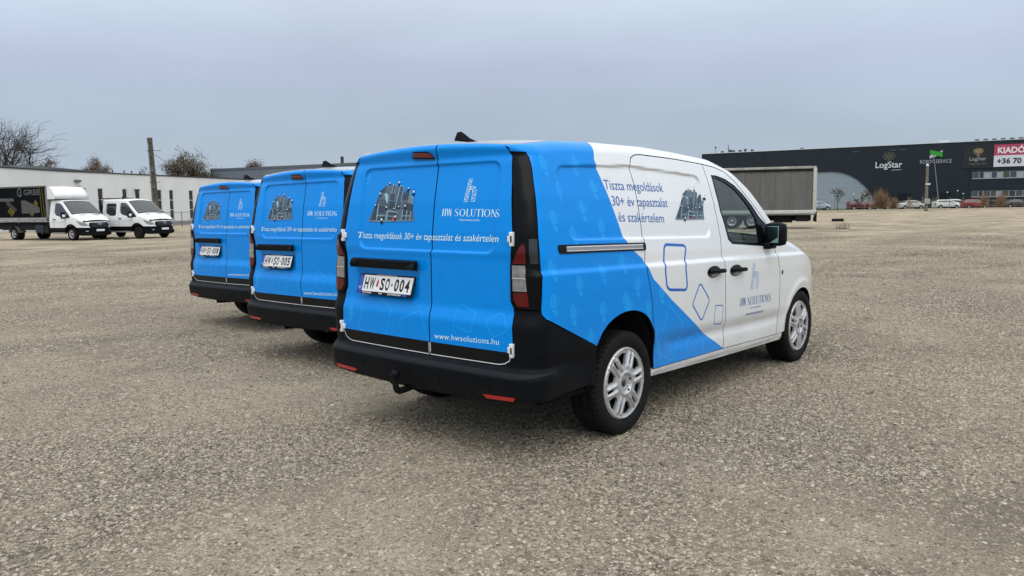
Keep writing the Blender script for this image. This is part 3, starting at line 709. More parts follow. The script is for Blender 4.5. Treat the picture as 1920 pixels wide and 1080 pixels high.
for s, z, nm, lb in ((1.85, 4.38, 'wall_light', 'wide floodlight high on the white wall above the box truck'),):
    p, rz = on_wall(s, z); r = empty(nm, p, rz); mb = MB(); mb.bevbox(-.30, .30, -.34, -.04, -.02, .16, .03); mb.build('lamp_head', mat('lamp_housing', (.16, .16, .155), rough=.5), r); mb = MB(); mb.prism([(-.2, -.02), (.2, -.02), (.1, -.16), (-.1, -.16)], -.22, 0.0); mb.build('bracket', mat('bracket_pale', (.4, .4, .4)), r); tag(r, lb, 'lamp')
p, rz = on_wall(8.9, 3.72); r = empty('security_camera', p, rz); mb = MB(); mb.bevbox(-.34, .30, -.42, -.26, -.10, .06, .03); mb.build('camera_body', mat('cam_dark', (.04, .04, .042)), r); mb = MB(); mb.tube([(0, 0, -.12), (0, -.34, -.05)], .035, 6); mb.build('bracket', mat('bracket_pale', (.4, .4, .4)), r); tag(r, 'dark security camera mounted beside a slit window of the white building', 'camera')
for i, s in enumerate((6.6, 8.1, 9.1, 10.2)):
    p, rz = on_wall(s, 5.36, -.4); r = empty('roof_vent', p, rz); mb = MB(); mb.tube([(0, 0, -.05), (0, 0, .22)], .05, 6); mb.tube([(0, 0, .22), (0, 0, .30)], .09, 6); mb.build('pipe', CAPM, r); tag(r, ('first', 'second', 'third', 'fourth')[i] + ' short vent pipe from the left on the white parapet', 'vent', 'vent pipes on the white parapet')

gb, _ = wall_root('grey_warehouse', (-40.9, 106.9), (-18.8, 96.0), 0.)
GREYP = mat('warehouse_grey', (.165, .19, .215), rough=.6, noise=.08, nscale=.5)
x = 0; w_ = 2.95
while x < 38:
    mb = MB(); mb.box(x + .02, x + w_ - .02, 0, .1, -.2, 6.7); mb.build('wall_panel', GREYP, gb); x += w_
mb = MB(); mb.box(.02, x, .105, 20, -.2, 6.6); mb.build('building_core', DARKIN, gb)
mb = MB(); mb.box(-.05, x, -.05, .3, 6.70, 7.02); mb.build('roof_edge', mat('roof_edge_grey', (.11, .125, .14), rough=.5), gb)
mb = MB(); mb.box(-.02, .02, 0, 20, -.2, 6.7); mb.build('end_wall', GREYP, gb)
tag(gb, 'grey metal-clad warehouse rising behind the blue vans', 'building')
r = empty('chimney_pipe', spot(-20.9, 97.4, 7.0)); mb = MB(); mb.tube([(0, 0, 0), (0, 0, .85)], .20, 10); mb.build('stack', mat('stack_dark', (.05, .045, .04), rough=.8), r); tag(r, 'stubby dark flue on the grey warehouse roof', 'chimney')

db, DL = wall_root('dark_logistics_hall', (40.7, 166.79), (89.37, 136.69), 0.)
NAVY = mat('cladding_anthracite', (.0185, .026, .033), rough=.5, noise=.12, nscale=.35)
PALEB = mat('cladding_pale_blue', (.26, .31, .35), rough=.5, noise=.06, nscale=.4)
ARC = [(26.0, 7.33), (27.0, 7.24), (28.02, 7.02), (29.0, 6.64), (29.96, 6.14), (30.75, 5.58), (31.42, 4.98), (32.10, 4.30), (32.69, 3.57), (33.15, 2.85), (33.49, 2.13), (33.75, 1.4), (33.9, .81), (34.0, 0.0)]
HD = 12.0; LEN = 78.
wins = []
BX = [49.8, 50.8, 51.55, 52.65, 53.55, 54.4, 55.45, 56.45, 57.5, 58.5, 59.4, 60.5, 61.4, 62.4]
flat('upper_wall', [(0, 7.33)] + ARC + [(34.0, -.3), (LEN, -.3), (LEN, HD), (0, HD)], NAVY, db, holes=[[(49.75, 5.42), (62.45, 5.42), (62.45, 6.60), (49.75, 6.60)], [(49.75, 2.15), (62.45, 2.15), (62.45, 3.22), (49.75, 3.22)]], rim=.2)
za = [b for a, b in ARC][::-1]; sa = [a for a, b in ARC][::-1]
z = 0.
while z < 7.3:
    z1 = min(z + 1.05, 7.31); zz = np.linspace(z + .012, z1 - .006, 5)
    flat('cladding_panel', [(0.02, z + .012)] + [(float(np.interp(q, za, sa)) - .04, float(q)) for q in zz] + [(.02, z1 - .006)], PALEB, db, y0=.06, rim=.05); z += 1.05
mb = MB(); mb.box(.05, LEN - .05, .25, 40, -.2, 11.8); mb.build('building_core', DARKIN, db)
mb = MB(); mb.box(-.08, LEN, -.10, .5, HD + .002, HD + .12); mb.build('roof_edge', mat('roof_edge_white', (.62, .64, .66), rough=.5), db)
mb = MB(); mb.box(-.02, .0, .02, 40, -.2, HD); mb.build('end_wall', NAVY, db)
for s in np.arange(2.7, LEN, 5.17):
    lo = 7.36 if s < 26 else (0 if s > 34 else float(np.interp(s, [a for a, _ in ARC], [b for _, b in ARC])) + .05)
    if s > 49.7 and s < 62.5: continue
    mb = MB(); mb.box(s - .03, s + .03, -.012, -.002, lo, HD - .02); mb.build('panel_joint', mat('joint_dark', (.010, .014, .018), rough=.6), db)
mb = MB(); mb.tube([(a, -.03, b) for a, b in ARC], .035, 5); mb.tube([(0, -.03, 7.33), (26, -.03, 7.33)], .035, 5); mb.build('arc_trim', mat('trim_pale', (.24, .28, .31)), db)
mb = MB(); mb.box(.03, 33.0, .115, .16, 0, 1.5); mb.box(.03, 31.0, .115, .16, 1.5, 5.2); mb.box(.03, 26.5, .115, .16, 5.2, 7.2); mb.build('cladding_backing', mat('backing_grey', (.12, .145, .165)), db)
cols = {'d': WINGL, 'k': mat('window_black', (.006, .008, .012), rough=.1, coat=1.), 'l': mat('blind_pale', (.33, .36, .40), rough=.6), 'b': mat('blind_brown', (.085, .082, .06), rough=.5)}
for (z0, z1), pat in (((5.42, 6.60), 'dkldlbdldkdld'), ((2.15, 3.22), 'dkdblbkddlbdk')):
    for i, ch in enumerate(pat):
        a, b = BX[i], BX[i + 1]; mb = MB(); t = .06
        mb.box(a, a + t, .02, .16, z0, z1); mb.box(b - t, b, .02, .16, z0, z1); mb.box(a + t, b - t, .022, .158, z0, z0 + t); mb.box(a + t, b - t, .022, .158, z1 - t, z1)
        w1 = mb.build('window', mat('hall_frame', (.30, .33, .35), rough=.5), db); mb = MB(); mb.box(a + t, b - t, .08, .10, z0 + t, z1 - t); mb.build('pane', cols[ch], w1)
    mb = MB(); mb.box(49.7, 62.5, -.10, -.004, z0 - .10, z0 - .02); mb.build('window_ledge', mat('ledge_pale', (.36, .39, .41)), db)
for a, b in ((36.8, 40.2), (43.2, 46.6)):
    mb = MB(); mb.box(a, b, -.03, -.005, -.2, 3.0); g_ = mb.build('dock_door', mat('dock_black', (.008, .011, .014), rough=.6), db)
for s0 in (30.0, 31.8, 23.6):
    mb = MB(); mb.box(s0 + 6, s0 + 7.2, -.03, -.005, 11.05, 11.15); mb.build('wall_vent', mat('vent_grey', (.10, .115, .13)), db)
tag(db, 'huge anthracite logistics hall with a pale arched lower wall', 'building')
def on_hall(s, z, y=-.02):
    a = spot(40.7, 166.79); b = spot(89.37, 136.69); d = (b - a).normalized(); n = Vector((-d.y, d.x, 0)); p = a + d * s + n * y; return Vector((p.x, p.y, z)), math.atan2(d.y, d.x)
def hall_sign(name, s, z, label, cat='sign'):
    p, rz = on_hall(s, z, -.06); r = empty(name, p, rz); return tag(r, label, cat)
FH = lambda s, z: np.stack([s, 0 * s, z], -1)
def solid(pr, name, m, parent, depth=.05):
    """raised letters or shapes standing off a wall"""
    bm = pr.to_bm(); bmesh.ops.triangulate(bm, faces=bm.faces); ext = bmesh.ops.extrude_face_region(bm, geom=bm.faces[:])
    for v in ext['geom']:
        if isinstance(v, bmesh.types.BMVert): v.co.z += depth
    mb = MB(); bm.verts.index_update(); mb.add([(v.co.x, -v.co.z, v.co.y) for v in bm.verts], [tuple(v.index for v in f.verts) for f in bm.faces]); bm.free()
    return mb.build(name, m, parent)
def tree_logo(cx, cz, w, lw):
    pr = Print(); k = w
    def ring(x, y, r): pr.stroke([(cx + x * k + r * k * math.cos(t), cz + y * k + r * k * math.sin(t)) for t in np.linspace(0, 2 * PI, 11)[:-1]], lw, closed=True)
    ring(0, .0, .14); ring(-.30, .33, .14); ring(.30, .33, .14); ring(0, .62, .11)
    for sg in (-1, 1):
        pr.stroke([(cx, cz + .14 * k), (cx + sg * .02 * k, cz + .30 * k), (cx + sg * .16 * k, cz + .52 * k), (cx + sg * .26 * k, cz + .72 * k)], lw)
        pr.stroke([(cx + sg * .30 * k, cz + .48 * k), (cx + sg * .32 * k, cz + .72 * k), (cx + sg * .22 * k, cz + .88 * k)], lw)
        pr.stroke([(cx + sg * .58 * k, cz + .42 * k), (cx + sg * .50 * k, cz + .62 * k)], lw); pr.stroke([(cx + sg * .08 * k, cz + .78 * k), (cx + sg * .02 * k, cz + .92 * k)], lw)
        pr.stroke([(cx + sg * .50 * k, cz + .66 * k), (cx + sg * .40 * k, cz + .80 * k)], lw)
    return pr
SW = mat('sign_white', (.62, .66, .68), rough=.5); GOLD = mat('sign_gold', (.16, .145, .115), rough=.5); GOLD2 = mat('sign_gold_bright', (.36, .29, .15), rough=.5)
sg1 = hall_sign('wall_sign', 36.1, 7.4, 'large white LogStar lettering under a tree emblem on the dark hall')
solid(tree_logo(0.0, 1.65, 1.85, .10), 'emblem', GOLD, sg1)
pr = Print(); text_on(pr, 'LogStar', (-2.3, .46), (2.25, .46), 1.12, bold=.012); solid(pr, 'letters', SW, sg1)
pr = Print(); pr.stroke([(.5, -.02), (2.2, .0)], .07); solid(pr, 'underline', SW, sg1)
sg2 = hall_sign('wall_sign', 43.85, 8.35, 'green and white ribbon emblem over ROBOT-SERVICE lettering')
pr = Print(); pr.poly([(-1.0, 2.50), (-1.0, 1.78), (1.05, 1.12), (1.05, 1.92)]); solid(pr, 'green_band', mat('sign_green', (.035, .32, .03), rough=.5), sg2, .08)
pr = Print(); pr.poly([(-1.0, 1.46), (-.6, 1.66), (.35, 1.42), (-1.0, .92)]); pr.poly([(.55, 2.12), (1.05, 2.34), (1.05, 1.98)]); solid(pr, 'white_band', mat('sign_pale', (.5, .5, .52)), sg2)
pr = Print(); text_on(pr, 'ROBOT-SERVICE', (-2.55, .03), (2.55, .03), .66, bold=.01, spacing=1.05); solid(pr, 'letters', mat('sign_grey_letters', (.32, .34, .36)), sg2)
sg3 = hall_sign('banner', 50.5, 7.25, 'dark LogStar banner with web address, left of the pink and white one', 'banner')
mb = MB(); mb.box(-2.4, 2.32, -.05, .0, 0, 4.1); mb.build('sheet', mat('banner_dark', (.025, .028, .031), rough=.6), sg3)
def off_y(o, y): o.location.y += y; return o
off_y(solid(tree_logo(0, 2.35, 1.30, .10), 'emblem', GOLD2, sg3, .01), -.055)
pr = Print(); text_on(pr, 'LogStar', (-1.32, 1.38), (1.28, 1.38), .60, bold=.012); off_y(solid(pr, 'lettering', mat('banner_grey_ink', (.30, .31, .31)), sg3, .01), -.055)
pr = Print(); text_on(pr, 'logstar.hu', (-1.3, .66), (1.32, .66), .34, spacing=1.25); off_y(solid(pr, 'address', mat('banner_gold_ink', (.22, .19, .11)), sg3, .01), -.055)
sg4 = hall_sign('banner', 52.9, 7.38, 'pink and white KIADÓ rental banner with telephone number', 'banner')
mb = MB(); mb.box(0, 9.6, -.06, 0, 1.98, 3.88); mb.build('pink_field', mat('banner_pink', (.40, .065, .12), rough=.6), sg4)
mb = MB(); mb.box(0, 9.6, -.06, 0, 0, 1.977); mb.build('white_field', mat('banner_white', (.62, .64, .68), rough=.6), sg4)
pr = Print(); text_on(pr, 'KIADÓ', (.55, 2.38), (4.55, 2.38), 1.02, bold=.03); off_y(solid(pr, 'lettering', mat('banner_ink_pale', (.78, .76, .78)), sg4, .01), -.065)
pr = Print(); text_on(pr, '+36 70', (.50, .55), (4.15, .55), .92, bold=.035); off_y(solid(pr, 'number', mat('banner_ink_dark', (.02, .03, .05)), sg4, .01), -.065)
# things on its roof
for s, h, kd in ((2.7, 1.5, 'a'), (5.4, 1.65, 'b')):
    p, rz = on_hall(s, HD, .8); r = empty('roof_aerial', p, rz); mb = MB(); mb.tube([(0, 0, 0), (0, 0, h)], .045, 5); mb.build('mast', CAPM, r)
    mb = MB()
    if kd == 'a': mb.tube([(0, 0, h - .35), (0, 0, h - .05)], [.22, .16], 8)
    else: mb.tube([(0, 0, h * .45), (0, 0, h * .45 + .35)], .10, 6); mb.tube([(-.2, 0, h), (.2, 0, h)], .03, 4)
    mb.build('antenna', CAPM, r); tag(r, 'roof mast with round head at the corner of the dark hall' if kd == 'a' else 'second, thinner roof mast right of the corner mast', 'aerial')
VL = ['left-most small dark box on the hall roof, by the corner mast', 'dark box directly right of the second roof mast', 'third low dark box along the left part of the hall roof', 'fourth dark box along the left part of the hall roof edge', 'tallest narrow dark box right of the roof masts', 'right-most dark box of the cluster near the roof masts', 'lone flat dark box midway along the hall roof edge']
for i, (s, w_, h) in enumerate(((4.2, .5, .35), (5.9, .6, .55), (6.6, .4, .45), (7.9, .6, .4), (9.0, .4, .6), (10.4, .5, .4), (20.2, .5, .25))):
    p, rz = on_hall(s, HD + .1, .6); r = empty('roof_fan', p, rz); mb = MB(); mb.bevbox(-w_ / 2, w_ / 2, -.3, .3, 0, h, .05); mb.build('housing', CAPM, r); tag(r, VL[i], 'vent', 'ventilation boxes along the hall roof edge')
for i in range(7):
    p, rz = on_hall(50.2 + i * 1.32, HD + .12, .5); r = empty('roof_skylight', p, rz); mb = MB(); mb.bevbox(-.36, .36, -.4, .4, 0, .26, .06); mb.build('dome', CAPM, r); tag(r, ('first', 'second', 'third', 'fourth', 'fifth', 'sixth', 'seventh')[i] + ' low roof box from the left in the row above the banners', 'vent', 'row of low boxes on the hall roof above the banners')
p, rz = on_hall(45.0, HD + .1, .6); r = empty('roof_skylight', p, rz); mb = MB(); mb.bevbox(-.9, .9, -.5, .5, 0, .30, .1); mb.build('dome', mat('dome_white', (.6, .62, .64)), r); tag(r, 'low white skylight dome on the hall roof edge', 'skylight')

# ------------------------------------------------------------------ poles, fences, ground things
CONC = mat('old_concrete', (.115, .105, .088), rough=.95, noise=.35, nscale=3, bump=.5, bscale=14)
CONCL = mat('old_concrete_pale', (.19, .175, .15), rough=.95, noise=.3, nscale=3, bump=.5, bscale=14)
po = empty('utility_pole', place(-27.28, 60.0, -.1)); po.rotation_euler[2] = CAM_YAW - PI / 2 + .12
Ht = 7.2
def pole_x(z): return -.20 * z / Ht
def pole_w(z): return .225 - .075 * z / Ht
mb = MB()
for sg in (-1, 1):
    b0, b1 = pole_w(0), pole_w(Ht); t = .07
    xa, xb = (sg * b0, sg * (b0 - t * 1.6)) if sg < 0 else (sg * (b0 - t), sg * b0)
    xc_, xd = (pole_x(Ht) + (sg * b1 if sg < 0 else sg * (b1 - t)), pole_x(Ht) + (sg * (b1 - t * 1.4) if sg < 0 else sg * b1))
    mb.add([(xa, -.16, 0), (xb, -.16, 0), (xb, .16, 0), (xa, .16, 0), (xc_, -.11, Ht), (xd, -.11, Ht), (xd, .11, Ht), (xc_, .11, Ht)], [(3, 2, 1, 0), (4, 5, 6, 7), (0, 1, 5, 4), (1, 2, 6, 5), (2, 3, 7, 6), (3, 0, 4, 7)], 1 if sg < 0 else 0)
mb.build('flange', [CONC, CONCL], po)
k = 0
for z in np.arange(.3, Ht - .2, .62):
    mb = MB(); w1 = pole_w(z) - .05; mb.box(pole_x(z) - w1, pole_x(z) + w1, -.08, .06, z, z + .26); mb.box(pole_x(z) - w1, pole_x(z) + w1, -.02, .05, z + .26, z + .62); mb.build('web', CONCL if k % 2 else CONC, po); k += 1
for z, lb in ((6.25, 1), (3.85, 0)):
    mb = MB(); xx = pole_x(z); mb.tube([(xx - .3, -.14, z), (xx + .55, -.16, z)], .02, 5); mb.build('bracket', CAPM, po)
    mb = MB(); mb.bevbox(xx + .30, xx + .80 if lb else xx + .55, -.26, -.08, z - .02, z + .13, .05); mb.build('lamp_head', mat('lamp_pale', (.5, .5, .5)), po)
mb = MB(); mb.tube([(pole_x(6), -.1, 6.1), (.4, -.1, 5.75), (.95, -.1, 5.35)], .015, 4); mb.build('loose_cable', BLK, po)
mb = MB(); w1 = pole_w(Ht); mb.box(pole_x(Ht) - w1 - .01, pole_x(Ht) + w1 + .01, -.13, .13, Ht - .35, Ht + .02); mb.build('cap', CONC, po)
tag(po, 'tall weathered concrete utility pole with lamp behind the white pickup', 'pole')

rp = empty('concrete_post', place(57.55, 108.0)); rp.rotation_euler[2] = CAM_YAW - PI / 2
mb = MB(); mb.tube([(0, 0, 0), (-.05, 0, 6.2)], [.24, .17], 8); mb.build('shaft', CONCL, rp)
mb = MB(); mb.lathe([(.001, .34), (.12, .30), (.2, .12), (.14, 0), (.001, -.02)], 12, 'z', 0, (-.05, 0, 6.15)); mb.build('lamp_globe', mat('globe_white', (.75, .75, .75)), rp)
mb = MB(); mb.bevbox(-.30, -.02, -.25, -.1, 3.62, 3.80, .04); mb.bevbox(.05, .36, -.25, -.1, 3.62, 3.80, .04); mb.build('floodlight', mat('globe_white', (.75, .75, .75)), rp)
mb = MB(); mb.bevbox(-.40, .32, -.42, -.2, .98, 1.72, .02); mb.build('meter_cabinet', mat('cabinet_grey', (.30, .31, .30), rough=.6), rp)
tag(rp, 'short concrete post with globe lamp and grey meter cabinet', 'pole')
fp = empty('flagpole', place(70.4, 128.0)); fp.rotation_euler[2] = CAM_YAW - PI / 2
mb = MB(); mb.tube([(0, 0, 0), (-1.3, 0, 8.75)], [.10, .06], 7); mb.build('shaft', mat('pole_grey', (.22, .24, .25), rough=.4, metal=.5), fp); mb = MB(); mb.tube([(-1.3, 0, 8.75), (-1.31, 0, 8.85)], .08, 6); mb.build('finial', CAPM, fp)
tag(fp, 'thin leaning metal pole rising in front of the green emblem', 'pole')
for i, (l_, d_, h, lb) in enumerate(((58.9, 134, 2.55, 'low park lamp just left of the short concrete post'), (77.2, 138, 2.7, 'park lamp left of the silver people carrier'), (79.0, 138, 2.95, 'taller park lamp right of the flagpole foot'), (80.6, 139, 2.45, 'small park lamp nearest the lower window row'), (62.6, 138, 2.6, 'park lamp above the silver saloon'))):
    r = empty('park_lamp', place(l_, d_)); mb = MB(); mb.tube([(0, 0, 0), (0, 0, h)], .035, 5); mb.build('post', CAPM, r); mb = MB(); mb.lathe([(.001, .22), (.12, .15), (.12, .02), (.001, 0)], 8, 'z', 0, (0, 0, h)); mb.build('lamp_head', mat('globe_white', (.75, .75, .75)), r); tag(r, lb, 'lamp')

def fence(name, A, Bp, n, h, rails, label, post_r=.035, mesh=True, mm=None):
    r = empty(name, place(*A)); m_ = mm or mat('fence_metal', (.10, .105, .10), rough=.6, metal=.3)
    pts = [place(A[0] + (Bp[0] - A[0]) * i / n, A[1] + (Bp[1] - A[1]) * i / n) - r.location for i in range(n + 1)]
    for p in pts:
        mb = MB(); mb.tube([p, p + Vector((0, 0, h))], post_r, 5); mb.build('fence_post', m_, r)
    for z, rr in rails:
        mb = MB(); mb.tube([p + Vector((0, 0, z)) for p in pts], rr, 4); mb.build('fence_rail', m_, r)
    if mesh:
        mb = MB()
        for a, b in zip(pts[:-1], pts[1:]):
            k = max(2, int((b - a).length / .16))
            for i in range(k):
                for sgn in (0, 1):
                    t0 = i / k; t1 = min(1, max(0, (i + (6 if sgn else -6)) / k))
                    p0 = a + (b - a) * t0; p1 = a + (b - a) * t1
                    mb.tube([p0 + Vector((0, 0, .05)), p1 + Vector((0, 0, .05 + (h - .1) * abs(t1 - t0) * k / 6))], .0035, 3, cap=False, smooth=False)
        o = mb.build('wire_mesh', m_, r); tag(o, kind='stuff')
    return tag(r, label, 'fence')
fence('chain_link_fence', (-34.0, 74.0), (-20.5, 74.0), 5, 1.45, [(1.42, .02)], 'low chain-link fence in front of the white building')
fence('pipe_fence', (42.5, 113.2), (101.0, 134.2), 22, 1.95, [(1.28, .035), (.45, .02)], 'pipe rail fence along the far edge of the lot', .045, False, mat('fence_grey_green', (.17, .17, .14), rough=.7))
# grass strip, low bank of soil and kerb behind the lot
def strip(name, L0, D0, L1, D1, w, h, m, kind, n=60, jag=.0, back=0.):
    vs_ = []; 
    for i in range(n + 1):
        t = i / n; a = L0 + (L1 - L0) * t; d = D0 + (D1 - D0) * t; dx, dy = (D1 - D0), -(L1 - L0); q = math.hypot(dx, dy); dx /= -q; dy /= -q
        for u, hh in ((0, .004), (.25, h * .8), (.6, h), (1, .004 if not back else h * .9)):
            j = (rng.random() - .5) * jag
            p = place(a + dx * (u * w + j), d + dy * (u * w + j), hh * (1 + (rng.random() - .5) * .5 * (jag > 0))); vs_.append(tuple(p))
    mb = MB(); mb.add(vs_, [(4 * i + k, 4 * i + 4 + k, 4 * i + 5 + k, 4 * i + 1 + k) for i in range(n) for k in range(3)], 0, True)
    o = mb.build(name, m); return tag(o, kind=kind)
GRASSM = mat('grass_dull', (.045, .062, .028), rough=.95, noise=.5, nscale=1.4, bump=.8, bscale=5, ncol=(.10, .10, .05))
SOIL = mat('bank_soil', (.30, .245, .175), rough=.95, noise=.35, nscale=1.1, bump=.6, bscale=4)
strip('soil_bank', 36, 103.0, 108, 126.0, 9.5, .16, SOIL, 'structure', 80, .5)
strip('grass_verge', 30, 108.0, 112, 137.5, 26, .06, GRASSM, 'structure', 80, .2, 1.)
# tufts along the verge and weeds on the lot
def tuft_mesh(nb, rad, h, seed):
    rg = random.Random(seed); mb = MB()
    for _ in range(nb):
        a = rg.uniform(0, 2 * PI); r0 = rad * rg.random() ** .5; x, y = r0 * math.cos(a), r0 * math.sin(a); hh = h * rg.uniform(.4, 1); lean = rg.uniform(-.35, .35) * hh; l2 = rg.uniform(-.35, .35) * hh; w = .012 + .01 * rg.random()
        mb.add([(x - w, y, -.01), (x + w, y, -.01), (x + lean * .5 + w * .6, y + l2 * .5, hh * .6), (x + lean, y + l2, hh)], [(0, 1, 2), (0, 2, 3)])
    return mb
WEED = mat('dry_weed', (.085, .085, .045), rough=.9, noise=.4, nscale=8)
for l_, d_, rad, h, nb, lb in ((18.2, 42.6, .35, .42, 60, 'dry weed tuft standing below the black block'), (-21.8, 43.4, .42, .22, 90, 'low weed clump by the white pickup wheels'), (-23.0, 44.3, .35, .20, 50, 'small weed patch between the two white trucks')):
    o = tuft_mesh(nb, rad, h, int(d_)).build('weed', WEED, loc=place(l_, d_)); tag(o, lb, 'weed')
mb = MB(); mb.bevbox(-.42, .42, -.16, .16, 0, .22, .05); o = mb.build('rubber_block', mat('block_black', (.012, .011, .013), rough=.7), loc=place(25.2, 60.0), rz=CAM_YAW - PI / 2); tag(o, 'black rubber block lying alone on the gravel right of the trailer', 'block')

# ------------------------------------------------------------------ trees and shrubs
BARK = mat('bark_grey', (.065, .055, .048), rough=.95); BARK2 = mat('bark_dark', (.065, .055, .050), rough=.95)
LEAFS = [mat('leaf_brown', (.20, .135, .085), rough=.9), mat('leaf_dark_brown', (.11, .082, .06), rough=.9), mat('leaf_olive', (.165, .14, .09), rough=.9)]
def limb(mb, a, b, r0, r1, rg, sag=.12, seg=4, sides=4):
    L_ = (b - a).length; off = Vector((rg.gauss(0, 1), rg.gauss(0, 1), rg.gauss(0, .6))) * L_ * sag; pts = []
    for i in range(seg + 1):
        t = i / seg; p = a.lerp(b, t) + off * math.sin(PI * t) + Vector((0, 0, 1)) * L_ * .10 * math.sin(PI * t) + Vector((rg.gauss(0, .02), rg.gauss(0, .02), 0)) * L_; pts.append(p)
    pts[0] = a; pts[-1] = b; mb.tube(pts, [r0 + (r1 - r0) * i / seg for i in range(seg + 1)], sides, cap=False, smooth=False); return pts
def tree(lateral, depth, H, W_, label, seed, leaves=0, z0=.35, limbs=10, subs=7, twigs=6, r0=.16, lsz=.09, spread=.28, lv=(0, 1), cat='tree', name='tree', rmin=.02, vase=.0, lopside=0., tw=.9, bark=None):
    """a tree whose limbs, boughs and twigs fill a rounded crown W_ wide between z0*H and H"""
    rg = random.Random(seed); g = np.random.default_rng(seed); r = empty(name, place(lateral, depth)); side = Vector((SIDE[0], SIDE[1], 0)); fwd = Vector((VIEW[0], VIEW[1], 0))
    cz = H * (z0 + 1) / 2; rz = H * (1 - z0) / 2; fork = Vector((0, 0, H * z0 * .85))
    def pt(u, k):
        """direction u (unit) at fraction k of the crown"""
        w = 1 + .25 * math.sin(u.x * 3.1 + seed) * math.cos(u.y * 2.7 + seed * 2)
        return side * (u.x * W_ / 2 * k * w + lopside * u.z) + fwd * (u.y * W_ / 2 * k * w) + Vector((0, 0, cz + u.z * rz * k))
    tb = MB(); tb.tube([Vector((0, 0, -.2)), fork * .5, fork], [r0 * 1.3, r0, r0 * .8], 8, cap=False); tb.build('trunk', bark or BARK, r)
    cb = MB(); tips = []
    for i in range(limbs):
        u = Vector((rg.gauss(0, 1), rg.gauss(0, 1), rg.gauss(.35, .7))).normalized(); a = pt(u, rg.uniform(.40, .62)); s0 = fork * rg.uniform(.75, 1.25) if i else fork
        P1 = limb(cb, s0, a, r0 * .5, r0 * .22, rg, .08, 5)
        for j in range(subs):
            u2 = (u + Vector((rg.gauss(0, .5), rg.gauss(0, .5), rg.gauss(.08, .45)))).normalized(); b = pt(u2, rg.uniform(.62, .92)); s1 = P1[rg.randint(2, 5)]
            P2 = limb(cb, s1, b, max(r0 * .16, rmin * 1.4), max(r0 * .08, rmin), rg, .10, 4, 3)
            for k in range(twigs):
                s2 = P2[rg.randint(1, 4)]; d = (b - s1).normalized() * .8 + Vector((rg.gauss(0, .55), rg.gauss(0, .55), rg.gauss(.25, .4))); c_ = s2 + d.normalized() * rg.uniform(.5, 1.2) * tw * H * .10
                limb(cb, s2, c_, rmin, rmin * .7, rg, .08, 2, 3); tips.append(c_); tips.append(s2.lerp(c_, .5))
    o = cb.build('crown', bark or BARK, r, recalc=False); o['kind'] = 'stuff'
    if leaves:
        C_ = np.array([tuple(c) for c in tips]); idx = g.integers(0, len(C_), leaves); P = C_[idx] + g.normal(0, 1, (leaves, 3)) * spread
        a = g.normal(0, 1, (leaves, 3)); a /= np.linalg.norm(a, axis=1, keepdims=True); b = g.normal(0, 1, (leaves, 3)); b -= (a * b).sum(1, keepdims=True) * a; b /= np.linalg.norm(b, axis=1, keepdims=True)
        s = lsz * g.uniform(.5, 1.4, (leaves, 1)); v = np.stack([P - a * s, P + b * s * .6, P + a * s, P - b * s * .6], 1).reshape(-1, 3); f = np.arange(leaves * 4).reshape(-1, 4)
        me = bpy.data.meshes.new('foliage'); me.from_pydata(v.tolist(), [], f.tolist()); me.polygons.foreach_set('material_index', g.integers(0, 2, leaves)); me.update()
        fo = link_mesh('foliage', me, [LEAFS[lv[0]], LEAFS[lv[1]]], r); fo['kind'] = 'stuff'
    return tag(r, label, cat)
tree(-61.0, 95, 12.4, 13.5, 'big leafless tree with fine spreading twigs at the left edge', 11, 0, z0=.26, limbs=17, subs=7, twigs=7, r0=.22, rmin=.019, tw=1.7, bark=BARK2)
tree(-59.0, 99, 8.9, 6.4, 'round brown-leaved tree beside the big leafless one', 5, 14000, z0=.2, limbs=12, lsz=.075, spread=.24)
tree(-59.2, 112, 8.9, 4.2, 'small round russet tree alone above the white roof', 8, 9000, z0=.3, limbs=10, lsz=.075, spread=.22)
tree(-52.0, 112, 8.6, 3.2, 'slight leafless tree left of the utility pole', 14, 0, z0=.3, limbs=7, subs=5, twigs=5, rmin=.02, r0=.10)
tree(-43.3, 105, 9.6, 6.0, 'largest brown-leaved tree right of the utility pole', 23, 17000, z0=.2, limbs=14, lsz=.075, spread=.26, lv=(2, 1))
tree(-40.9, 107, 7.7, 3.0, 'lower brown tree touching the largest one on its right', 29, 9000, z0=.2, limbs=9, lsz=.075, spread=.25, lv=(2, 1))
tree(-39.6, 121, 8.9, 3.2, 'distant tree top showing over the grey warehouse', 31, 5000, z0=.4, limbs=8, lsz=.08, spread=.25)
tree(50.3, 120, 3.5, 2.3, 'young leafless tree in front of the pale blue car', 41, 170, z0=.38, limbs=7, subs=4, twigs=3, r0=.06, rmin=.014, lsz=.09, spread=.06, lv=(1, 1))
tree(53.3, 119, 3.0, 1.5, 'tall dark seed-headed reeds before the dark red hatchback', 42, 150, z0=.12, limbs=8, subs=2, twigs=2, r0=.03, rmin=.014, lsz=.13, spread=.08, lv=(1, 1), cat='plant', name='reeds', lopside=.25)
tree(54.7, 119.5, 3.3, 1.0, 'taller reed clump next to the orange bush', 43, 90, z0=.12, limbs=5, subs=2, twigs=2, r0=.03, rmin=.014, lsz=.13, spread=.07, lv=(1, 1), cat='plant', name='reeds')
LEAFS += [mat('twig_orange', (.27, .165, .085), rough=.9), mat('twig_tan', (.20, .135, .08), rough=.9)]
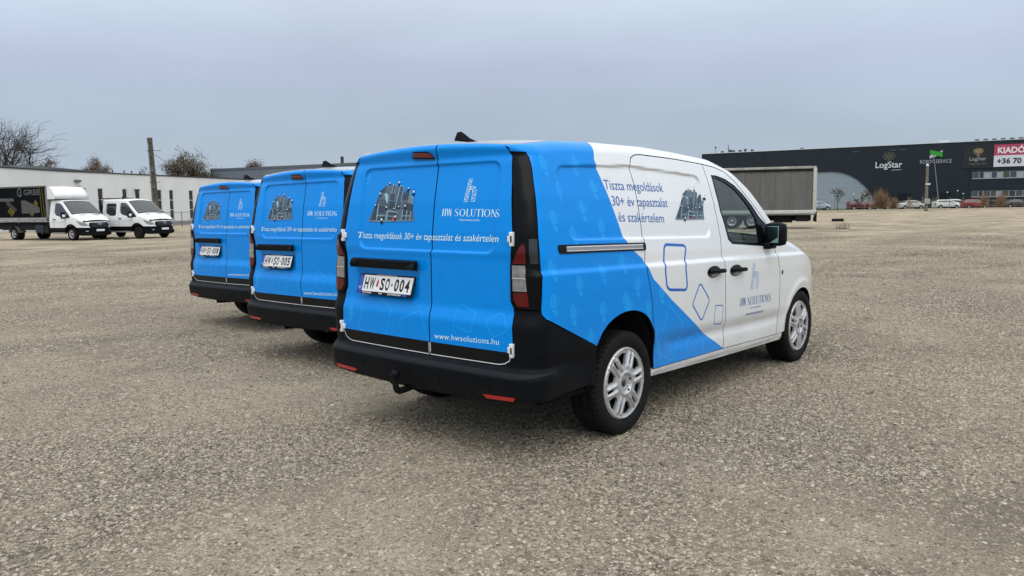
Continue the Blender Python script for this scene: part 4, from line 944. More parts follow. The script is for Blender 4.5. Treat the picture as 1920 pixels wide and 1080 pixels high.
def bush(lateral, depth, H, W_, label, seed, n, lv=(3, 4)):
    """dense rounded shrub: short twigs filling a dome, longer ones breaking its outline"""
    g = np.random.default_rng(seed); r = empty('shrub', place(lateral, depth)); v = []; f = []
    for i in range(n):
        u = g.normal(0, 1, 3); u /= np.linalg.norm(u); u[2] = abs(u[2]); k = g.uniform(.15, 1) ** .5 * (1 + .18 * math.sin(4 * math.atan2(u[1], u[0]) + seed) + .1 * g.normal())
        e = Vector((u[0] * W_ / 2 * k, u[1] * W_ / 2 * k, .12 * H + u[2] * H * .88 * k)); b = e - Vector((u[0], u[1], u[2] * 1.2)).normalized() * g.uniform(.25, .7) * H * .3 + Vector(g.normal(0, .05, 3)); w = .014
        j = len(v); v += [tuple(b), tuple(b + Vector((w, -w, 0))), tuple(e)]; f.append((j, j + 1, j + 2))
        for _ in range(2):
            q = b.lerp(e, g.uniform(.3, .9)); e2 = q + Vector(g.normal(0, .09, 3)) + Vector(tuple(u * .12)); j = len(v); v += [tuple(q), tuple(q + Vector((w, w, w))), tuple(e2)]; f.append((j, j + 1, j + 2))
    me = bpy.data.meshes.new('twigs'); me.from_pydata(v, [], f); me.polygons.foreach_set('material_index', g.integers(0, 2, len(f))); me.update()
    o = link_mesh('twigs', me, [LEAFS[lv[0]], LEAFS[lv[1]]], r); o['kind'] = 'stuff'; return tag(r, label, 'shrub')
bush(56.1, 118.5, 3.0, 2.9, 'large round orange-twigged bush at the fence', 51, 5200)
bush(58.3, 118.8, 2.0, 1.6, 'smaller orange bush leaning on the large round one', 52, 1400)
bush(61.9, 121, 2.2, 1.5, 'thin reddish shrub left of the short concrete post', 53, 260)
bush(69.4, 131, 2.3, 1.2, 'small orange shrub at the flagpole foot', 54, 240)
bush(71.0, 131, 2.4, 1.2, 'small orange shrub just right of the flagpole foot', 55, 240)
bush(74.0, 122, 2.6, 1.7, 'orange shrub before the left end of the lower windows', 56, 900)
bush(76.6, 122, 2.7, 2.2, 'broad orange-brown shrub below the lower windows', 57, 1300)
bush(82.5, 124, 2.0, 2.4, 'grey-brown shrub nearest the right edge', 58, 700, (4, 1))

# ------------------------------------------------------------------ the blue and white vans
def x_of_s(s, z):
    Xr = X_T(z); e = np.maximum(W_T(z - .02) - CR, .3); return s - e - CR * PI / 2 + Xr + CR
OAD = (1.4, 0, .9)

FX = {-1: (lambda x, z: hull_x(x, z, -1.0)), 1: (lambda x, z: hull_x(x, z, 1.0))}
FY = lambda y, z: hull_y(y, z)
def fx_off(sg, off): return lambda x, z: hull_x(x, z, sg, off)

EDGE = [(1.768, .668), (1.74, .69), (1.60, .712), (1.45, .730), (1.31, .748), (1.257, .745), (1.13, .730), (.94, .732), (.895, .757), (.72, .765), (.64, .757), (.605, .735), (.585, .700)]
def door_edge(z): zs = [e[0] for e in EDGE][::-1]; ys = [e[1] for e in EDGE][::-1]; return np.interp(z, zs, ys)
SEAM = -.107
def ztop_side(x): return float(TOP_T(max(x, -.80)))
TOPL = [(x, ztop_side(x) - .001) for x in np.arange(-.9, 3.62, .06)]
SLIDE = [(.386, 1.797), (.31, 1.792), (.255, 1.772), (.232, 1.74), (.223, 1.715), (.240, 1.60), (.237, 1.41), (.232, 1.237), (.214, 1.08), (.225, 1.0), (.273, .851), (.293, .707), (.320, .60), (.336, .485), (.335, .368)]
BPIL = [(1.262, 1.762), (1.289, 1.594), (1.308, 1.393), (1.332, 1.212), (1.325, 1.09), (1.345, .99), (1.363, .744), (1.395, .49), (1.380, .353)]
GUT = [(1.262, 1.762)] + SX['gutter'][1:] + [(2.30, 1.215), (2.343, 1.135)]
FDL = [(2.343, 1.135), (2.345, 1.083), (2.368, 1.013), (2.412, .873), (2.424, .64), (2.44, .448), (2.415, .326)]
RARCH = [(.336, .44), (.337, .485), (.320, .60), (.250, .713), (.160, .769), (.038, .797), (-.092, .792), (-.209, .756), (-.292, .700), (-.352, .625)]
def smooth_curve(p, n=4):
    p = [np.array(q) for q in p]; o = []
    for i in range(len(p) - 1):
        a, b, c, d = p[max(i - 1, 0)], p[i], p[i + 1], p[min(i + 2, len(p) - 1)]
        for k in range(n):
            t = k / n; o.append(tuple(.5 * ((2 * b) + (c - a) * t + (2 * a - 5 * b + 4 * c - d) * t * t + (3 * b - a - 3 * c + d) * t ** 3)))
    return o + [tuple(p[-1])]
RARCH = RARCH[:1] + smooth_curve(RARCH[1:])
FARCH = [(2.60, .33), (2.605, .40), (2.634, .480), (2.70, .59), (2.79, .65), (2.90, .685), (3.02, .685), (3.14, .65), (3.24, .585), (3.32, .48), (3.355, .38), (3.36, .27)]
FARCH = smooth_curve(FARCH)
SLIDE = SLIDE[:5] + smooth_curve(SLIDE[5:], 3)
WRAP = [(-.125, 1.90), (-.140, 1.858), (-.180, 1.74), (-.10, 1.545), (.009, 1.252), (.065, 1.19), (.188, 1.118), (.293, .98), (.542, .814), (.96, .568), (1.376, .36), (1.378, .10), (-2, .10), (-2, 2.1), (-.125, 2.1)]
def mi_wrap(c): return np.where(inside(WRAP, c), 1, 0)
WRAPLINE = [WRAP[1:11]]
def clipline(line, poly):
    """the run of a line that lies inside an outline"""
    l = resample(line, .01, False); k = inside(inset(poly, .004), l)
    idx = np.where(k)[0]
    return [] if len(idx) < 3 else [l[idx[0]:idx[-1] + 1][::2].tolist()]

def rr_line(x0, x1, z0, z1, r, off): return inset(rounded([(x0, z0), (x1, z0), (x1, z1), (x0, z1)], r, 8), -off)
def side_map(p):
    out_ = []
    for X, Z in p:
        x = X - .06 * (Z - .23); zt_ = np.interp(x, [-.6, .2, 1.2], [1.695, 1.722, 1.672]); zl = np.interp(x, [-.5, 1.2], [1.262, 1.215]); out_.append((x, zl + Z / .46 * (zt_ - zl)))
    return np.array(out_)
def closed(p): return np.vstack([p, p[:1]])
SIDE_LN = [closed(side_map(rr_line(-.585, 1.175, 0, .46, .07, o))) for o in (-.016, -.007, .002)] + [np.array([(x, z - .023 * x) for x in np.arange(-.8, 3.3, .1)]) for z in (1.058, 1.070, 1.079, 1.088, 1.102)]
REAR_LN = [closed(rr_line(-.60, .615, 1.195, 1.725, .07, o) - np.array([.02, 0])) for o in (-.018, -.008, .002)] + [closed(rr_line(-.315, .30, .885, 1.13, .04, o) + np.array([.315, 0])) for o in (-.03, -.012, .006)] + \
          [np.array([(y, z) for y in np.arange(-.78, .79, .06)]) for z in (.785, .805, .868, .885, 1.752, 1.775, 1.806)]
def rear_shape():
    """outline of one rear door pair in (y, z)"""
    zt = lambda y: float(TOP_T(-.80)) + .032 * (1 - min(abs(y) / .64, 1) ** 2)
    return zt

def glove(cx, cz, s):
    """outlines of one faint working-glove print: palm with dots, cuff, a brush stroke and a drop"""
    P = lambda l: np.array([(cx + a * s * 1.0, cz + b * s) for a, b in l])
    body = rounded([(-.30, .50), (.02, .74), (.34, .42), (.44, -.10), (.36, -.42), (-.26, -.36), (-.40, .10)], .18, 2)
    spots = [(-.12, .34), (.16, .38), (-.16, .06), (.14, .10), (-.06, -.18), (.22, -.14)]
    return [P(body)] + [P([(a + .06 * math.cos(t), b + .085 * math.sin(t)) for t in np.linspace(0, 2 * PI, 6)[:-1]]) for a, b in spots] + \
        [P([(-.18, -.48), (.38, -.54), (.46, -.86), (.40, -1.0), (.02, -.82)]), P([(.62, .36), (.74, .40), (.60, -.16), (.50, -.38)]), P([(-.62 + .06 * math.cos(t), .05 + .07 * math.sin(t)) for t in np.linspace(0, 2 * PI, 6)[:-1]])]
LINEB = mat('blue_line', (.0, .12, .50), rough=.3, coat=.3)
SIDE_PR = [(glove(x, z, .078), 3, [1]) for x, z in SX['hands']]
DOOR_PR = [(ring_loops(rounded(SX['sq1'], .02), .020), 4, None), (ring_loops(rounded(SX['sq2'], .02), .013), 4, None), (ring_loops(rounded(SX['sq3'], .01), .008), 4, None),
           (ring_loops(SX['outl1'], .010), 3, [1]), (strip_loops(SX['outl2'], .010), 3, [1])]
REAR_PR = {1: [(strip_loops(SY[k], .006), 3, [0]) for k in ('A1', 'A2', 'B')] + [(glove(.668, .77, .07), 3, [0]), (glove(.56, 1.665, .05), 3, [0])],
           -1: [(ring_loops(rounded(SY[k], .03), .006), 3, [0]) for k in ('Cc', 'D')] + [(ring_loops(rounded(SY[k], .03), .006), 4, [0]) for k in ('E', 'F')]}

def skyline(pr, M, mirrored=False):
    """printed cluster of grey towers with little figures; drawn in a 0..1 by 0..1 box. M maps to the surface"""
    def P(l): return [M(a, b) for a, b in l]
    D, Mi, Lg, Ed, Wh, Bk, Rd = range(7)
    BASE = [(100, 950), (125, 820), (160, 740), (205, 620), (215, 530), (262, 480), (262, 380), (362, 280), (440, 310), (470, 262), (525, 298), (525, 330), (600, 292), (668, 340), (655, 520), (665, 460), (720, 380), (775, 380), (775, 490), (842, 517), (840, 700), (880, 945)]
    # px of the print / 800 wide, 780 high
    def q(l, m): pr.poly(P([((x - 80) / 800, (955 - y) / 780) for x, y in l]), m)
    v2_, tr_, _ = triangulate([((x - 80) / 800, (955 - y) / 780) for x, y in BASE], res=9); pr.add([M(a, b) for a, b in v2_], [tuple(t) for t in tr_], Mi)
    q([(80, 950), (125, 820), (160, 830), (150, 950)], Mi); q([(825, 930), (840, 700), (880, 930)], Mi)
    q([(120, 945), (160, 740), (210, 590), (235, 600), (215, 945)], D)
    q([(205, 620), (225, 510), (262, 480), (262, 380), (362, 280), (440, 320), (395, 640), (245, 610)], D)
    q([(345, 440), (355, 310), (440, 345), (425, 445)], Mi); q([(250, 600), (262, 400), (330, 440), (400, 480), (385, 620)], Mi)
    q([(335, 455), (340, 425), (410, 460), (408, 600), (385, 620), (390, 480)], Ed)
    q([(220, 940), (245, 615), (400, 650), (380, 850), (225, 845)], Mi); q([(255, 800), (262, 650), (385, 680), (370, 810)], D)
    q([(220, 845), (380, 845), (372, 855), (222, 857)], Ed); q([(220, 935), (222, 857), (372, 857), (372, 940)], D)
    q([(222, 930), (245, 612), (255, 614), (234, 930)], Ed); q([(362, 280), (440, 322), (436, 338), (358, 298)], Lg)
    q([(400, 700), (470, 262), (525, 300), (505, 436), (450, 430), (430, 740)], Mi)
    q([(465, 420), (478, 272), (520, 300), (505, 430)], D); q([(432, 700), (474, 262), (482, 264), (440, 700)], Ed)
    q([(470, 262), (525, 298), (522, 306), (474, 272)], Ed); q([(520, 300), (525, 302), (508, 436), (500, 434)], Ed)
    q([(455, 440), (550, 470), (545, 580), (445, 560)], D); q([(440, 580), (545, 600), (540, 740), (430, 720)], D)
    q([(540, 740), (600, 295), (668, 340), (640, 600), (580, 740)], D); q([(525, 330), (600, 290), (560, 600), (520, 600)], Mi)
    for k in range(7): q([(590 - k * 5, 350 + k * 44), (655 - k * 5, 374 + k * 44), (654 - k * 5, 380 + k * 44), (589 - k * 5, 356 + k * 44)], Lg)
    q([(540, 740), (598, 292), (606, 296), (550, 740)], Ed); q([(600, 292), (668, 338), (666, 348), (602, 302)], Ed); q([(660, 340), (668, 340), (642, 600), (634, 600)], Ed)
    q([(660, 560), (665, 460), (700, 410), (720, 380), (770, 380), (780, 560)], D); q([(770, 400), (780, 400), (785, 480), (772, 480)], Ed)
    q([(625, 700), (640, 600), (770, 560), (770, 760)], Mi); q([(765, 490), (838, 520), (835, 640), (762, 620)], Lg)
    for k in range(4): q([(778, 520 + k * 27), (828, 534 + k * 27), (828, 540 + k * 27), (778, 526 + k * 27)], D)
    q([(765, 487), (842, 517), (840, 527), (765, 498)], Ed); q([(832, 520), (841, 520), (836, 645), (828, 643)], Ed)
    q([(700, 620), (840, 650), (830, 770), (690, 745)], D)
    q([(375, 940), (400, 750), (590, 780), (590, 940)], Mi); q([(430, 935), (435, 790), (575, 800), (570, 935)], D)
    q([(400, 930), (418, 750), (430, 752), (416, 930)], Ed); q([(418, 748), (592, 780), (590, 792), (418, 762)], Ed); q([(430, 850), (572, 855), (572, 864), (430, 860)], Ed)
    q([(585, 940), (590, 770), (680, 730), (825, 770), (815, 930)], Mi); q([(670, 920), (682, 745), (815, 780), (808, 920)], D)
    for x0 in (664, 738, 800): q([(x0, 925), (x0 + 12, 745 + (x0 - 664) * .2), (x0 + 22, 748 + (x0 - 664) * .2), (x0 + 10, 925)], Ed)
    q([(668, 848), (815, 848), (815, 858), (668, 858)], Ed)
    q([(80, 938), (880, 926), (880, 940), (640, 950), (300, 962), (80, 955)], Lg)
    def man(x, y, h, red=False):
        h *= .82
        q([(x - h * .10, y), (x - h * .13, y - h * .45), (x + h * .13, y - h * .45), (x + h * .12, y), (x + h * .03, y), (x, y - h * .3), (x - h * .02, y)], Bk)
        q([(x - h * .09, y - h * .46), (x - h * .12, y - h * .72), (x - h * .04, y - h * .80), (x + h * .05, y - h * .80), (x + h * .12, y - h * .70), (x + h * .08, y - h * .46)], Wh)
        q([(x - h * .07, y - h * .84), (x - h * .07, y - h), (x + h * .08, y - h), (x + h * .08, y - h * .84)], Bk)
    for x, y, h in [(415, 300, 100), (578, 310, 135), (745, 400, 95), (835, 500, 155), (262, 500, 125), (200, 700, 95), (400, 750, 120), (530, 760, 80), (612, 730, 95), (722, 735, 130), (330, 1005, 170), (568, 935, 140)]: man(x, y, h)
    q([(515, 940), (522, 885), (550, 880), (556, 940)], Rd)

def truss_h(pr, M, w, mi=0):
    """the letter h drawn as a lattice, in a box .75 wide and 1 high"""
    segs = []
    def ladder(pts_l, pts_r):
        for a, b in zip(pts_l, pts_r): segs.append((a, b))
        for L_ in (pts_l, pts_r):
            for a, b in zip(L_[:-1], L_[1:]): segs.append((a, b))
        for i in range(len(pts_l) - 1): segs.append((pts_l[i], pts_r[i + 1]) if i % 2 else (pts_r[i], pts_l[i + 1]))
    n = 9
    ladder([(.0 + .20 * i / n * 1, i / n) for i in range(n + 1)], [(.24 + .18 * i / n, i / n) for i in range(n + 1)])
    arcl = [(.30, .46), (.36, .53), (.50, .53), (.54, .42), (.54, .28), (.52, .14), (.50, 0)]
    arcr = [(.33, .60), (.46, .68), (.68, .64), (.78, .50), (.78, .32), (.76, .16), (.74, 0)]
    ladder(arcl, arcr)
    for a, b in segs: pr.stroke([M(*a), M(*b)], w, mi)

def logotype(pr, a, b, h, mi=0, bold=1.0):
    """HW SOLUTIONS in a high-contrast roman"""
    G = Print(); T = .125 * bold; t = .045 * bold; x = 0.0
    def st(p, w): G.stroke([(x + u, v) for u, v in p], w)
    def ring(cx, rx):
        A = [(x + cx + rx * math.cos(k), .5 + .5 * math.sin(k)) for k in np.linspace(0, 2 * PI, 25)[:-1]]
        B = [(x + cx + (rx - T) * math.cos(k), .5 + (.5 - t) * math.sin(k)) for k in np.linspace(0, 2 * PI, 25)[:-1]]
        n = 24; G.add(A + B, [(i, (i + 1) % n, n + (i + 1) % n, n + i) for i in range(n)])
    def serif(cx, y, w=.11): st([(cx - w, y), (cx + w, y)], .035 * bold)
    # H
    st([(.10, 0), (.14, 1)], T); st([(.42, 0), (.46, 1)], T); st([(.12, .5), (.44, .5)], t * .6); serif(.10, .015); serif(.46, .985); x += .62
    # W
    st([(.04, 1), (.16, 0)], T * .8); st([(.16, 0), (.30, 1)], t); st([(.28, 1), (.52, 0)], T * 1.1); st([(.52, 0), (.56, 1)], t); serif(.04, .985, .07); x += .98
    # S
    def S(): st([(.46, .84), (.40, .95), (.27, .985), (.12, .90), (.09, .75), (.17, .62), (.36, .42), (.46, .26), (.40, .09), (.25, .015), (.10, .06), (.03, .20)], [t, t, t, t * 1.6, T * .8, T, T, T * .8, t * 1.5, t, t, t])
    S(); x += .60
    ring(.37, .36); x += .82
    st([(.12, 0), (.14, 1)], T); st([(.1, .025), (.46, .025)], .05 * bold); st([(.45, .0), (.49, .2)], t); serif(.14, .985); x += .56
    st([(.10, 1), (.10, .3), (.16, .09), (.30, .02), (.44, .09), (.50, .3), (.50, 1)], [T, T, T * .8, t, t, t, t]); serif(.10, .985); serif(.50, .985, .08); x += .68
    st([(.27, 0), (.27, 1)], T); st([(.0, .975), (.54, .975)], .05 * bold); st([(.0, .97), (-.02, .80)], t); st([(.54, .97), (.56, .80)], t); x += .66
    st([(.08, 0), (.08, 1)], T); serif(.08, .985, .1); serif(.08, .015, .1); x += .24
    ring(.37, .36); x += .82
    st([(.08, 0), (.08, 1)], t); st([(.08, 1), (.52, 0)], T); st([(.54, 0), (.54, 1)], t); serif(.08, .015, .08); serif(.54, .985, .08); x += .68
    S(); x += .5
    W = x; a = np.array(a, float); b = np.array(b, float); d = (b - a) / W; nn = np.array([-(b - a)[1], (b - a)[0]]) / np.linalg.norm(b - a) * h
    if nn[1] < 0: nn = -nn
    pr.add([a + d * u + nn * v for u, v in G.v], G.f, mi)

# ---- wheels
def make_tyre_mesh():
    mb = MB(); R = .336; n = 216
    prof = [(.232, -.088), (.240, -.098), (.262, -.1085), (.290, -.110), (.312, -.105), (.325, -.096), (.3325, -.086)]
    full = prof + [(.336, -.070), (.3365, -.052), (.337, -.030), (.337, -.010)]
    full = full + [(r, -h) for r, h in full[::-1]]
    vs_ = []; m = len(full)
    for k in range(n):
        t = 2 * PI * k / n
        for i, (r, h) in enumerate(full):
            rr = r
            if r > .326:
                ph = (k + int(abs(h) * 90)) % 4
                if ph == 0: rr -= .009
                if abs(abs(h) - .030) < .003: rr -= .008
                if abs(abs(h) - .086) < .003 and k % 4 == 1: rr -= .004
            vs_.append((rr * math.cos(t), h, rr * math.sin(t)))
    fs_ = [(k * m + i, ((k + 1) % n) * m + i, ((k + 1) % n) * m + i + 1, k * m + i + 1) for k in range(n) for i in range(m - 1)]
    mb.add(vs_, fs_, 0, False)
    me = mb.mesh('tyre'); 
    sm = [abs(p.normal.y) > .55 for p in me.polygons]; me.polygons.foreach_set('use_smooth', sm); return me
def cover_height(a, b):
    r = np.hypot(a, b); th = np.arctan2(b, a)
    base = np.interp(r, [0, .03, .034, .055, .066, .075, .085, .12, .19, .212, .222, .232], [.004, .004, .008, .010, .026, .028, .020, .014, .010, .012, .020, .006])
    k = (np.degrees(th) - 9) % 60; k = np.minimum(k, 60 - k); lat = r * np.sin(np.radians(k))
    arm = np.exp(-((lat - .022) / .010) ** 2) * np.clip((r - .085) / .03, 0, 1) * np.clip((.213 - r) / .02, 0, 1)
    return base + .016 * arm
def make_cover_mesh(parent):
    holes = []
    for k in range(6):
        c = math.radians(9 + 60 * k)
        u = np.array([math.cos(c), math.sin(c)]); v = np.array([-u[1], u[0]])
        holes.append(rounded([u * .128 - v * .0075, u * .196 - v * .009, u * .196 + v * .009, u * .128 + v * .0075], .004, 2))
        c = math.radians(39 + 60 * k); u = np.array([math.cos(c), math.sin(c)]); v = np.array([-u[1], u[0]])
        holes.append(rounded([u * .122 - v * .018, u * .190 - v * .050, u * .202 - v * .0, u * .190 + v * .050, u * .122 + v * .018], .008, 2))
    for k in range(5):
        c = math.radians(20 + 72 * k); A = [c - .17, c + .17]
        holes.append([(.064 * math.cos(A[0]), .064 * math.sin(A[0])), (.064 * math.cos(A[1]), .064 * math.sin(A[1])), (.057 * math.cos(A[1]), .057 * math.sin(A[1])), (.057 * math.cos(A[0]), .057 * math.sin(A[0]))])
    outer = [(.232 * math.cos(t), .232 * math.sin(t)) for t in np.linspace(0, 2 * PI, 97)[:-1]]
    F = lambda a, b: np.stack([a, -(.088 + cover_height(a, b)), b], -1)
    return panel('wheel_cover', F, outer, SILVER, parent, holes, res=.008, gap=0, rim=.016, center=(0, 1, 0))
def make_wheel(name, loc, sg, parent, rot=0.):
    w = empty(name, loc, parent=parent)
    if 'tyre' not in CACHE:
        CACHE['tyre'] = make_tyre_mesh(); CACHE['tyre'].materials.append(RUBBER)
        c = make_cover_mesh(None); CACHE['cover'] = c.data; bpy.data.objects.remove(c)
        mb = MB(); mb.lathe([(.231, -.09), (.20, -.062), (.12, -.055), (.001, -.05)], 40); CACHE['disc'] = mb.mesh('inner_disc'); CACHE['disc'].materials.append(DARKIN)
        mb = MB(); mb.lathe([(.0245, -.094), (.022, -.097), (.001, -.0975)], 24); CACHE['cap'] = mb.mesh('cap'); CACHE['cap'].materials.append(mat('cap_dark', (.01, .012, .02), rough=.2, coat=1.))
    for nm, key in (('tyre', 'tyre'), ('wheel_cover', 'cover'), ('rim', 'disc'), ('centre_cap', 'cap')):
        o = bpy.data.objects.new(nm, CACHE[key]); COL.objects.link(o); o.parent = w
    w.rotation_euler = (0, rot, PI if sg > 0 else 0)
    return w
CACHE = {}

def make_van():
    van = empty('delivery_van')
    # ---------- side panels, doors, fenders
    for sg in (-1, 1):
        F = FX[sg]; right = sg < 0; res = .0125 if right else .04
        zs = np.array([1.768, 1.74, 1.60, 1.45, 1.31, 1.257, 1.13, .94, .896])
        side_edge = [(-.800, 1.761), (-.791, 1.735), (-.793, 1.683), (-.812, 1.565), (-.844, 1.309), (-.850, 1.2), (-.852, 1.135), (-.866, .896)]
        topl = [p for p in TOPL if p[0] < 2.52]
        # start at the door edge above the pillar trim, over the top, forward to the windscreen foot, back along the door tops
        x_de = float(x_of_s(.668, 1.768)); x_top = float(x_of_s(.60, 1.80))
        outer = [(x_de, 1.768), (x_de - .005, 1.79), (x_top, ztop_side(-.8) - .001)] + [p for p in topl if p[0] > x_top + .02] + [(2.45, 1.21), (2.343, 1.135)]
        outer += [p for p in GUT[::-1] if p[0] < 2.33]
        if right: outer += [(.9, 1.782), (.739, 1.788)] + SLIDE[:-1]
        else: outer += BPIL[1:] + [(.337, .368)]
        outer += [(.337, .42)] + RARCH[1:] + [(-.836, .842), (-.862, .87)] + side_edge[::-1]
        outer = [outer[0]] + [p for i, p in enumerate(outer[1:], 1) if np.hypot(p[0] - outer[i - 1][0], p[1] - outer[i - 1][1]) > .004]
        panel('side_panel', F, outer, [WHITE, BLUE, DARKIN, BLUE_L], van, rimmat=2, prints=SIDE_PR if right else (), gap=.0036, lines=clipline(WRAPLINE[0], outer) + (SIDE_LN if right else []), res=res, which=mi_wrap)
        if right:
            so = [(.9, 1.782), (.739, 1.788)] + SLIDE + [(1.0, .357)] + BPIL[::-1]
            sd = panel('sliding_door', F, so, [WHITE, BLUE, DARKIN, BLUE_L, LINEB], van, rimmat=2, prints=SIDE_PR + DOOR_PR, gap=.0036, lines=clipline(WRAPLINE[0], so) + SIDE_LN, res=res, which=mi_wrap)
        fo = GUT + FDL[1:] + [(1.9, .339)] + BPIL[::-1][:-1]
        fd = panel('front_door', F, fo, [WHITE, DARKIN], van, rimmat=1, gap=.0036, holes=[SX['window']], res=res, lines=SIDE_LN[3:] if right else ())
        # glazing: black surround, then glass
        panel('window_frame', fx_off(sg, -.004), inset(SX['window'], .003), GLOSSB, fd, holes=[SX['glass']], res=.03, gap=0, rim=.012)
        panel('door_window', fx_off(sg, -.010), SX['glass'], GLASS, fd, res=.05, gap=0, rim=.004)
        fe = [(2.343, 1.135), (2.52, 1.19), (2.62, 1.14)] + [p for p in TOPL if 2.65 < p[0] < 3.55] + [(3.56, .955), (3.60, .85), (3.60, .27)] + FARCH[::-1] + [(2.54, .325)] + FDL[::-1][:-1]
        panel('front_fender', F, fe, [WHITE, DARKIN], van, rimmat=1, gap=.0036, res=res, lines=SIDE_LN[3:] if right else ())
        panel('headlight', fx_off(sg, .004), rounded([(3.30, .90), (3.58, .93), (3.59, .74), (3.47, .76)], .03), GREYL, van, res=.03, gap=0)
        panel('sill', F, [(.345, .366), (1.377, .351), (2.42, .325), (2.54, .325), (2.55, .262), (1.4, .285), (.33, .318), (.318, .328)], WHITE, van, res=.02, gap=.001, rim=.05)
        # pillar trim and tail light
        ed = [(float(x_of_s(door_edge(z) + .003, z)), z) for z in [1.764, 1.74, 1.67, 1.60, 1.45, 1.31, 1.257, 1.18, 1.13, 1.02, .94, .90]]
        tr = ed + side_edge[::-1][0:1] + side_edge[::-1][1:]
        panel('pillar_trim', F, tr, GLOSSB, van, res=.025, gap=.001)
        FS = (lambda sgn: (lambda s, z: hull_s(np.abs(s), z, sgn, .010)))(sg)
        lo = [(abs(a), b) for a, b in SY['lampout']]; 
        tl = panel('tail_light', FS, rounded([(a if a < .92 else a - .02, b) for a, b in lo], .01), GLOSSB, van, res=.02, gap=0, rim=.012)
        FS2 = (lambda sgn: (lambda s, z: hull_s(np.abs(s), z, sgn, .013)))(sg)
        panel('red_lens', FS2, [(abs(a), b) for a, b in SY['lampred1']], REDL, tl, res=.02, gap=.001, rim=.006)
        panel('red_lens', FS2, [(abs(a), b) for a, b in SY['lampred2']], REDL, tl, res=.02, gap=.001, rim=.006)
        g = [(abs(a), b) for a, b in SY['lampgrey']]
        panel('clear_lens', FS2, [(.749, 1.141), (.799, 1.143), (.831, 1.143), (.846, .998), (.802, .997), (.754, .996)][0:1] + [(.832, 1.143), (.846, .998), (.754, .996)], GREYL, tl, res=.02, gap=.001, rim=.006)
        pr = Print(); pr.stroke([(.752, 1.070), (.839, 1.070)], .003); pr.lay('lens_joint', FS2, PLATEW, tl, lift=.002)
        panel('lamp_recess', FS2, [(abs(a), b) for a, b in SY['black']], mat('smoked_plastic', (.012, .016, .02), rough=.35, coat=.5), tl, res=.03, gap=0, rim=.004)
        # arches
        for cx, ry, zc, rad in ((-.005, .47, .335, .375), (2.975, .36, .33, .40)):
            mb = MB(); nseg = 24; pr_ = []
            for k in range(nseg + 1):
                t = PI * (.0 + 1.0 * k / nseg); pr_.append((cx + (rad + .0) * math.cos(t), zc + (ry + .02 if cx < 1 else .38) * math.sin(t)))
            v = [(a, sg * (float(half_width(np.array(a), np.array(min(b, .9)))) - .03), b) for a, b in pr_] + [(a, sg * .60, b) for a, b in pr_]; n = nseg + 1
            mb.add(v, [(i, i + 1, n + i + 1, n + i) for i in range(nseg)] + [tuple(range(n, 2 * n))], 0, True)
            mb.build('wheel_arch_liner', DARKIN, van, recalc=False)
        # dark inner shell behind the joints
        ih = [(-.80, .36), (-.80, 1.70), (-.6, 1.78), (.9, 1.78), (1.35, 1.745), (1.75, 1.65), (2.05, 1.44), (2.3, 1.2), (2.55, 1.07), (3.4, .92), (3.45, .30), (3.36, .30)] + FARCH[::-1] + [(2.5, .34), (.42, .34)] + [(a * 1.05, b + .01) for a, b in RARCH[:]] + [(-.38, .40)]
        panel('body_shell', fx_off(sg, -.035), ih, DARKIN, van, holes=[inset(SX['glass'], -.02)], res=.08, gap=0, rim=0)
        # front wing mirror
        rzm = .0
        M = Matrix.Translation((2.17, sg * .985, 1.205)) @ Matrix.Rotation(sg * .10, 4, 'Z')
        mm = MB(); mm.bevbox(-.055, .060, -.088, .088, -.095, .10, .05, 0, M)
        mir = mm.build('wing_mirror', PLAST, van)
        g_ = MB(); g_.bevbox(-.060, -.052, -.055, .070, -.066, .070, .004, 0, M); g_.build('mirror_glass', mat('mirror_glass', (.22, .34, .34), rough=.03, metal=1.), mir)
        a_ = MB(); a_.bevbox(2.10, 2.25, min(sg * .87, sg * .97), max(sg * .87, sg * .97), 1.085, 1.14, .02); a_.build('mirror_arm', PLAST, mir)
        # door handles: cup and grip
        for hx, hz, par in (((1.170, .965, sd), (1.545, .950, fd)) if right else ((1.545, .950, fd),)):
            cup = Print(); cup.poly([(hx - .012 + .105 * math.cos(t), hz + .044 * math.sin(t)) for t in np.linspace(0, 2 * PI, 29)[:-1]])
            cup.lay('handle_cup', F, mat('handle_cup', (.012, .013, .014), rough=.35, spec=.3), par, lift=.003)
            cup2 = Print(); cup2.poly([(hx + .005 + .070 * math.cos(t), hz - .026 + .012 * math.sin(t)) for t in np.linspace(0, 2 * PI, 21)[:-1]]); cup2.lay('cup_light', F, mat('cup_light', (.22, .235, .24), rough=.25, coat=.6), par, lift=.004)  # light caught in the bottom of the cup, painted as a pale ellipse
            p0 = hull_x(hx - .095, hz + .006, sg, .006); p1 = hull_x(hx - .05, hz + .006, sg, .020); p2 = hull_x(hx + .05, hz + .004, sg, .028); p3 = hull_x(hx + .122, hz, sg, .024)
            hb = MB(); hb.tube([p0, p1, p2, p3], [.013, .016, .017, .016], 10); hb.build('door_handle', PLAST, par)
    F = FX[-1]
    # slide rail on the right side
    rl = panel('slide_rail', fx_off(-1, .006), rounded([(-.698, 1.247), (.236, 1.221), (.236, 1.171), (-.694, 1.197)], .018), BLACKF, van, res=.03, gap=0, rim=.008)
    panel('rail_insert', fx_off(-1, .012), [(-.63, 1.236), (.19, 1.214), (.19, 1.181), (-.63, 1.205)], RAILM, rl, res=.03, gap=0, rim=.006)
    pr = Print(); pr.stroke([(-.63, 1.232), (.19, 1.2095)], .005); pr.stroke([(-.63, 1.210), (.19, 1.186)], .003); pr.lay('rail_line', fx_off(-1, .012), WHITE, rl, lift=.002)
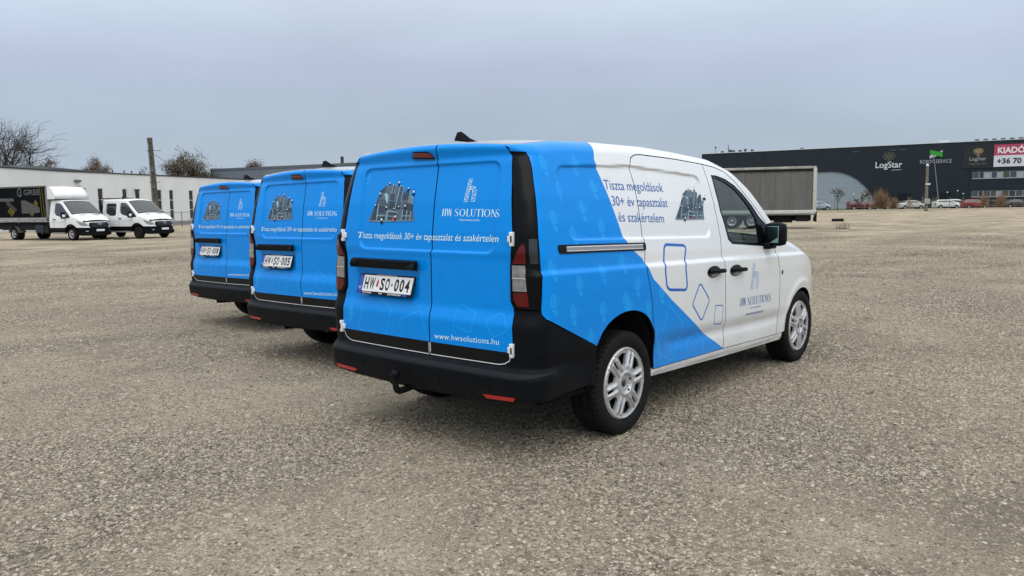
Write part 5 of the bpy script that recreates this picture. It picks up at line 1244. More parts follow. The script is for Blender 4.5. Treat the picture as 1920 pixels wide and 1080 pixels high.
    pr = Print(); pr.poly([(2.462 + .016 * math.cos(t), .868 + .02 * math.sin(t)) for t in np.linspace(0, 2 * PI, 13)[:-1]]); pr.lay('side_repeater', F, BLACKF, van, lift=.003)
    # ---------- top: roof, windscreen, bonnet
    CRN = table([-1, 1.3, 1.7, 2.4, 2.7, 3.4, 3.86], [.032, .035, .07, .09, .05, .06, .06], .05)
    def halfw(x):
        if x < -.69: return float(hull_x(x_top_of(x), ztop_side(-.8), 1.)[1])
        return float(half_width(np.array(x), np.array(ztop_side(x))) - RT)
    xs_edge = np.arange(-.62, 3.70, .08)
    def edge_pt(xd, sg): p = hull_x(np.array(xd), np.array(ztop_side(xd) - .001), float(sg)); return (float(p[0]), float(p[1]))
    def FT(x, y):
        ye = half_width(x, TOP_T(x)) - RT + .02
        return np.stack([x, y, TOP_T(np.maximum(x, -.78)) + CRN(x) * (1 - np.clip(np.abs(y) / ye, 0, 1) ** 2) - .002], -1)
    xt = float(x_of_s(.60, 1.80))
    dom = list(np.arange(xt, -.5, .03)) + list(np.arange(-.5, 1.50, .1)) + [1.50]
    R_ = [edge_pt(x, -1) for x in dom]; L_ = [edge_pt(x, 1) for x in dom]
    rear = [(float(p[0]), float(p[1])) for p in (hull_y(np.array(y), np.array(float(TOP_T(-.8)) + .032 * (1 - min(abs(y) / .64, 1) ** 2) - .001)) for y in np.linspace(-.56, .56, 15))]
    panel('roof', FT, R_[::-1] + rear + L_, WHITE, van, res=.05, gap=.001, rim=.02, center=(1, 0, 0))
    R_ = [edge_pt(x, -1) for x in np.arange(1.53, 2.56, .08)]; L_ = [edge_pt(x, 1) for x in np.arange(1.53, 2.56, .08)]
    panel('windscreen', FT, R_ + L_[::-1], WSGLASS, van, res=.06, gap=.001, rim=.004, center=(1, 0, 0))
    R_ = [edge_pt(x, -1) for x in np.arange(2.62, 3.50, .08)]; L_ = [edge_pt(x, 1) for x in np.arange(2.62, 3.50, .08)]
    nose = [(3.50 + .19 * (1 - (abs(y) / .80) ** 3), y) for y in np.linspace(-.66, .66, 13)]
    panel('bonnet', FT, R_ + nose + L_[::-1], [WHITE, DARKIN], van, rimmat=1, res=.05, gap=.006, rim=.015, center=(1, 0, 0))
    ND = table([.2, .26, .35, .5, .7, .85, .92, .97, 1.0], [-.12, -.10, -.02, 0, -.01, -.03, -.08, -.16, -.2], .01)
    def FN(y, z):
        w0 = W_T(z); t = np.clip(np.abs(y) / w0, 0, .999); x = XM + (XN - XM) * (1 - t ** NE) ** (1 / NE)
        return np.stack([x + ND(z) * (1 - sstep(.35, .80, np.abs(y))), y, z], -1)
    panel('front_bumper', FN, [(-.755, .27), (.755, .27), (.755, .74), (.5, .72), (.5, .58), (-.5, .58), (-.5, .72), (-.755, .74)], WHITE, van, res=.05, gap=.001, center=(2, 0, .6))
    panel('grille', FN, [(-.50, .60), (.50, .60), (.52, .86), (-.52, .86)], PLAST, van, res=.05, gap=.0, center=(2, 0, .6))
    for sg in (-1, 1):
        q = [(sg * .52, .73), (sg * .755, .75), (sg * .755, .88), (sg * .53, .90)]
        panel('headlight', FN, q, GREYL, van, res=.05, gap=.002, center=(2, 0, .6))
    # ---------- rear doors
    zt = lambda y: float(TOP_T(-.80)) + .032 * (1 - min(abs(y) / .64, 1) ** 2) - .001
    def door(sgy):
        e = [(sgy * float(door_edge(z)), z) for z in [1.766, 1.74, 1.67, 1.60, 1.52, 1.45, 1.38, 1.31, 1.257, 1.19, 1.13, 1.04, .94, .91, .895, .85, .78, .72, .68, .64, .62, .605, .593]]
        tops = [(y, zt(y)) for y in np.linspace(SEAM, sgy * .60, 10)]
        top = tops + [(sgy * .635, 1.808), (sgy * .662, 1.785)]
        bot = [(sgy * .70, .580), (sgy * .66, .573), (SEAM, .571)]
        return top + e + bot
    BL_ = (0, 1)
    def mi_rear(c): return np.where(c[:, 1] < .652, 1, 0)
    doors = {}
    for sgy in (1, -1):
        o = door(sgy)
        ln = [[(SEAM + sgy * .006, .652), (sgy * .752, .652)]]
        d = panel('rear_door', FY, o, [BLUE, BLACKF, DARKIN, BLUE_L, BLUE_D], van, rimmat=2, prints=REAR_PR[sgy], lines=ln + REAR_LN, res=.012, gap=.0042, which=mi_rear)
        tag(d, 'left rear door with plate recess and grab strip' if sgy > 0 else 'right rear door with company lettering'); doors[sgy] = d
        es = Print(); es.stroke([(SEAM + sgy * .006, .648), (SEAM + sgy * .006, .60), (SEAM + sgy * .006, .5755), (sgy * .66, .5775), (sgy * .70, .585), (sgy * .735, .604), (sgy * .752, .64)], .005)
        es.lay('paint_edge', FY, WHITE, d, lift=.0015)
        # hinges
        for hz in (1.285, .668):
            hs = float(door_edge(hz)); p = hull_y(np.array(sgy * (hs + .004)), np.array(hz), .004); q2 = hull_y(np.array(sgy * (hs - .06)), np.array(hz), .004)
            dr = Vector(p) - Vector(q2); dr.normalize(); up = Vector((0, 0, 1)); nn = dr.cross(up).normalized()
            if nn.x > 0: nn = -nn
            Mh = Matrix((( dr.x, nn.x, 0, p[0]), (dr.y, nn.y, 0, p[1]), (dr.z, nn.z, 1, p[2]), (0, 0, 0, 1)))
            hm = MB(); hm.bevbox(-.012, .012, -.004, .020, -.040, .040, .005, 0, Mh); hm.bevbox(-.032, -.008, -.002, .010, -.018, .018, .004, 0, Mh)
            hm.box(-.001, .009, .016, .0215, -.018, .018, 1, Mh)
            hm.build('hinge', [WHITE, BLACKF], d)
    # brake light
    bl = panel('brake_light', lambda y, z: hull_y(y, z, .012), [(.104, 1.768), (.080, 1.797), (-.046, 1.791), (-.084, 1.762)], mat('brake_lens', (.16, .004, .006), rough=.15, coat=1.), van, res=.02, gap=0, rim=.01)
    pr = Print(); pr.stroke([(.110, 1.768), (.084, 1.802), (-.051, 1.796), (-.096, 1.757)], .008, closed=True); pr.lay('lamp_frame', lambda y, z: hull_y(y, z, .012), GLOSSB, bl, lift=.001)
    # grab strip over the plate
    hm = MB()
    n = 9; ys = np.linspace(.622, -.012, n)
    def hp(y, z, o): return hull_y(np.array(y), np.array(z), o)
    sec = [(1.078, .008), (1.080, .036), (1.100, .046), (1.132, .034), (1.140, .008)]
    vs_ = [hp(y, z, o + .016) for y in ys for z, o in sec]; m = len(sec)
    hm.add(vs_, [(i * m + j, (i + 1) * m + j, (i + 1) * m + (j + 1) % m, i * m + (j + 1) % m) for i in range(n - 1) for j in range(m)], 0, False)
    hm.add(vs_[:m], [tuple(range(m))]); hm.add(vs_[-m:], [tuple(range(m - 1, -1, -1))])
    hm.build('grab_strip', PLAST, doors[1])
    # ---------- prints on the rear
    pr = Print()
    text_on(pr, 'Tiszta megoldások 30+ év tapasztalat és szakértelem', (.600, 1.268), (-.648, 1.266), .040, shear=.2, bold=.002)
    l, r = pr.split(SEAM)     # u grows to the left, so the first half is the right-hand door
    l.lay('lettering', FY, CYAN, doors[-1]); r.lay('lettering', FY, CYAN, doors[1])
    pr = Print(); logotype(pr, (-.179, 1.412), (-.643, 1.405), .043, bold=.95); text_on(pr, 'TISZTA MEGOLDÁSOK', (-.322, 1.384), (-.486, 1.382), .0085, bold=.01); pr.lay('lettering', FY, CYAN, doors[-1])
    pr = Print(); truss_h(pr, lambda a, b: (-.352 - a * .116, 1.494 + b * .130), .0024); pr.lay('letter_emblem', FY, CYAN, doors[-1])
    pr = Print(); text_on(pr, 'www.hwsolutions.hu', (-.150, .676), (-.663, .690), .033, bold=.003, spacing=1.1); pr.lay('lettering', FY, CYAN, doors[-1])
    pr = Print(); skyline(pr, lambda a, b: (.516 - a * .455, 1.377 + b * .27)); pr.lay('city_print', FY, SLATE, doors[1])
    # ---------- prints on the right side
    pr = Print()
    text_on(pr, 'Tiszta megoldások', (-.114, 1.562), (.607, 1.550), .060, bold=.0)
    text_on(pr, '30+ év tapasztalat', (-.062, 1.462), (.626, 1.446), .060)
    text_on(pr, 'és szakértelem', (-.020, 1.362), (.541, 1.342), .060)
    sp = [c for c in van.children if c.name.startswith('side_panel')][0]
    l, r = pr.split(.236); l.lay('lettering', F, INK, sp); r.lay('lettering', F, INK, sd)
    pr = Print(); skyline(pr, lambda a, b: (.700 + a * .430 + .10 * b, 1.360 - .012 * a + b * .245)); pr.lay('city_print', F, SLATE, sd)
    fdr = [c for c in van.children if c.name.startswith('front_door')][0]
    pr = Print(); logotype(pr, (1.625, .655), (2.232, .637), .066, bold=.85); text_on(pr, 'TISZTA MEGOLDÁSOK', (1.814, .617), (2.035, .609), .012); pr.lay('lettering', F, INK, fdr)
    pr = Print(); text_on(pr, 'www.hwsolutions.hu', (1.744, .568), (2.089, .560), .026); pr.lay('lettering', F, INK, fdr)
    pr = Print(); truss_h(pr, lambda a, b: (1.815 + a * .185, .775 + b * .210), .0030); pr.lay('letter_emblem', F, mat('thin_blue_line', (.25, .42, .70), rough=.4), fdr)
    # ---------- rear bumper
    OFZ = table([.30, .335, .36, .40, .47, .500, .512, .540, .548, .560, .574, .60, 1.0], [-.02, .0, .036, .050, .060, .063, .060, .046, .030, .012, .002, .002, .002], .0015)
    def FB(s, z):
        q = np.abs(s); k = 1 - sstep(.80, 1.30, q)
        o = OFZ(z) * .74 * k + .008 * (1 - k)
        a = hull_s(q, z, 1.0, o); b = hull_s(q, z, -1.0, o); return np.where((s >= 0)[..., None], a, b)
    def s_x(x, z): return float(s_of_x(np.array(x), np.array(z)))
    half = [(0, .569), (.66, .571), (.70, .577), (.738, .600), (.758, .63), (.768, .72), (.760, .86), (.748, .893)]
    half += [(s_x(-.866, .893), .893), (s_x(-.862, .87), .87), (s_x(-.836, .842), .842), (s_x(-.355, .627), .627)]
    half += [(s_x(-.362, .55), .55), (s_x(-.355, .44), .44), (s_x(-.37, .40), .40), (1.1, .398), (.9, .385), (.6, .362), (0, .345)]
    outer = [(-a, b) for a, b in half[1:-1]][::-1]
    outer = half + [(-a, b) for a, b in half[1:-1]][::-1]
    def mb_(c):  # band along the lip that gets the painted highlight
        tp = np.clip((np.abs(c[:, 0]) - .78) / .26, 0, 1); return np.where((c[:, 1] < .545) & (c[:, 1] > .512 + .033 * tp) & (np.abs(c[:, 0]) < 1.04), 1, 0)
    bp = panel('rear_bumper', FB, outer, [PLAST, PLAST_LIT], van, lines=[[(-1.04, .545), (1.04, .545)], [(-1.04, .545), (-.78, .512), (.78, .512), (1.04, .545)]], res=.02, gap=.001, rim=.02, which=mb_)
    for sg in (-1, 1):
        q = [(sg * .57, .402), (sg * .80, .410), (sg * .79, .388), (sg * .60, .381)]
        Fr = lambda s, z: FB(s, z)
        panel('reflector', Fr, q, REDR, bp, res=.02, gap=0, rim=.004, lift=.004)
    for sx in (.50, .17, -.22, -.62):
        pr = Print(); pr.poly([(sx + .012 * math.cos(t), .447 + .012 * math.sin(t)) for t in np.linspace(0, 2 * PI, 13)[:-1]]); pr.lay('parking_sensor', FB, GLOSSB, bp, lift=.003)
    pr = Print(); pr.stroke(resample([(-.40, .40), (-.46, .402), (-.46, .45), (-.40, .448)], .01), .002, closed=True); pr.lay('tow_cover', FB, BLACKF, bp, lift=.001)
    # ---------- aerial fin, tow bar, underside, cabin
    bm = bmesh.new()
    fin = [(0, 0), (.004, .026), (.010, .053), (.020, .057), (.043, .043), (.078, .019), (.13, .004), (.148, 0)]
    mb = MB()
    L0 = [(-.56 + a, 0.0, b + 1.888) for a, b in fin]
    vs_ = []
    for sg in (-1, 1): vs_ += [(-.56 + a, sg * (.030 * (1 - (b / .068)) ** .6 + .004), 1.886 + b) for a, b in fin]
    n = len(fin); mb.add(vs_, [(i, i + 1, n + i + 1, n + i) for i in range(n - 1)] + [tuple(range(n)), tuple(range(2 * n - 1, n - 1, -1))], 0, False)
    mb.build('shark_fin_aerial', PLAST, van)
    mb = MB(); mb.tube([(-.70, .11, .36), (-.90, .11, .335), (-.98, .11, .326), (-1.010, .11, .325), (-1.030, .11, .335), (-1.040, .11, .36), (-1.041, .11, .39), (-1.041, .11, .42)], [.022, .022, .022, .022, .021, .020, .018, .016], 12)
    for k in range(1): mb.lathe([(.001, -.030), (.018, -.025), (.028, -.011), (.030, .0), (.028, .013), (.018, .025), (.001, .030)], 16, 'z', 0, (-1.041, .11, .435))
    mb.build('tow_hook', PLAST, van)
    mb = MB(); mb.box(-.60, 3.45, -.60, .60, .30, .34); mb.box(-.80, 2.5, -.86, .86, .345, .37); mb.box(-.50, -.2, -.4, .1, .25, .3); mb.tube([(-.2, .35, .30), (-.65, .42, .30), (-.8, .42, .31)], .03, 8)
    mb.build('underbody', DARKIN, van)
    mb = MB(); mb.box(1.16, 1.18, -.70, .70, .4, 1.66); mb.build('bulkhead', CLOTH, van)
    for y in (-.40, .40):
        s_ = MB(); s_.bevbox(1.36, 1.86, y - .24, y + .24, .62, .80, .05); s_.bevbox(1.22, 1.36, y - .23, y + .23, .72, 1.28, .05); s_.bevbox(1.20, 1.29, y - .13, y + .13, 1.30, 1.50, .04); s_.build('seat', CLOTH, van)
    mb = MB(); mb.bevbox(2.10, 2.60, -.80, .80, .85, 1.10, .05); mb.build('dashboard', CLOTH, van)
    mb = MB(); ring = [(2.02 + .08 * math.sin(t) * .4, .38 + .185 * math.cos(t), 1.06 + .175 * math.sin(t)) for t in np.linspace(0, 2 * PI, 25)]
    mb.tube(ring, .014, 6, cap=False); mb.tube([(2.03, .38, 1.06), (2.2, .38, 1.0)], .03, 8); mb.tube([(2.02, .20, 1.06), (2.02, .56, 1.06)], .012, 6); mb.build('steering_wheel', CLOTH, van)
    # ---------- wheels
    for i, (x, sg, ro) in enumerate(((0, -1, 0.), (2.97, -1, .55), (0, 1, .2), (2.97, 1, .8))):
        make_wheel('wheel', (x, sg * .80, .332), sg, van, ro)
    return van

def number_plate(van, tail):
    """tilted plate in its dealer frame; 52 x 11 cm"""
    pX, pY, pZ, pt = -.940, .310, .975, .327
    s, c = math.sin(pt), math.cos(pt)
    o = Vector((pX, pY, pZ)); ux = Vector((0, -1, 0)); uy = Vector((s, 0, c)); un = ux.cross(uy)
    M = Matrix(((ux.x, uy.x, un.x, o.x), (ux.y, uy.y, un.y, o.y), (ux.z, uy.z, un.z, o.z), (0, 0, 0, 1)))
    e = MB(); e.bevbox(-.268, .268, -.068, .068, -.014, -.004, .004, 0); fr = e.build('plate_frame', BLK, van); fr.matrix_local = M
    e = MB(); e.box(-.216, .259, -.050, .057, -.004, -.0022); pl = e.build('plate_face', PLATEW, fr)
    e = MB(); e.box(-.259, -.2165, -.050, .057, -.004, -.0022); e.build('country_band', PLATEB, fr)
    FP = lambda u, v: np.stack([u, v, 0 * u - .0022], -1)
    Ct = (0, 0, -1)
    def put(name, pr, m): return pr.lay(name, FP, m, fr, lift=.0006, center=Ct, maxlen=9)
    def T(t, x0, x1, y, h, **k):
        pr = Print(); text_on(pr, t, (x0, y), (x1, y), h, **k); return pr
    pr = Print()
    xs = -.200
    for ch, w in [('H', .040), ('W', .052), (None, .034), ('S', .040), ('O', .040), ('-', .026), (tail[0], .040), (tail[1], .040), (tail[2], .040)]:
        if ch == '-': pr.poly([(xs + .006, -.006), (xs + .018, -.006), (xs + .018, .010), (xs + .006, .010)])
        elif ch: text_on(pr, ch, (xs, -.034), (xs + w, -.034), .076, bold=.028)
        xs += w + .0105
    put('plate_lettering', pr, BLK)
    pr = Print(); cx = -.200 + .040 + .0105 + .052 + .0105 + .016
    pr.poly([(cx - .010, .016), (cx, .036), (cx + .010, .016), (cx + .010, -.012), (cx, -.022), (cx - .010, -.012)], 0)
    pr.poly([(cx - .010, -.002), (cx, -.002), (cx, -.020), (cx - .010, -.011)], 1); put('crest', pr, [REDR, BLK])
    pr = T('H', -.248, -.232, -.038, .022); put('country_letter', pr, PLATEW)
    pr = Print()
    for k in range(12):
        t = 2 * PI * k / 12; pr.poly([(-.238 + .013 * math.cos(t) + a, .025 + .013 * math.sin(t) + b) for a, b in ((-.0015, 0), (0, -.0015), (.0015, 0), (0, .0015))])
    put('star_ring', pr, mat('star_yellow', (.7, .55, .05)))
    pr = Print(); text_on(pr, 'www.fordsolymar.hu', (-.10, .0600), (.10, .0600), .0065); text_on(pr, 'SOLYMÁR', (-.205, -.0635), (-.115, -.0635), .0090, bold=.02); text_on(pr, 'M3', (-.040, -.0635), (-.012, -.0635), .0090, bold=.02); text_on(pr, 'ESZTERGOM', (.045, -.0635), (.170, -.0635), .0090, bold=.02)
    put('frame_lettering', pr, PALEW).location.z -= .0015
    pr = Print()
    for cx in (-.238, .205): pr.poly([(cx + .021 * math.cos(t), -.059 + .0075 * math.sin(t)) for t in np.linspace(0, 2 * PI, 17)[:-1]])
    put('maker_badge', pr, PLATEB).location.z -= .0015
    fr['label'] = 'black dealer frame holding plate ending in ' + tail
    for ch in fr.children: pass
    return fr

van1 = make_van()
van2 = copy_tree(van1); van3 = copy_tree(van1)
for v in (van2, van3):      # only the nearest van has a tow ball
    for ch in list(v.children):
        if ch.name.startswith('tow_hook'): bpy.data.objects.remove(ch)
van1.location = (0, 0, 0)
van2.location = (1.0056, 2.811, -.014); van2.rotation_euler = (-.009, 0, -.0079)
van3.location = (1.806, 5.6236, -.034); van3.rotation_euler = (-.008, 0, -.0022)
for v, t_ in ((van1, '004'), (van2, '005'), (van3, '008')): number_plate(v, t_)
G_ = 'blue and white company vans parked in a staggered row'
tag(van1, 'nearest blue and white company van, whole right side in view, plate ending 004', 'van', G_)
tag(van2, 'blue company van in the middle of the row, plate ending 005', 'van', G_)
tag(van3, 'farthest blue company van at the left end of the row, plate ending 008', 'van', G_)

# ------------------------------------------------------------------ vehicles in the background
class Body:
    """car-like body given by width, roof-line and plan tables (x forward, origin on the ground under the front axle)"""
    def __init__(s, W, TOP, xf, xm, ne=3.0, xr=None, xrm=None, nr=4.0, RT=.07, crown=.05, nose=None):
        s.W = table([a for a, _ in W], [b for _, b in W], .02); s.T = table([a for a, _ in TOP], [b for _, b in TOP], .03)
        s.xf, s.xm, s.ne, s.xr, s.xrm, s.nr, s.RT, s.cr = xf, xm, ne, xr, xrm, nr, RT, crown
        s.N = table([a for a, _ in nose], [b for _, b in nose], .02) if nose else (lambda z: 0 * z)
        s.xcut = xm + (xf - xm) * (1 - .80 ** ne) ** (1 / ne)
        s.rcut = (xrm - (xrm - xr) * (1 - .85 ** nr) ** (1 / nr)) if xr is not None else None
    def plan(s, x):
        t = np.clip((x - s.xm) / (s.xf - s.xm), 0, .999); p = (1 - t ** s.ne) ** (1 / s.ne)
        if s.xr is not None: u = np.clip((s.xrm - x) / (s.xrm - s.xr), 0, .999); p = p * (1 - u ** s.nr) ** (1 / s.nr)
        return p
    def side(s, sg, off=0.):
        def F(x, z):
            d = s.T(x) - z; inn = s.RT - np.sqrt(np.maximum(s.RT ** 2 - (s.RT - np.clip(d, 0, s.RT)) ** 2, 0))
            return np.stack([x + 0 * z, sg * (s.W(z) * s.plan(x) - np.where(d < s.RT, inn, 0) + off), z + 0 * x], -1)
        return F
    def top(s, off=0.):
        def F(x, y):
            ye = s.W(s.T(x)) * s.plan(x) - s.RT; return np.stack([x, y, s.T(x) + s.cr * (1 - np.clip(np.abs(y) / np.maximum(ye, .1), 0, 1) ** 2) + off], -1)
        return F
    def front(s, off=0.):
        def F(y, z):
            t = np.clip(np.abs(y) / s.W(z), 0, .999); x = s.xm + (s.xf - s.xm) * (1 - t ** s.ne) ** (1 / s.ne)
            return np.stack([x + s.N(z) * (1 - .5 * t) + off, y, z], -1)
        return F
    def back(s, off=0.):
        def F(y, z):
            t = np.clip(np.abs(y) / s.W(z), 0, .999); x = s.xrm - (s.xrm - s.xr) * (1 - t ** s.nr) ** (1 / s.nr)
            return np.stack([x - off, y, z], -1)
        return F
    def edge(s, x, inn=0.): return float(s.W(s.T(np.array(x))) * s.plan(np.array(x)) - s.RT - inn)
    def top_piece(s, name, x0, x1, m, parent, res=.15, inn=0., off=0., lift=0., rim=.01):
        xs = np.linspace(x0, x1, max(4, int(abs(x1 - x0) / .08)))
        return panel(name, s.top(off), [(x, -s.edge(x, inn)) for x in xs] + [(x, s.edge(x, inn)) for x in xs[::-1]], m, parent, res=res, gap=.002, rim=rim, center=(0, 0, .5), bres=.2, lift=lift)
CARGLASS = mat('car_glass_dark', (.018, .022, .024), rough=.06, coat=1.)
CARGLASS2 = mat('windscreen_grey', (.030, .036, .037), rough=.05, coat=.35, spec=.5)
CHROME = mat('bright_trim', (.6, .6, .6), rough=.2, metal=1.)
LAMPG = mat('headlamp_glass', (.34, .36, .37), rough=.15, coat=1., noise=.5, nscale=9)
TWHITE = mat('truck_white', (.78, .79, .79), rough=.3, coat=.6, noise=.06, nscale=3)
ALU = mat('aluminium_board', (.36, .37, .36), rough=.45, metal=.4, noise=.2, nscale=5)
def simple_wheel(parent, x, y, r, w, sg, cov=None, name='wheel'):
    mb = MB(); h = w / 2
    mb.lathe([(r * .62, -h), (r * .7, -h - .004), (r * .93, -h), (r, -h * .75), (r, h * .75), (r * .93, h), (r * .6, h)], 28, 'y', 0)
    o = mb.build('wheel' if name == 'wheel' else name, RUBBER, parent, loc=(x, y, r))
    c = MB(); yy = sg * h
    c.lathe([(.001, yy * .80), (r * .14, yy * .80), (r * .20, yy * .55), (r * .5, yy * .62), (r * .62, yy * .98), (r * .66, yy * .9)], 24, 'y', 0)
    for k in range(8):
        t = 2 * PI * k / 8; M = Matrix.Translation((math.cos(t) * r * .40, yy * .70, math.sin(t) * r * .40)) @ Matrix.Rotation(-t, 4, 'Y')
        c.box(-r * .18, r * .18, -.006, .006, -r * .05, r * .05, 1, M)
    c.build('wheel_cover', [cov or SILVER, RUBBER], o); return o

# ---- the two white chassis-cab trucks
def make_cab(root, double):
    back = -2.72 if double else -1.72
    B = Body([(.2, .94), (.42, .99), (.62, 1.01), (1.0, 1.03), (1.22, 1.02), (1.40, .985), (1.8, .92), (2.1, .865), (2.3, .83)],
             [(back - .2, 2.24), (-1.2, 2.245), (-.95, 2.215), (-.78, 2.14), (-.30, 1.74), (.04, 1.43), (.12, 1.39), (.45, 1.27), (.75, 1.13), (.92, 1.0), (1.02, .86)],
             1.04, -.1, 2.9, RT=.06, crown=.055, nose=[(.2, -.10), (.3, -.02), (.5, .0), (.66, .0), (.85, -.03), (1.0, -.09), (1.1, -.16)])
    xc = B.xcut; arch = [(.47 * math.cos(t), .38 + .47 * math.sin(t)) for t in np.linspace(PI, 0, 15)]
    wf = rounded([(-1.30, 2.02), (-.98, 2.02), (-.80, 1.94), (-.05, 1.26), (-.55, 1.28), (-1.18, 1.42), (-1.30, 1.55)], [.06, .05, .08, .02, .08, .10, .06], 3)
    wr = rounded([(-2.42, 2.0), (-1.66, 2.0), (-1.66, 1.34), (-2.10, 1.34), (-2.42, 1.50)], .09, 3)
    for sg in (-1, 1):
        F = B.side(sg); res = .10
        out_ = [(x, float(B.T(x)) - .001) for x in np.linspace(back, xc, 30)] + [(xc, .70)] + [(.52, .70)] + [(a, b) for a, b in arch[::-1] if b > .70] + [(-.52, .70), (back, .70)]
        holes = [wf] + ([wr] if double else [])
        sp = panel('side_panel', F, out_, TWHITE, root, holes=holes, res=res, gap=.002, center=(-.5, 0, 1.2), bres=.06)
        panel('door_window', B.side(sg, -.012), inset(wf, .004), CARGLASS, sp, res=.2, gap=0, rim=.004, center=(-.5, 0, 1.2))
        if double: panel('door_window', B.side(sg, -.012), inset(wr, .004), CARGLASS, sp, res=.2, gap=0, rim=.004, center=(-.5, 0, 1.2))
        low = [(xc, .70), (xc, .28), (.50, .28)] + [(a, b) for a, b in arch[::-1] if b <= .72 and a > 0] + [(.45, .55), (.50, .69)]
        panel('bumper_corner', B.side(sg, .012), [(xc, .705), (xc, .28), (.49, .28), (.49, .705)], PLAST, root, res=.2, gap=0, rim=.03, center=(-.5, 0, 1.2), bres=.06)
        panel('sill_cladding', B.side(sg, .006), [(-.48, .70), (-.48, .48), (back, .48), (back, .70)], PLAST, root, res=.3, gap=0, rim=.03, center=(-.5, 0, 1.2))
        fl = [(.53 * math.cos(t), .38 + .53 * math.sin(t)) for t in np.linspace(PI - .1, .1, 17)]
        panel('wheel_arch_trim', B.side(sg, .010), fl + [(a, b) for a, b in [(.455 * math.cos(t), .38 + .455 * math.sin(t)) for t in np.linspace(.1, PI - .1, 17)]], PLAST, root, res=.3, gap=0, rim=.02, center=(-.5, 0, 1.2))
        mb = MB(); mb.bevbox(back + .1, -.55, sg * .86 if sg > 0 else -.99, .99 if sg > 0 else sg * .86, .36, .44, .02); mb.build('step_board', ALU, root)
        pr = Print()
        jl = [[(-1.42, 2.10), (-1.42, 1.2), (-1.36, .72)]] + ([[(-2.55, 2.08), (-2.55, .72)]] if double else []) + [[(-.42, 1.22), (-.40, 1.0), (-.55, .72)]]
        for j in jl: pr.stroke(resample(j, .1, False), .012)
        pr.stroke(resample([(back + .05, 1.02), (-.42, 1.02)], .2, False), .010)
        pr.lay('panel_joint', F, mat('joint_grey', (.12, .125, .13), rough=.6), sp, lift=.003, center=(-.5, 0, 1.2))
        pr = Print(); pr.stroke(rounded(inset(wf, -.015), .01), .03, closed=True)
        if double: pr.stroke(rounded(inset(wr, -.012), .01), .025, closed=True)
        pr.lay('window_seal', F, BLK, sp, lift=.003, center=(-.5, 0, 1.2))
        for hx in ([-1.28, -2.42] if double else [-1.28]):
            p = F(np.array(hx), np.array(1.16)); hb = MB(); hb.bevbox(p[0] - .10, p[0] + .10, p[1] - .02 + sg * .02, p[1] + .02 + sg * .02, 1.14, 1.18, .015); hb.build('door_handle', PLAST, sp)
        # headlight sweeping back along the wing
        hl = panel('headlight', B.side(sg, .006), rounded([(.42, 1.10), (.86, .96), (xc, .86), (xc, .78), (.62, .86)], .03, 2), LAMPG, root, res=.1, gap=0, center=(-.5, 0, 1.2))
        panel('headlight_inner', B.front(.006), [(sg * .62, .80), (sg * .83, .78), (sg * .83, .93), (sg * .66, .93)], LAMPG, hl, res=.1, gap=0, center=(0, 0, .6))
        mb = MB(); M = Matrix.Translation((-.38, sg * 1.16, 1.38)) @ Matrix.Rotation(sg * .12, 4, 'Z')
        mb.bevbox(-.06, .09, -.11, .11, -.18, .18, .05, 0, M); mr_ = mb.build('wing_mirror', PLAST, root)
        mb = MB(); mb.bevbox(-.02, .10, -.085, .095, -.11, .06, .045, 0, Matrix.Translation((0.004, 0, 0)) @ M); mb.build('mirror_shell', TWHITE, mr_)
        mb = MB(); mb.tube([(-.36, sg * .93, 1.28), (-.38, sg * 1.10, 1.32)], .04, 6); mb.build('mirror_arm', PLAST, mr_)
        simple_wheel(root, 0, sg * .87, .345, .22, sg, cov=(mat('steel_dark', (.02, .02, .021), rough=.5) if double else None))
    B.top_piece('roof', back, -.80, TWHITE, root)
    B.top_piece('windscreen', -.76, .02, CARGLASS2, root, inn=.015, res=.12)
    bn = B.top_piece('bonnet', .06, xc + .05, TWHITE, root, res=.1)
    for y in (-.42, .42):
        p = B.top(.004); pr = Print(); pr.poly([(.20, y - .2), (.26, y - .2), (.26, y + .2), (.20, y + .2)]); pr.lay('air_vent', p, BLK, bn, center=(0, 0, .5), lift=.004)
    w = MB(); w.tube([(.05, -.55, 1.47), (-.05, -.05, 1.53)], .012, 5); w.tube([(.05, .15, 1.50), (-.05, .62, 1.50)], .012, 5); w.build('wiper', BLK, root)
    panel('front_panel', B.front(), [(-.84, .70), (.84, .70), (.84, .98), (.5, 1.02), (-.5, 1.02), (-.84, .98)], TWHITE, root, res=.1, gap=0, center=(0, 0, .6))
    gr = panel('grille', B.front(.022), rounded([(-.56, .70), (.56, .70), (.62, .84), (.56, .985), (-.56, .985), (-.62, .84)], .05, 3), GLOSSB, root, res=.12, gap=0, rim=.03, center=(0, 0, .6))
    for z in (.76, .83, .90):
        pr = Print(); pr.stroke([(y, z) for y in np.linspace(-.52, .52, 9)], .018); pr.lay('grille_bar', B.front(.03), mat('grille_bar', (.05, .052, .055), rough=.3, coat=.5), gr, center=(0, 0, .6), lift=.004)
    pr = Print(); pr.poly([(.12 * math.cos(t), .905 + .045 * math.sin(t)) for t in np.linspace(0, 2 * PI, 17)[:-1]]); pr.lay('maker_badge', B.front(.035), CHROME, gr, center=(0, 0, .6), lift=.006)
    pr = Print(); pr.poly([(.10 * math.cos(t), .905 + .034 * math.sin(t)) for t in np.linspace(0, 2 * PI, 17)[:-1]]); pr.lay('badge_centre', B.front(.035), mat('badge_blue', (.02, .05, .2), rough=.3), gr, center=(0, 0, .6), lift=.008)
    fb = panel('front_bumper', B.front(.02), rounded([(-.86, .26), (.86, .26), (.86, .70), (-.86, .70)], .02, 2), PLAST, root, res=.12, gap=0, rim=.05, center=(0, 0, .6))
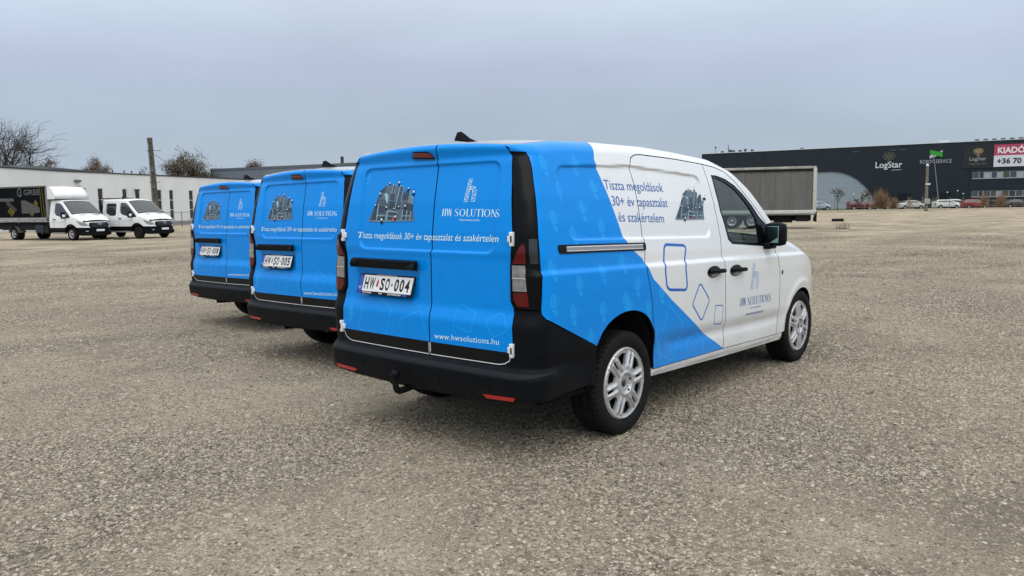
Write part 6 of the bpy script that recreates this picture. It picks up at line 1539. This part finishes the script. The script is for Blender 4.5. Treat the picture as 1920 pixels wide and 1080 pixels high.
    for sg in (-1, 1):
        pr = Print(); pr.poly([(sg * .70 + .06 * math.cos(t), .50 + .028 * math.sin(t)) for t in np.linspace(0, 2 * PI, 13)[:-1]]); pr.lay('fog_lamp', B.front(.03), PALEW, fb, center=(0, 0, .6), lift=.005)
    mb = MB(); mb.box(1.075, 1.085, -.26, .26, .50, .61); npl = mb.build('number_plate', PLATEW, root)
    mb = MB(); mb.box(1.0852, 1.087, .222, .26, .50, .61); mb.build('country_band', PLATEB, npl)
    mb = MB(); mb.box(back, .5, -.80, .80, .40, .62); mb.box(.2, .95, -.75, .75, .30, .5); mb.box(back, -.3, -.9, .9, .62, .75); mb.build('cab_floor', DARKIN, root)
    mb = MB(); mb.box(back - .01, back + .03, -.86, .86, .62, 2.2); mb.build('cab_rear_wall', TWHITE, root)
    return B

truck = empty('box_truck', place(-23.75, 43.6)); truck.rotation_euler[2] = heading(65)
make_cab(truck, False)
X0, X1 = -6.9, -1.86; ZB, ZT = 1.02, 3.02; HY = 1.09
mb = MB(); mb.box(X0, X1, -HY + .07, HY - .07, ZB + .25, ZT - .06); bx = mb.build('cargo_box', mat('box_grey', (.33, .34, .33), rough=.6, noise=.15, nscale=2), truck)
for sg in (-1, 1):
    mb = MB(); mb.bevbox(X0 - .02, X1 + .03, min(sg * HY, sg * (HY - .08)), max(sg * HY, sg * (HY - .08)), ZT - .07, ZT + .02, .015); mb.build('roof_rail', mat('rail_dark_grey', (.10, .105, .10), rough=.5), truck)
    for i, (a, b) in enumerate(((X1 - 2.42, X1 - .02), (X1 - 4.9, X1 - 2.50))):
        mb = MB(); y0, y1 = min(sg * HY, sg * (HY - .03)), max(sg * HY, sg * (HY - .03))
        for z0, z1 in ((ZB + .13, ZB + .25), (ZB, ZB + .115)): mb.bevbox(a, b, y0, y1, z0, z1, .008)
        bd = mb.build('drop_side', ALU, truck)
        lt = MB()
        for q in (a + .5, (a + b) / 2 + .2, b - .3): lt.box(q - .04, q + .04, sg * (HY + .004), sg * (HY + .02), ZB + .06, ZB + .09)
        lt.build('latch', BLK, bd)
    mb = MB(); mb.box(X1 - 2.49, X1 - 2.43, sg * (HY - .06), sg * (HY + .012), ZB - .05, ZB + .26); mb.build('side_post', ALU, truck)
    # curtain with vertical folds
    n = 90; vs_ = []
    for i in range(n + 1):
        x = X0 + (X1 - X0 - .05) * i / n; w_ = .008 * math.sin(i * 1.9) + .006 * math.sin(i * .7)
        for z in (ZB + .26, ZT - .07): vs_.append((x, sg * (HY - .02 + w_), z))
    mb = MB(); mb.add(vs_, [(2 * i, 2 * i + 2, 2 * i + 3, 2 * i + 1) for i in range(n)], 0, True)
    mb.build('curtain', mat('curtain_black', (.005, .0065, .009), rough=.7, spec=.06, noise=.35, nscale=1.2), truck)
FC = lambda x, z: np.stack([x, 0 * x - HY - .004, z], -1)
def curtain_print(name, shapes, m, lift=.004):
    pr = Print()
    for s_ in shapes: pr.poly(s_)
    return pr.lay(name, FC, m, truck, lift=lift, center=(-4, 0, 2), maxlen=9)
# positions along the curtain are metres back from its front edge
cx = lambda b: X1 - b
FADE = mat('print_faded_grey', (.085, .092, .092), rough=.7); FADE2 = mat('print_pale_grey', (.085, .087, .082), rough=.7)
YEL = mat('print_yellow', (.115, .095, .012), rough=.7, noise=.3, nscale=3); BRN = mat('print_brown', (.055, .043, .035), rough=.6)
pr = Print(); text_on(pr, 'GREE', (cx(1.82), 2.55), (cx(.38), 2.55), .30, bold=.03); pr.lay('curtain_lettering', FC, FADE, truck, lift=.004, center=(-4, 0, 2), maxlen=9)
pr = Print()
ring = [(cx(2.16) + .19 * math.cos(t), 2.69 + .21 * math.sin(t)) for t in np.linspace(.5, 5.9, 20)]
pr.stroke(ring, .09); pr.stroke([(cx(2.12), 2.50), (cx(2.12), 2.72), (cx(1.98), 2.72)], .08); pr.lay('curtain_emblem', FC, FADE, truck, lift=.004, center=(-4, 0, 2), maxlen=9)
curtain_print('appliance_print', [[(cx(2.08), 1.50), (cx(2.10), 2.22), (cx(1.75), 2.26), (cx(.75), 1.92), (cx(.52), 1.84), (cx(.50), 1.60), (cx(.60), 1.54)]], FADE2)
curtain_print('diamond_print', [[(cx(1.02), 2.02), (cx(.84), 2.28), (cx(.62), 2.08), (cx(.66), 1.90)], [(cx(1.45), 1.51), (cx(.95), 1.53), (cx(1.18), 1.32)], [(cx(3.35), 1.62), (cx(3.05), 1.92), (cx(2.68), 1.60), (cx(3.0), 1.32)]], YEL)
curtain_print('brown_print', [[(cx(3.5), 2.20), (cx(3.2), 2.20), (cx(2.5), 1.75), (cx(2.6), 1.6), (cx(2.8), 1.72), (cx(3.05), 1.95), (cx(3.25), 1.86)]], BRN)
curtain_print('pill_print', [rounded([(cx(4.6), 2.20), (cx(2.72), 2.20), (cx(2.72), 2.38), (cx(4.6), 2.38)], .09, 4)], FADE)
curtain_print('strap', [[(cx(.36), 1.29), (cx(.30), 1.29), (cx(.36), 2.95), (cx(.42), 2.95)], [(cx(.16), 1.29), (cx(.08), 1.29), (cx(.18), 2.9), (cx(.24), 2.9)]], YEL)
mb = MB()
prof = [(-.02, .02), (-.02, .70), (.26, .72), (.55, .60), (.82, .28), (.92, .02)]
ys = [-1.0, -.93, -.7, 0, .7, .93, 1.0]; sc_ = [.72, .90, .98, 1.0, .98, .90, .72]
vs_ = [(-1.80 + a * k, y, 2.27 + b * (.85 + .15 * k) + .02 * (1 - abs(y))) for y, k in zip(ys, sc_) for a, b in prof]; m_ = len(prof)
mb.add(vs_, [(i * m_ + j, (i + 1) * m_ + j, (i + 1) * m_ + (j + 1) % m_, i * m_ + (j + 1) % m_) for i in range(len(ys) - 1) for j in range(m_)] , 0, True)
mb.add(vs_[:m_], [tuple(range(m_))]); mb.add(vs_[-m_:], [tuple(range(m_))]); mb.build('roof_deflector', TWHITE, truck)
mb = MB(); mb.box(X0, X1 + .1, -.42, .42, .55, .80); mb.box(X0, X1, -.85, .85, .60, 1.0); mb.box(-2.6, -1.95, -.95, -.45, .40, .80); mb.box(-4.9, -4.3, .3, .8, .5, .9); mb.build('chassis', mat('chassis_dark', (.018, .019, .02), rough=.8), truck)
mb = MB(); mb.bevbox(-3.0, -2.35, -1.0, -.60, .42, .86, .02); mb.build('tool_box', mat('toolbox_blue_grey', (.03, .036, .045), rough=.5), truck)
for sg in (-1, 1):
    for y in (.90, .66): simple_wheel(truck, -4.95, sg * y, .345, .20, sg)
    mb = MB(); arc = [(-4.95 + .43 * math.cos(t), .36 + .43 * math.sin(t)) for t in np.linspace(.15, PI - .15, 13)]
    v = [(a, sg * .56, b) for a, b in arc] + [(a, sg * 1.02, b) for a, b in arc]; k = len(arc); mb.add(v, [(i, i + 1, k + i + 1, k + i) for i in range(k - 1)], 0, True); mb.build('mudguard', mat('mudguard_grey', (.13, .135, .13), rough=.6), truck)
tag(truck, 'white cab box truck with black advertising curtain at the left edge', 'truck')

pick = empty('dropside_pickup', place(-20.9, 45.2)); pick.rotation_euler[2] = heading(67)
make_cab(pick, True)
mb = MB(); 
for y in (-.98, .94): mb.box(-2.92, -2.86, y, y + .05, .9, 2.36)
mb.box(-2.92, -2.86, -.98, .99, 2.28, 2.34); mb.box(-2.91, -2.88, -.95, .95, .95, 1.9); mb.build('headboard', mat('headboard_black', (.015, .015, .018), rough=.5), pick)
mb = MB(); mb.box(-2.90, -1.3, -.96, -.92, 2.31, 2.335); mb.build('roof_bar', mat('dark_red_bar', (.16, .012, .02), rough=.5), pick)
mb = MB(); mb.box(-5.6, -2.95, -1.02, 1.02, .90, .98); mb.box(-5.6, -2.95, -1.03, -1.0, .98, 1.36); mb.box(-5.6, -2.95, 1.0, 1.03, .98, 1.36); mb.box(-5.62, -5.58, -1.03, 1.03, .98, 1.36); mb.build('load_bed', ALU, pick)
mb = MB(); mb.box(-5.5, -2.5, -.42, .42, .5, .78); mb.build('chassis', mat('chassis_dark', (.018, .019, .02), rough=.8), pick)
for sg in (-1, 1): simple_wheel(pick, -3.5, sg * .86, .345, .22, sg, cov=mat('steel_dark', (.02, .02, .021), rough=.5))
mb = MB(); mb.tube([(-.95, .1, 2.27), (-1.35, .18, 2.62)], .008, 5); mb.build('whip_aerial', BLK, pick)
mb = MB(); mb.bevbox(-2.0, -1.85, .1, .5, 2.28, 2.36, .02); mb.tube([(-1.75, -.35, 2.27), (-1.75, -.35, 2.40)], .06, 8); mb.build('roof_beacon', BLK, pick)
tag(pick, 'white double cab pickup with black headboard parked beside the utility pole', 'truck')

# ---- curtain-sided trailer behind the white van
tr = empty('curtain_trailer', place(17.02, 43.6, -.0)); tr.rotation_euler[2] = math.atan2(*(lambda v: (v[1], v[0]))(-SIDE * .937 + VIEW * .349))
# x runs away from the visible rear corner, along the near side; near side is y = 0, body extends to negative/positive y
sy = 1.0
LN = 8.2; TW = 2.5
def tbox(mb, x0, x1, y0, y1, z0, z1, **k): mb.box(x0, x1, -y1, -y0, z0, z1, **k)
near = 0.0
CURT = mat('curtain_grey', (.150, .152, .147), rough=.6, noise=.22, nscale=1.4, ncol=(.115, .113, .10), stretch=(1, 1, .35))
n = 150; vs_ = []
for i in range(n + 1):
    x = .10 + (LN - .2) * i / n; w_ = .010 * math.sin(i * 1.3) + .012 * math.sin(i * .41) + (.006 if i % 19 == 0 else 0)
    for z in (1.08, 2.2, 3.36): vs_.append((x, -.02 - w_ * (.6 if z == 2.2 else 1), z))
mb = MB(); mb.add(vs_, [(3 * i + j, 3 * i + 3 + j, 3 * i + 4 + j, 3 * i + 1 + j) for i in range(n) for j in range(2)], 0, True)
cu = mb.build('side_curtain', CURT, tr)
for i in range(0, 10):
    mb = MB(); x = .5 + i * .82; mb.box(x - .02, x + .02, -.03, -.004, 1.06, 3.34); mb.build('strap', mat('strap_grey', (.125, .124, .115), rough=.7), tr)
mb = MB(); tbox(mb, .02, LN, .06, TW, 1.06, 3.40); mb.build('cargo_body', mat('trailer_body', (.30, .30, .28), rough=.6), tr)
mb = MB(); mb.bevbox(-.02, LN + .02, -.10, .03, 3.36, 3.50, .02); mb.build('roof_rail', mat('rail_pale_dirty', (.42, .41, .36), rough=.6, noise=.4, nscale=2.5), tr)
mb = MB(); mb.box(-.01, LN, -.08, .036, 3.24, 3.362); mb.build('curtain_track', BLK, tr)
for x in (0., LN - .12):
    mb = MB(); mb.bevbox(x - .02, x + .13, -.06, .04, .98, 3.42, .015); mb.build('corner_post', mat('post_cream', (.55, .54, .47), rough=.6, noise=.25, nscale=4), tr)
mb = MB(); mb.bevbox(-.03, LN + .02, -.08, .05, .86, 1.06, .015); mb.box(-.03, LN, -TW, -.08, .95, 1.05); mb.build('side_rave', mat('rave_white', (.60, .60, .57), rough=.6, noise=.25, nscale=3), tr)
mb = MB(); mb.box(-.02, LN, -.07, .03, .78, .855); mb.build('lower_rail', mat('rail_brown', (.22, .20, .17), rough=.7, noise=.5, nscale=6), tr)
mb = MB(); mb.box(-.06, -.02, -TW, 0, 1.0, 3.40); mb.build('rear_doors', mat('rave_white', (.6, .6, .57)), tr)
mb = MB(); mb.box(.2, LN, -1.75, -1.55, .45, .80); mb.box(.2, LN, -.95, -.75, .45, .80); mb.box(-.08, .06, -TW + .05, -.1, .42, .62); mb.box(1.2, 2.2, -2.0, -.5, .35, .7); mb.build('chassis', mat('chassis_dark', (.018, .019, .02), rough=.8), tr)
mb = MB(); mb.bevbox(-.10, .03, -TW + .1, .02, .40, .95, .03); mb.box(.3, 1.0, -.5, -.1, .42, .72); mb.build('under_run_bar', BLK, tr)
mb = MB(); mb.bevbox(2.55, 2.85, -.4, -.05, .30, .78, .03); mb.build('red_tool_case', mat('case_red', (.20, .02, .025), rough=.5), tr)
for x in (3.4, 4.5):
    for y in (-.30, -2.2): simple_wheel(tr, x, y, .45, .30, 1 if y > -1 else -1)
tag(tr, 'grey curtain sided trailer standing behind the nearest white van bonnet', 'trailer')

# ---- parked cars beyond the right-hand fence
def make_car(name, loc, deg, color, kind, label, scale=1.0):
    r = empty(name, loc); r.rotation_euler[2] = heading(deg)
    P = mat('car_paint_%02d%02d%02d' % tuple(int(c * 99) for c in color), color, rough=.3, coat=.8)
    wb = 2.55
    if kind == 'sedan': TOP = [(-3.62, .92), (-3.4, .98), (-2.75, 1.04), (-2.65, 1.06), (-2.05, 1.38), (-1.6, 1.43), (-1.0, 1.42), (-.75, 1.36), (-.05, .98), (.05, .95), (.6, .84), (.78, .70)]; cab = [(-2.62, 1.02), (-2.05, 1.34), (-1.0, 1.37), (-.75, 1.30), (-.12, .98)]; xr = -3.62
    elif kind == 'hatch': TOP = [(-3.42, .98), (-3.36, 1.10), (-3.0, 1.42), (-2.5, 1.48), (-1.2, 1.48), (-.8, 1.40), (-.0, 1.0), (.1, .96), (.6, .84), (.78, .70)]; cab = [(-3.12, 1.10), (-2.85, 1.38), (-1.2, 1.42), (-.8, 1.34), (-.1, .99)]; xr = -3.42
    else: TOP = [(-3.30, 1.0), (-3.24, 1.12), (-2.9, 1.44), (-2.3, 1.54), (-1.2, 1.54), (-.7, 1.42), (.2, 1.0), (.3, .96), (.62, .84), (.80, .70)]; cab = [(-3.05, 1.12), (-2.8, 1.38), (-1.2, 1.47), (-.7, 1.36), (.05, 1.0)]; xr = -3.3
    B = Body([(.2, .80), (.4, .845), (.62, .86), (.90, .84), (1.0, .80), (1.25, .72), (1.5, .62)], TOP, .86, -.1, 2.6, xr=xr - .05, xrm=xr + .8, nr=3.0, RT=.06, crown=.04, nose=[(.2, -.06), (.35, 0), (.6, 0), (.8, -.08), (.9, -.12)])
    a, b = B.rcut, B.xcut
    top = [(x, float(B.T(x)) - .001) for x in np.linspace(a, b, 34)]
    def arch(x0): return [(x0 + .36 * math.cos(t), .32 + .36 * math.sin(t)) for t in np.linspace(0, PI, 9)]
    out_ = top + [(b, .22)] + [p for p in arch(0) if p[1] > .22] + [p for p in arch(-wb) if p[1] > .22] + [(a, .24)]
    win = rounded([(cab[0][0] + .10, cab[0][1] - .02), (cab[1][0] + .05, cab[1][1] - .02), (cab[2][0], cab[2][1] - .03), (cab[3][0] + .0, cab[3][1] - .05), (cab[4][0] - .15, cab[4][1] - .03)], .05, 2)
    for sg in (-1, 1):
        sp = panel('side_panel', B.side(sg), out_, P, r, holes=[win], res=.25, gap=.001, center=(-1.3, 0, .7), bres=.12)
        wn_ = panel('side_window', B.side(sg, -.01), win, CARGLASS, sp, res=.5, gap=0, rim=.003, center=(-1.3, 0, .7))
        pr = Print(); pr.stroke([(-1.42, .98), (-1.38, 1.46)], .05); pr.lay('door_pillar', B.side(sg), P, sp, lift=.004, center=(-1.3, 0, .7), maxlen=9)
        pr = Print(); pr.stroke([(-1.42, .30), (-1.42, .97)], .012); pr.stroke([(-.42, .30), (-.40, .97)], .012); pr.stroke([(-2.3, .55), (-2.2, .97)], .012); pr.lay('door_joint', B.side(sg), BLK, sp, lift=.003, center=(-1.3, 0, .7), maxlen=9)
        for x in (0, -wb): simple_wheel(r, x, sg * .74, .31, .19, sg)
        mb = MB(); mb.bevbox(-.50, -.34, sg * .86 - .08, sg * .86 + .08, .95, 1.08, .03); mb.build('wing_mirror', P, r)
        pr = Print(); pr.poly([(sg * .42, .60), (sg * .66, .58), (sg * .66, .72), (sg * .46, .70)]); pr.lay('headlight', B.front(), LAMPG, r, lift=.006, center=(0, 0, .5), maxlen=9)
        pr = Print(); pr.poly([(sg * .50, .66), (sg * .70, .66), (sg * .70, .86), (sg * .52, .86)]); pr.lay('tail_light', B.back(), REDL, r, lift=.006, center=(-1, 0, .5), maxlen=9)
    gx = [p for p in cab]
    B.top_piece('bonnet', gx[4][0] + .14, b + .05, P, r, res=.4); B.top_piece('windscreen', gx[3][0] + .06, gx[4][0] + .12, CARGLASS, r, res=.4)
    B.top_piece('roof', gx[1][0] - .02, gx[3][0] + .04, P, r, res=.4); B.top_piece('rear_window', gx[0][0] - .02, gx[1][0] - .04, CARGLASS, r, res=.4)
    if kind == 'sedan': B.top_piece('boot_lid', a, gx[0][0] - .04, P, r, res=.4)
    yb = .66; zt_ = float(B.T(np.array(b))); zb_ = float(B.T(np.array(a)))
    panel('front_bumper', B.front(), [(-yb, .22), (yb, .22), (yb, zt_ + .02), (-yb, zt_ + .02)], P, r, res=.3, gap=0, center=(0, 0, .5))
    panel('rear_bumper', B.back(), [(-.72, .24), (.72, .24), (.72, zb_ + .02), (-.72, zb_ + .02)], P, r, res=.3, gap=0, center=(-1, 0, .5))
    mb = MB(); mb.box(xr + .4, .6, -.6, .6, .2, .5); mb.box(-2.9, -.2, -.7, .7, .45, .75); mb.build('floor_pan', DARKIN, r)
    tag(r, label, 'car', 'cars parked behind the right-hand fence'); r.scale = (scale,) * 3; return r
CARS = [
    (50.9, 126, 88, (.30, .38, .44), 'sedan', 'pale blue car directly beside the trailer rear, behind a bare young tree'),
    (57.6, 132, -84, (.66, .68, .68), 'hatch', 'white car of which only the nose shows behind the dark red one'),
    (58.9, 128.5, 86, (.13, .015, .02), 'hatch', 'dark red hatchback behind the reeds, left of the orange bush'),
    (61.4, 131, 86, (.05, .02, .02), 'sedan', 'dark maroon car half hidden by the orange bush'),
    (64.5, 134, 84, (.012, .018, .035), 'hatch', 'dark blue hatchback just right of the orange bush'),
    (67.3, 128.5, 87, (.46, .47, .45), 'sedan', 'silver saloon standing left of the short concrete post'),
    (70.0, 133, 85, (.02, .022, .026), 'hatch', 'black hatchback behind the short concrete post'),
    (72.5, 127.5, 88, (.60, .61, .57), 'hatch', 'white hatchback with its tail towards the flagpole foot'),
    (71.8, 129.5, -80, (.62, .65, .68), 'mpv', 'silver people carrier with its nose against the white hatchback'),
    (77.7, 128.5, 88, (.24, .02, .022), 'hatch', 'bright red car behind the orange shrub under the lower windows'),
    (84.8, 129, 88, (.022, .024, .026), 'sedan', 'dark grey car at the right edge of the picture, behind the fence'),
]
for L_, D_, dg, colr, kd, lb in CARS: make_car('parked_car', place(L_, D_), dg, colr, kd, lb)
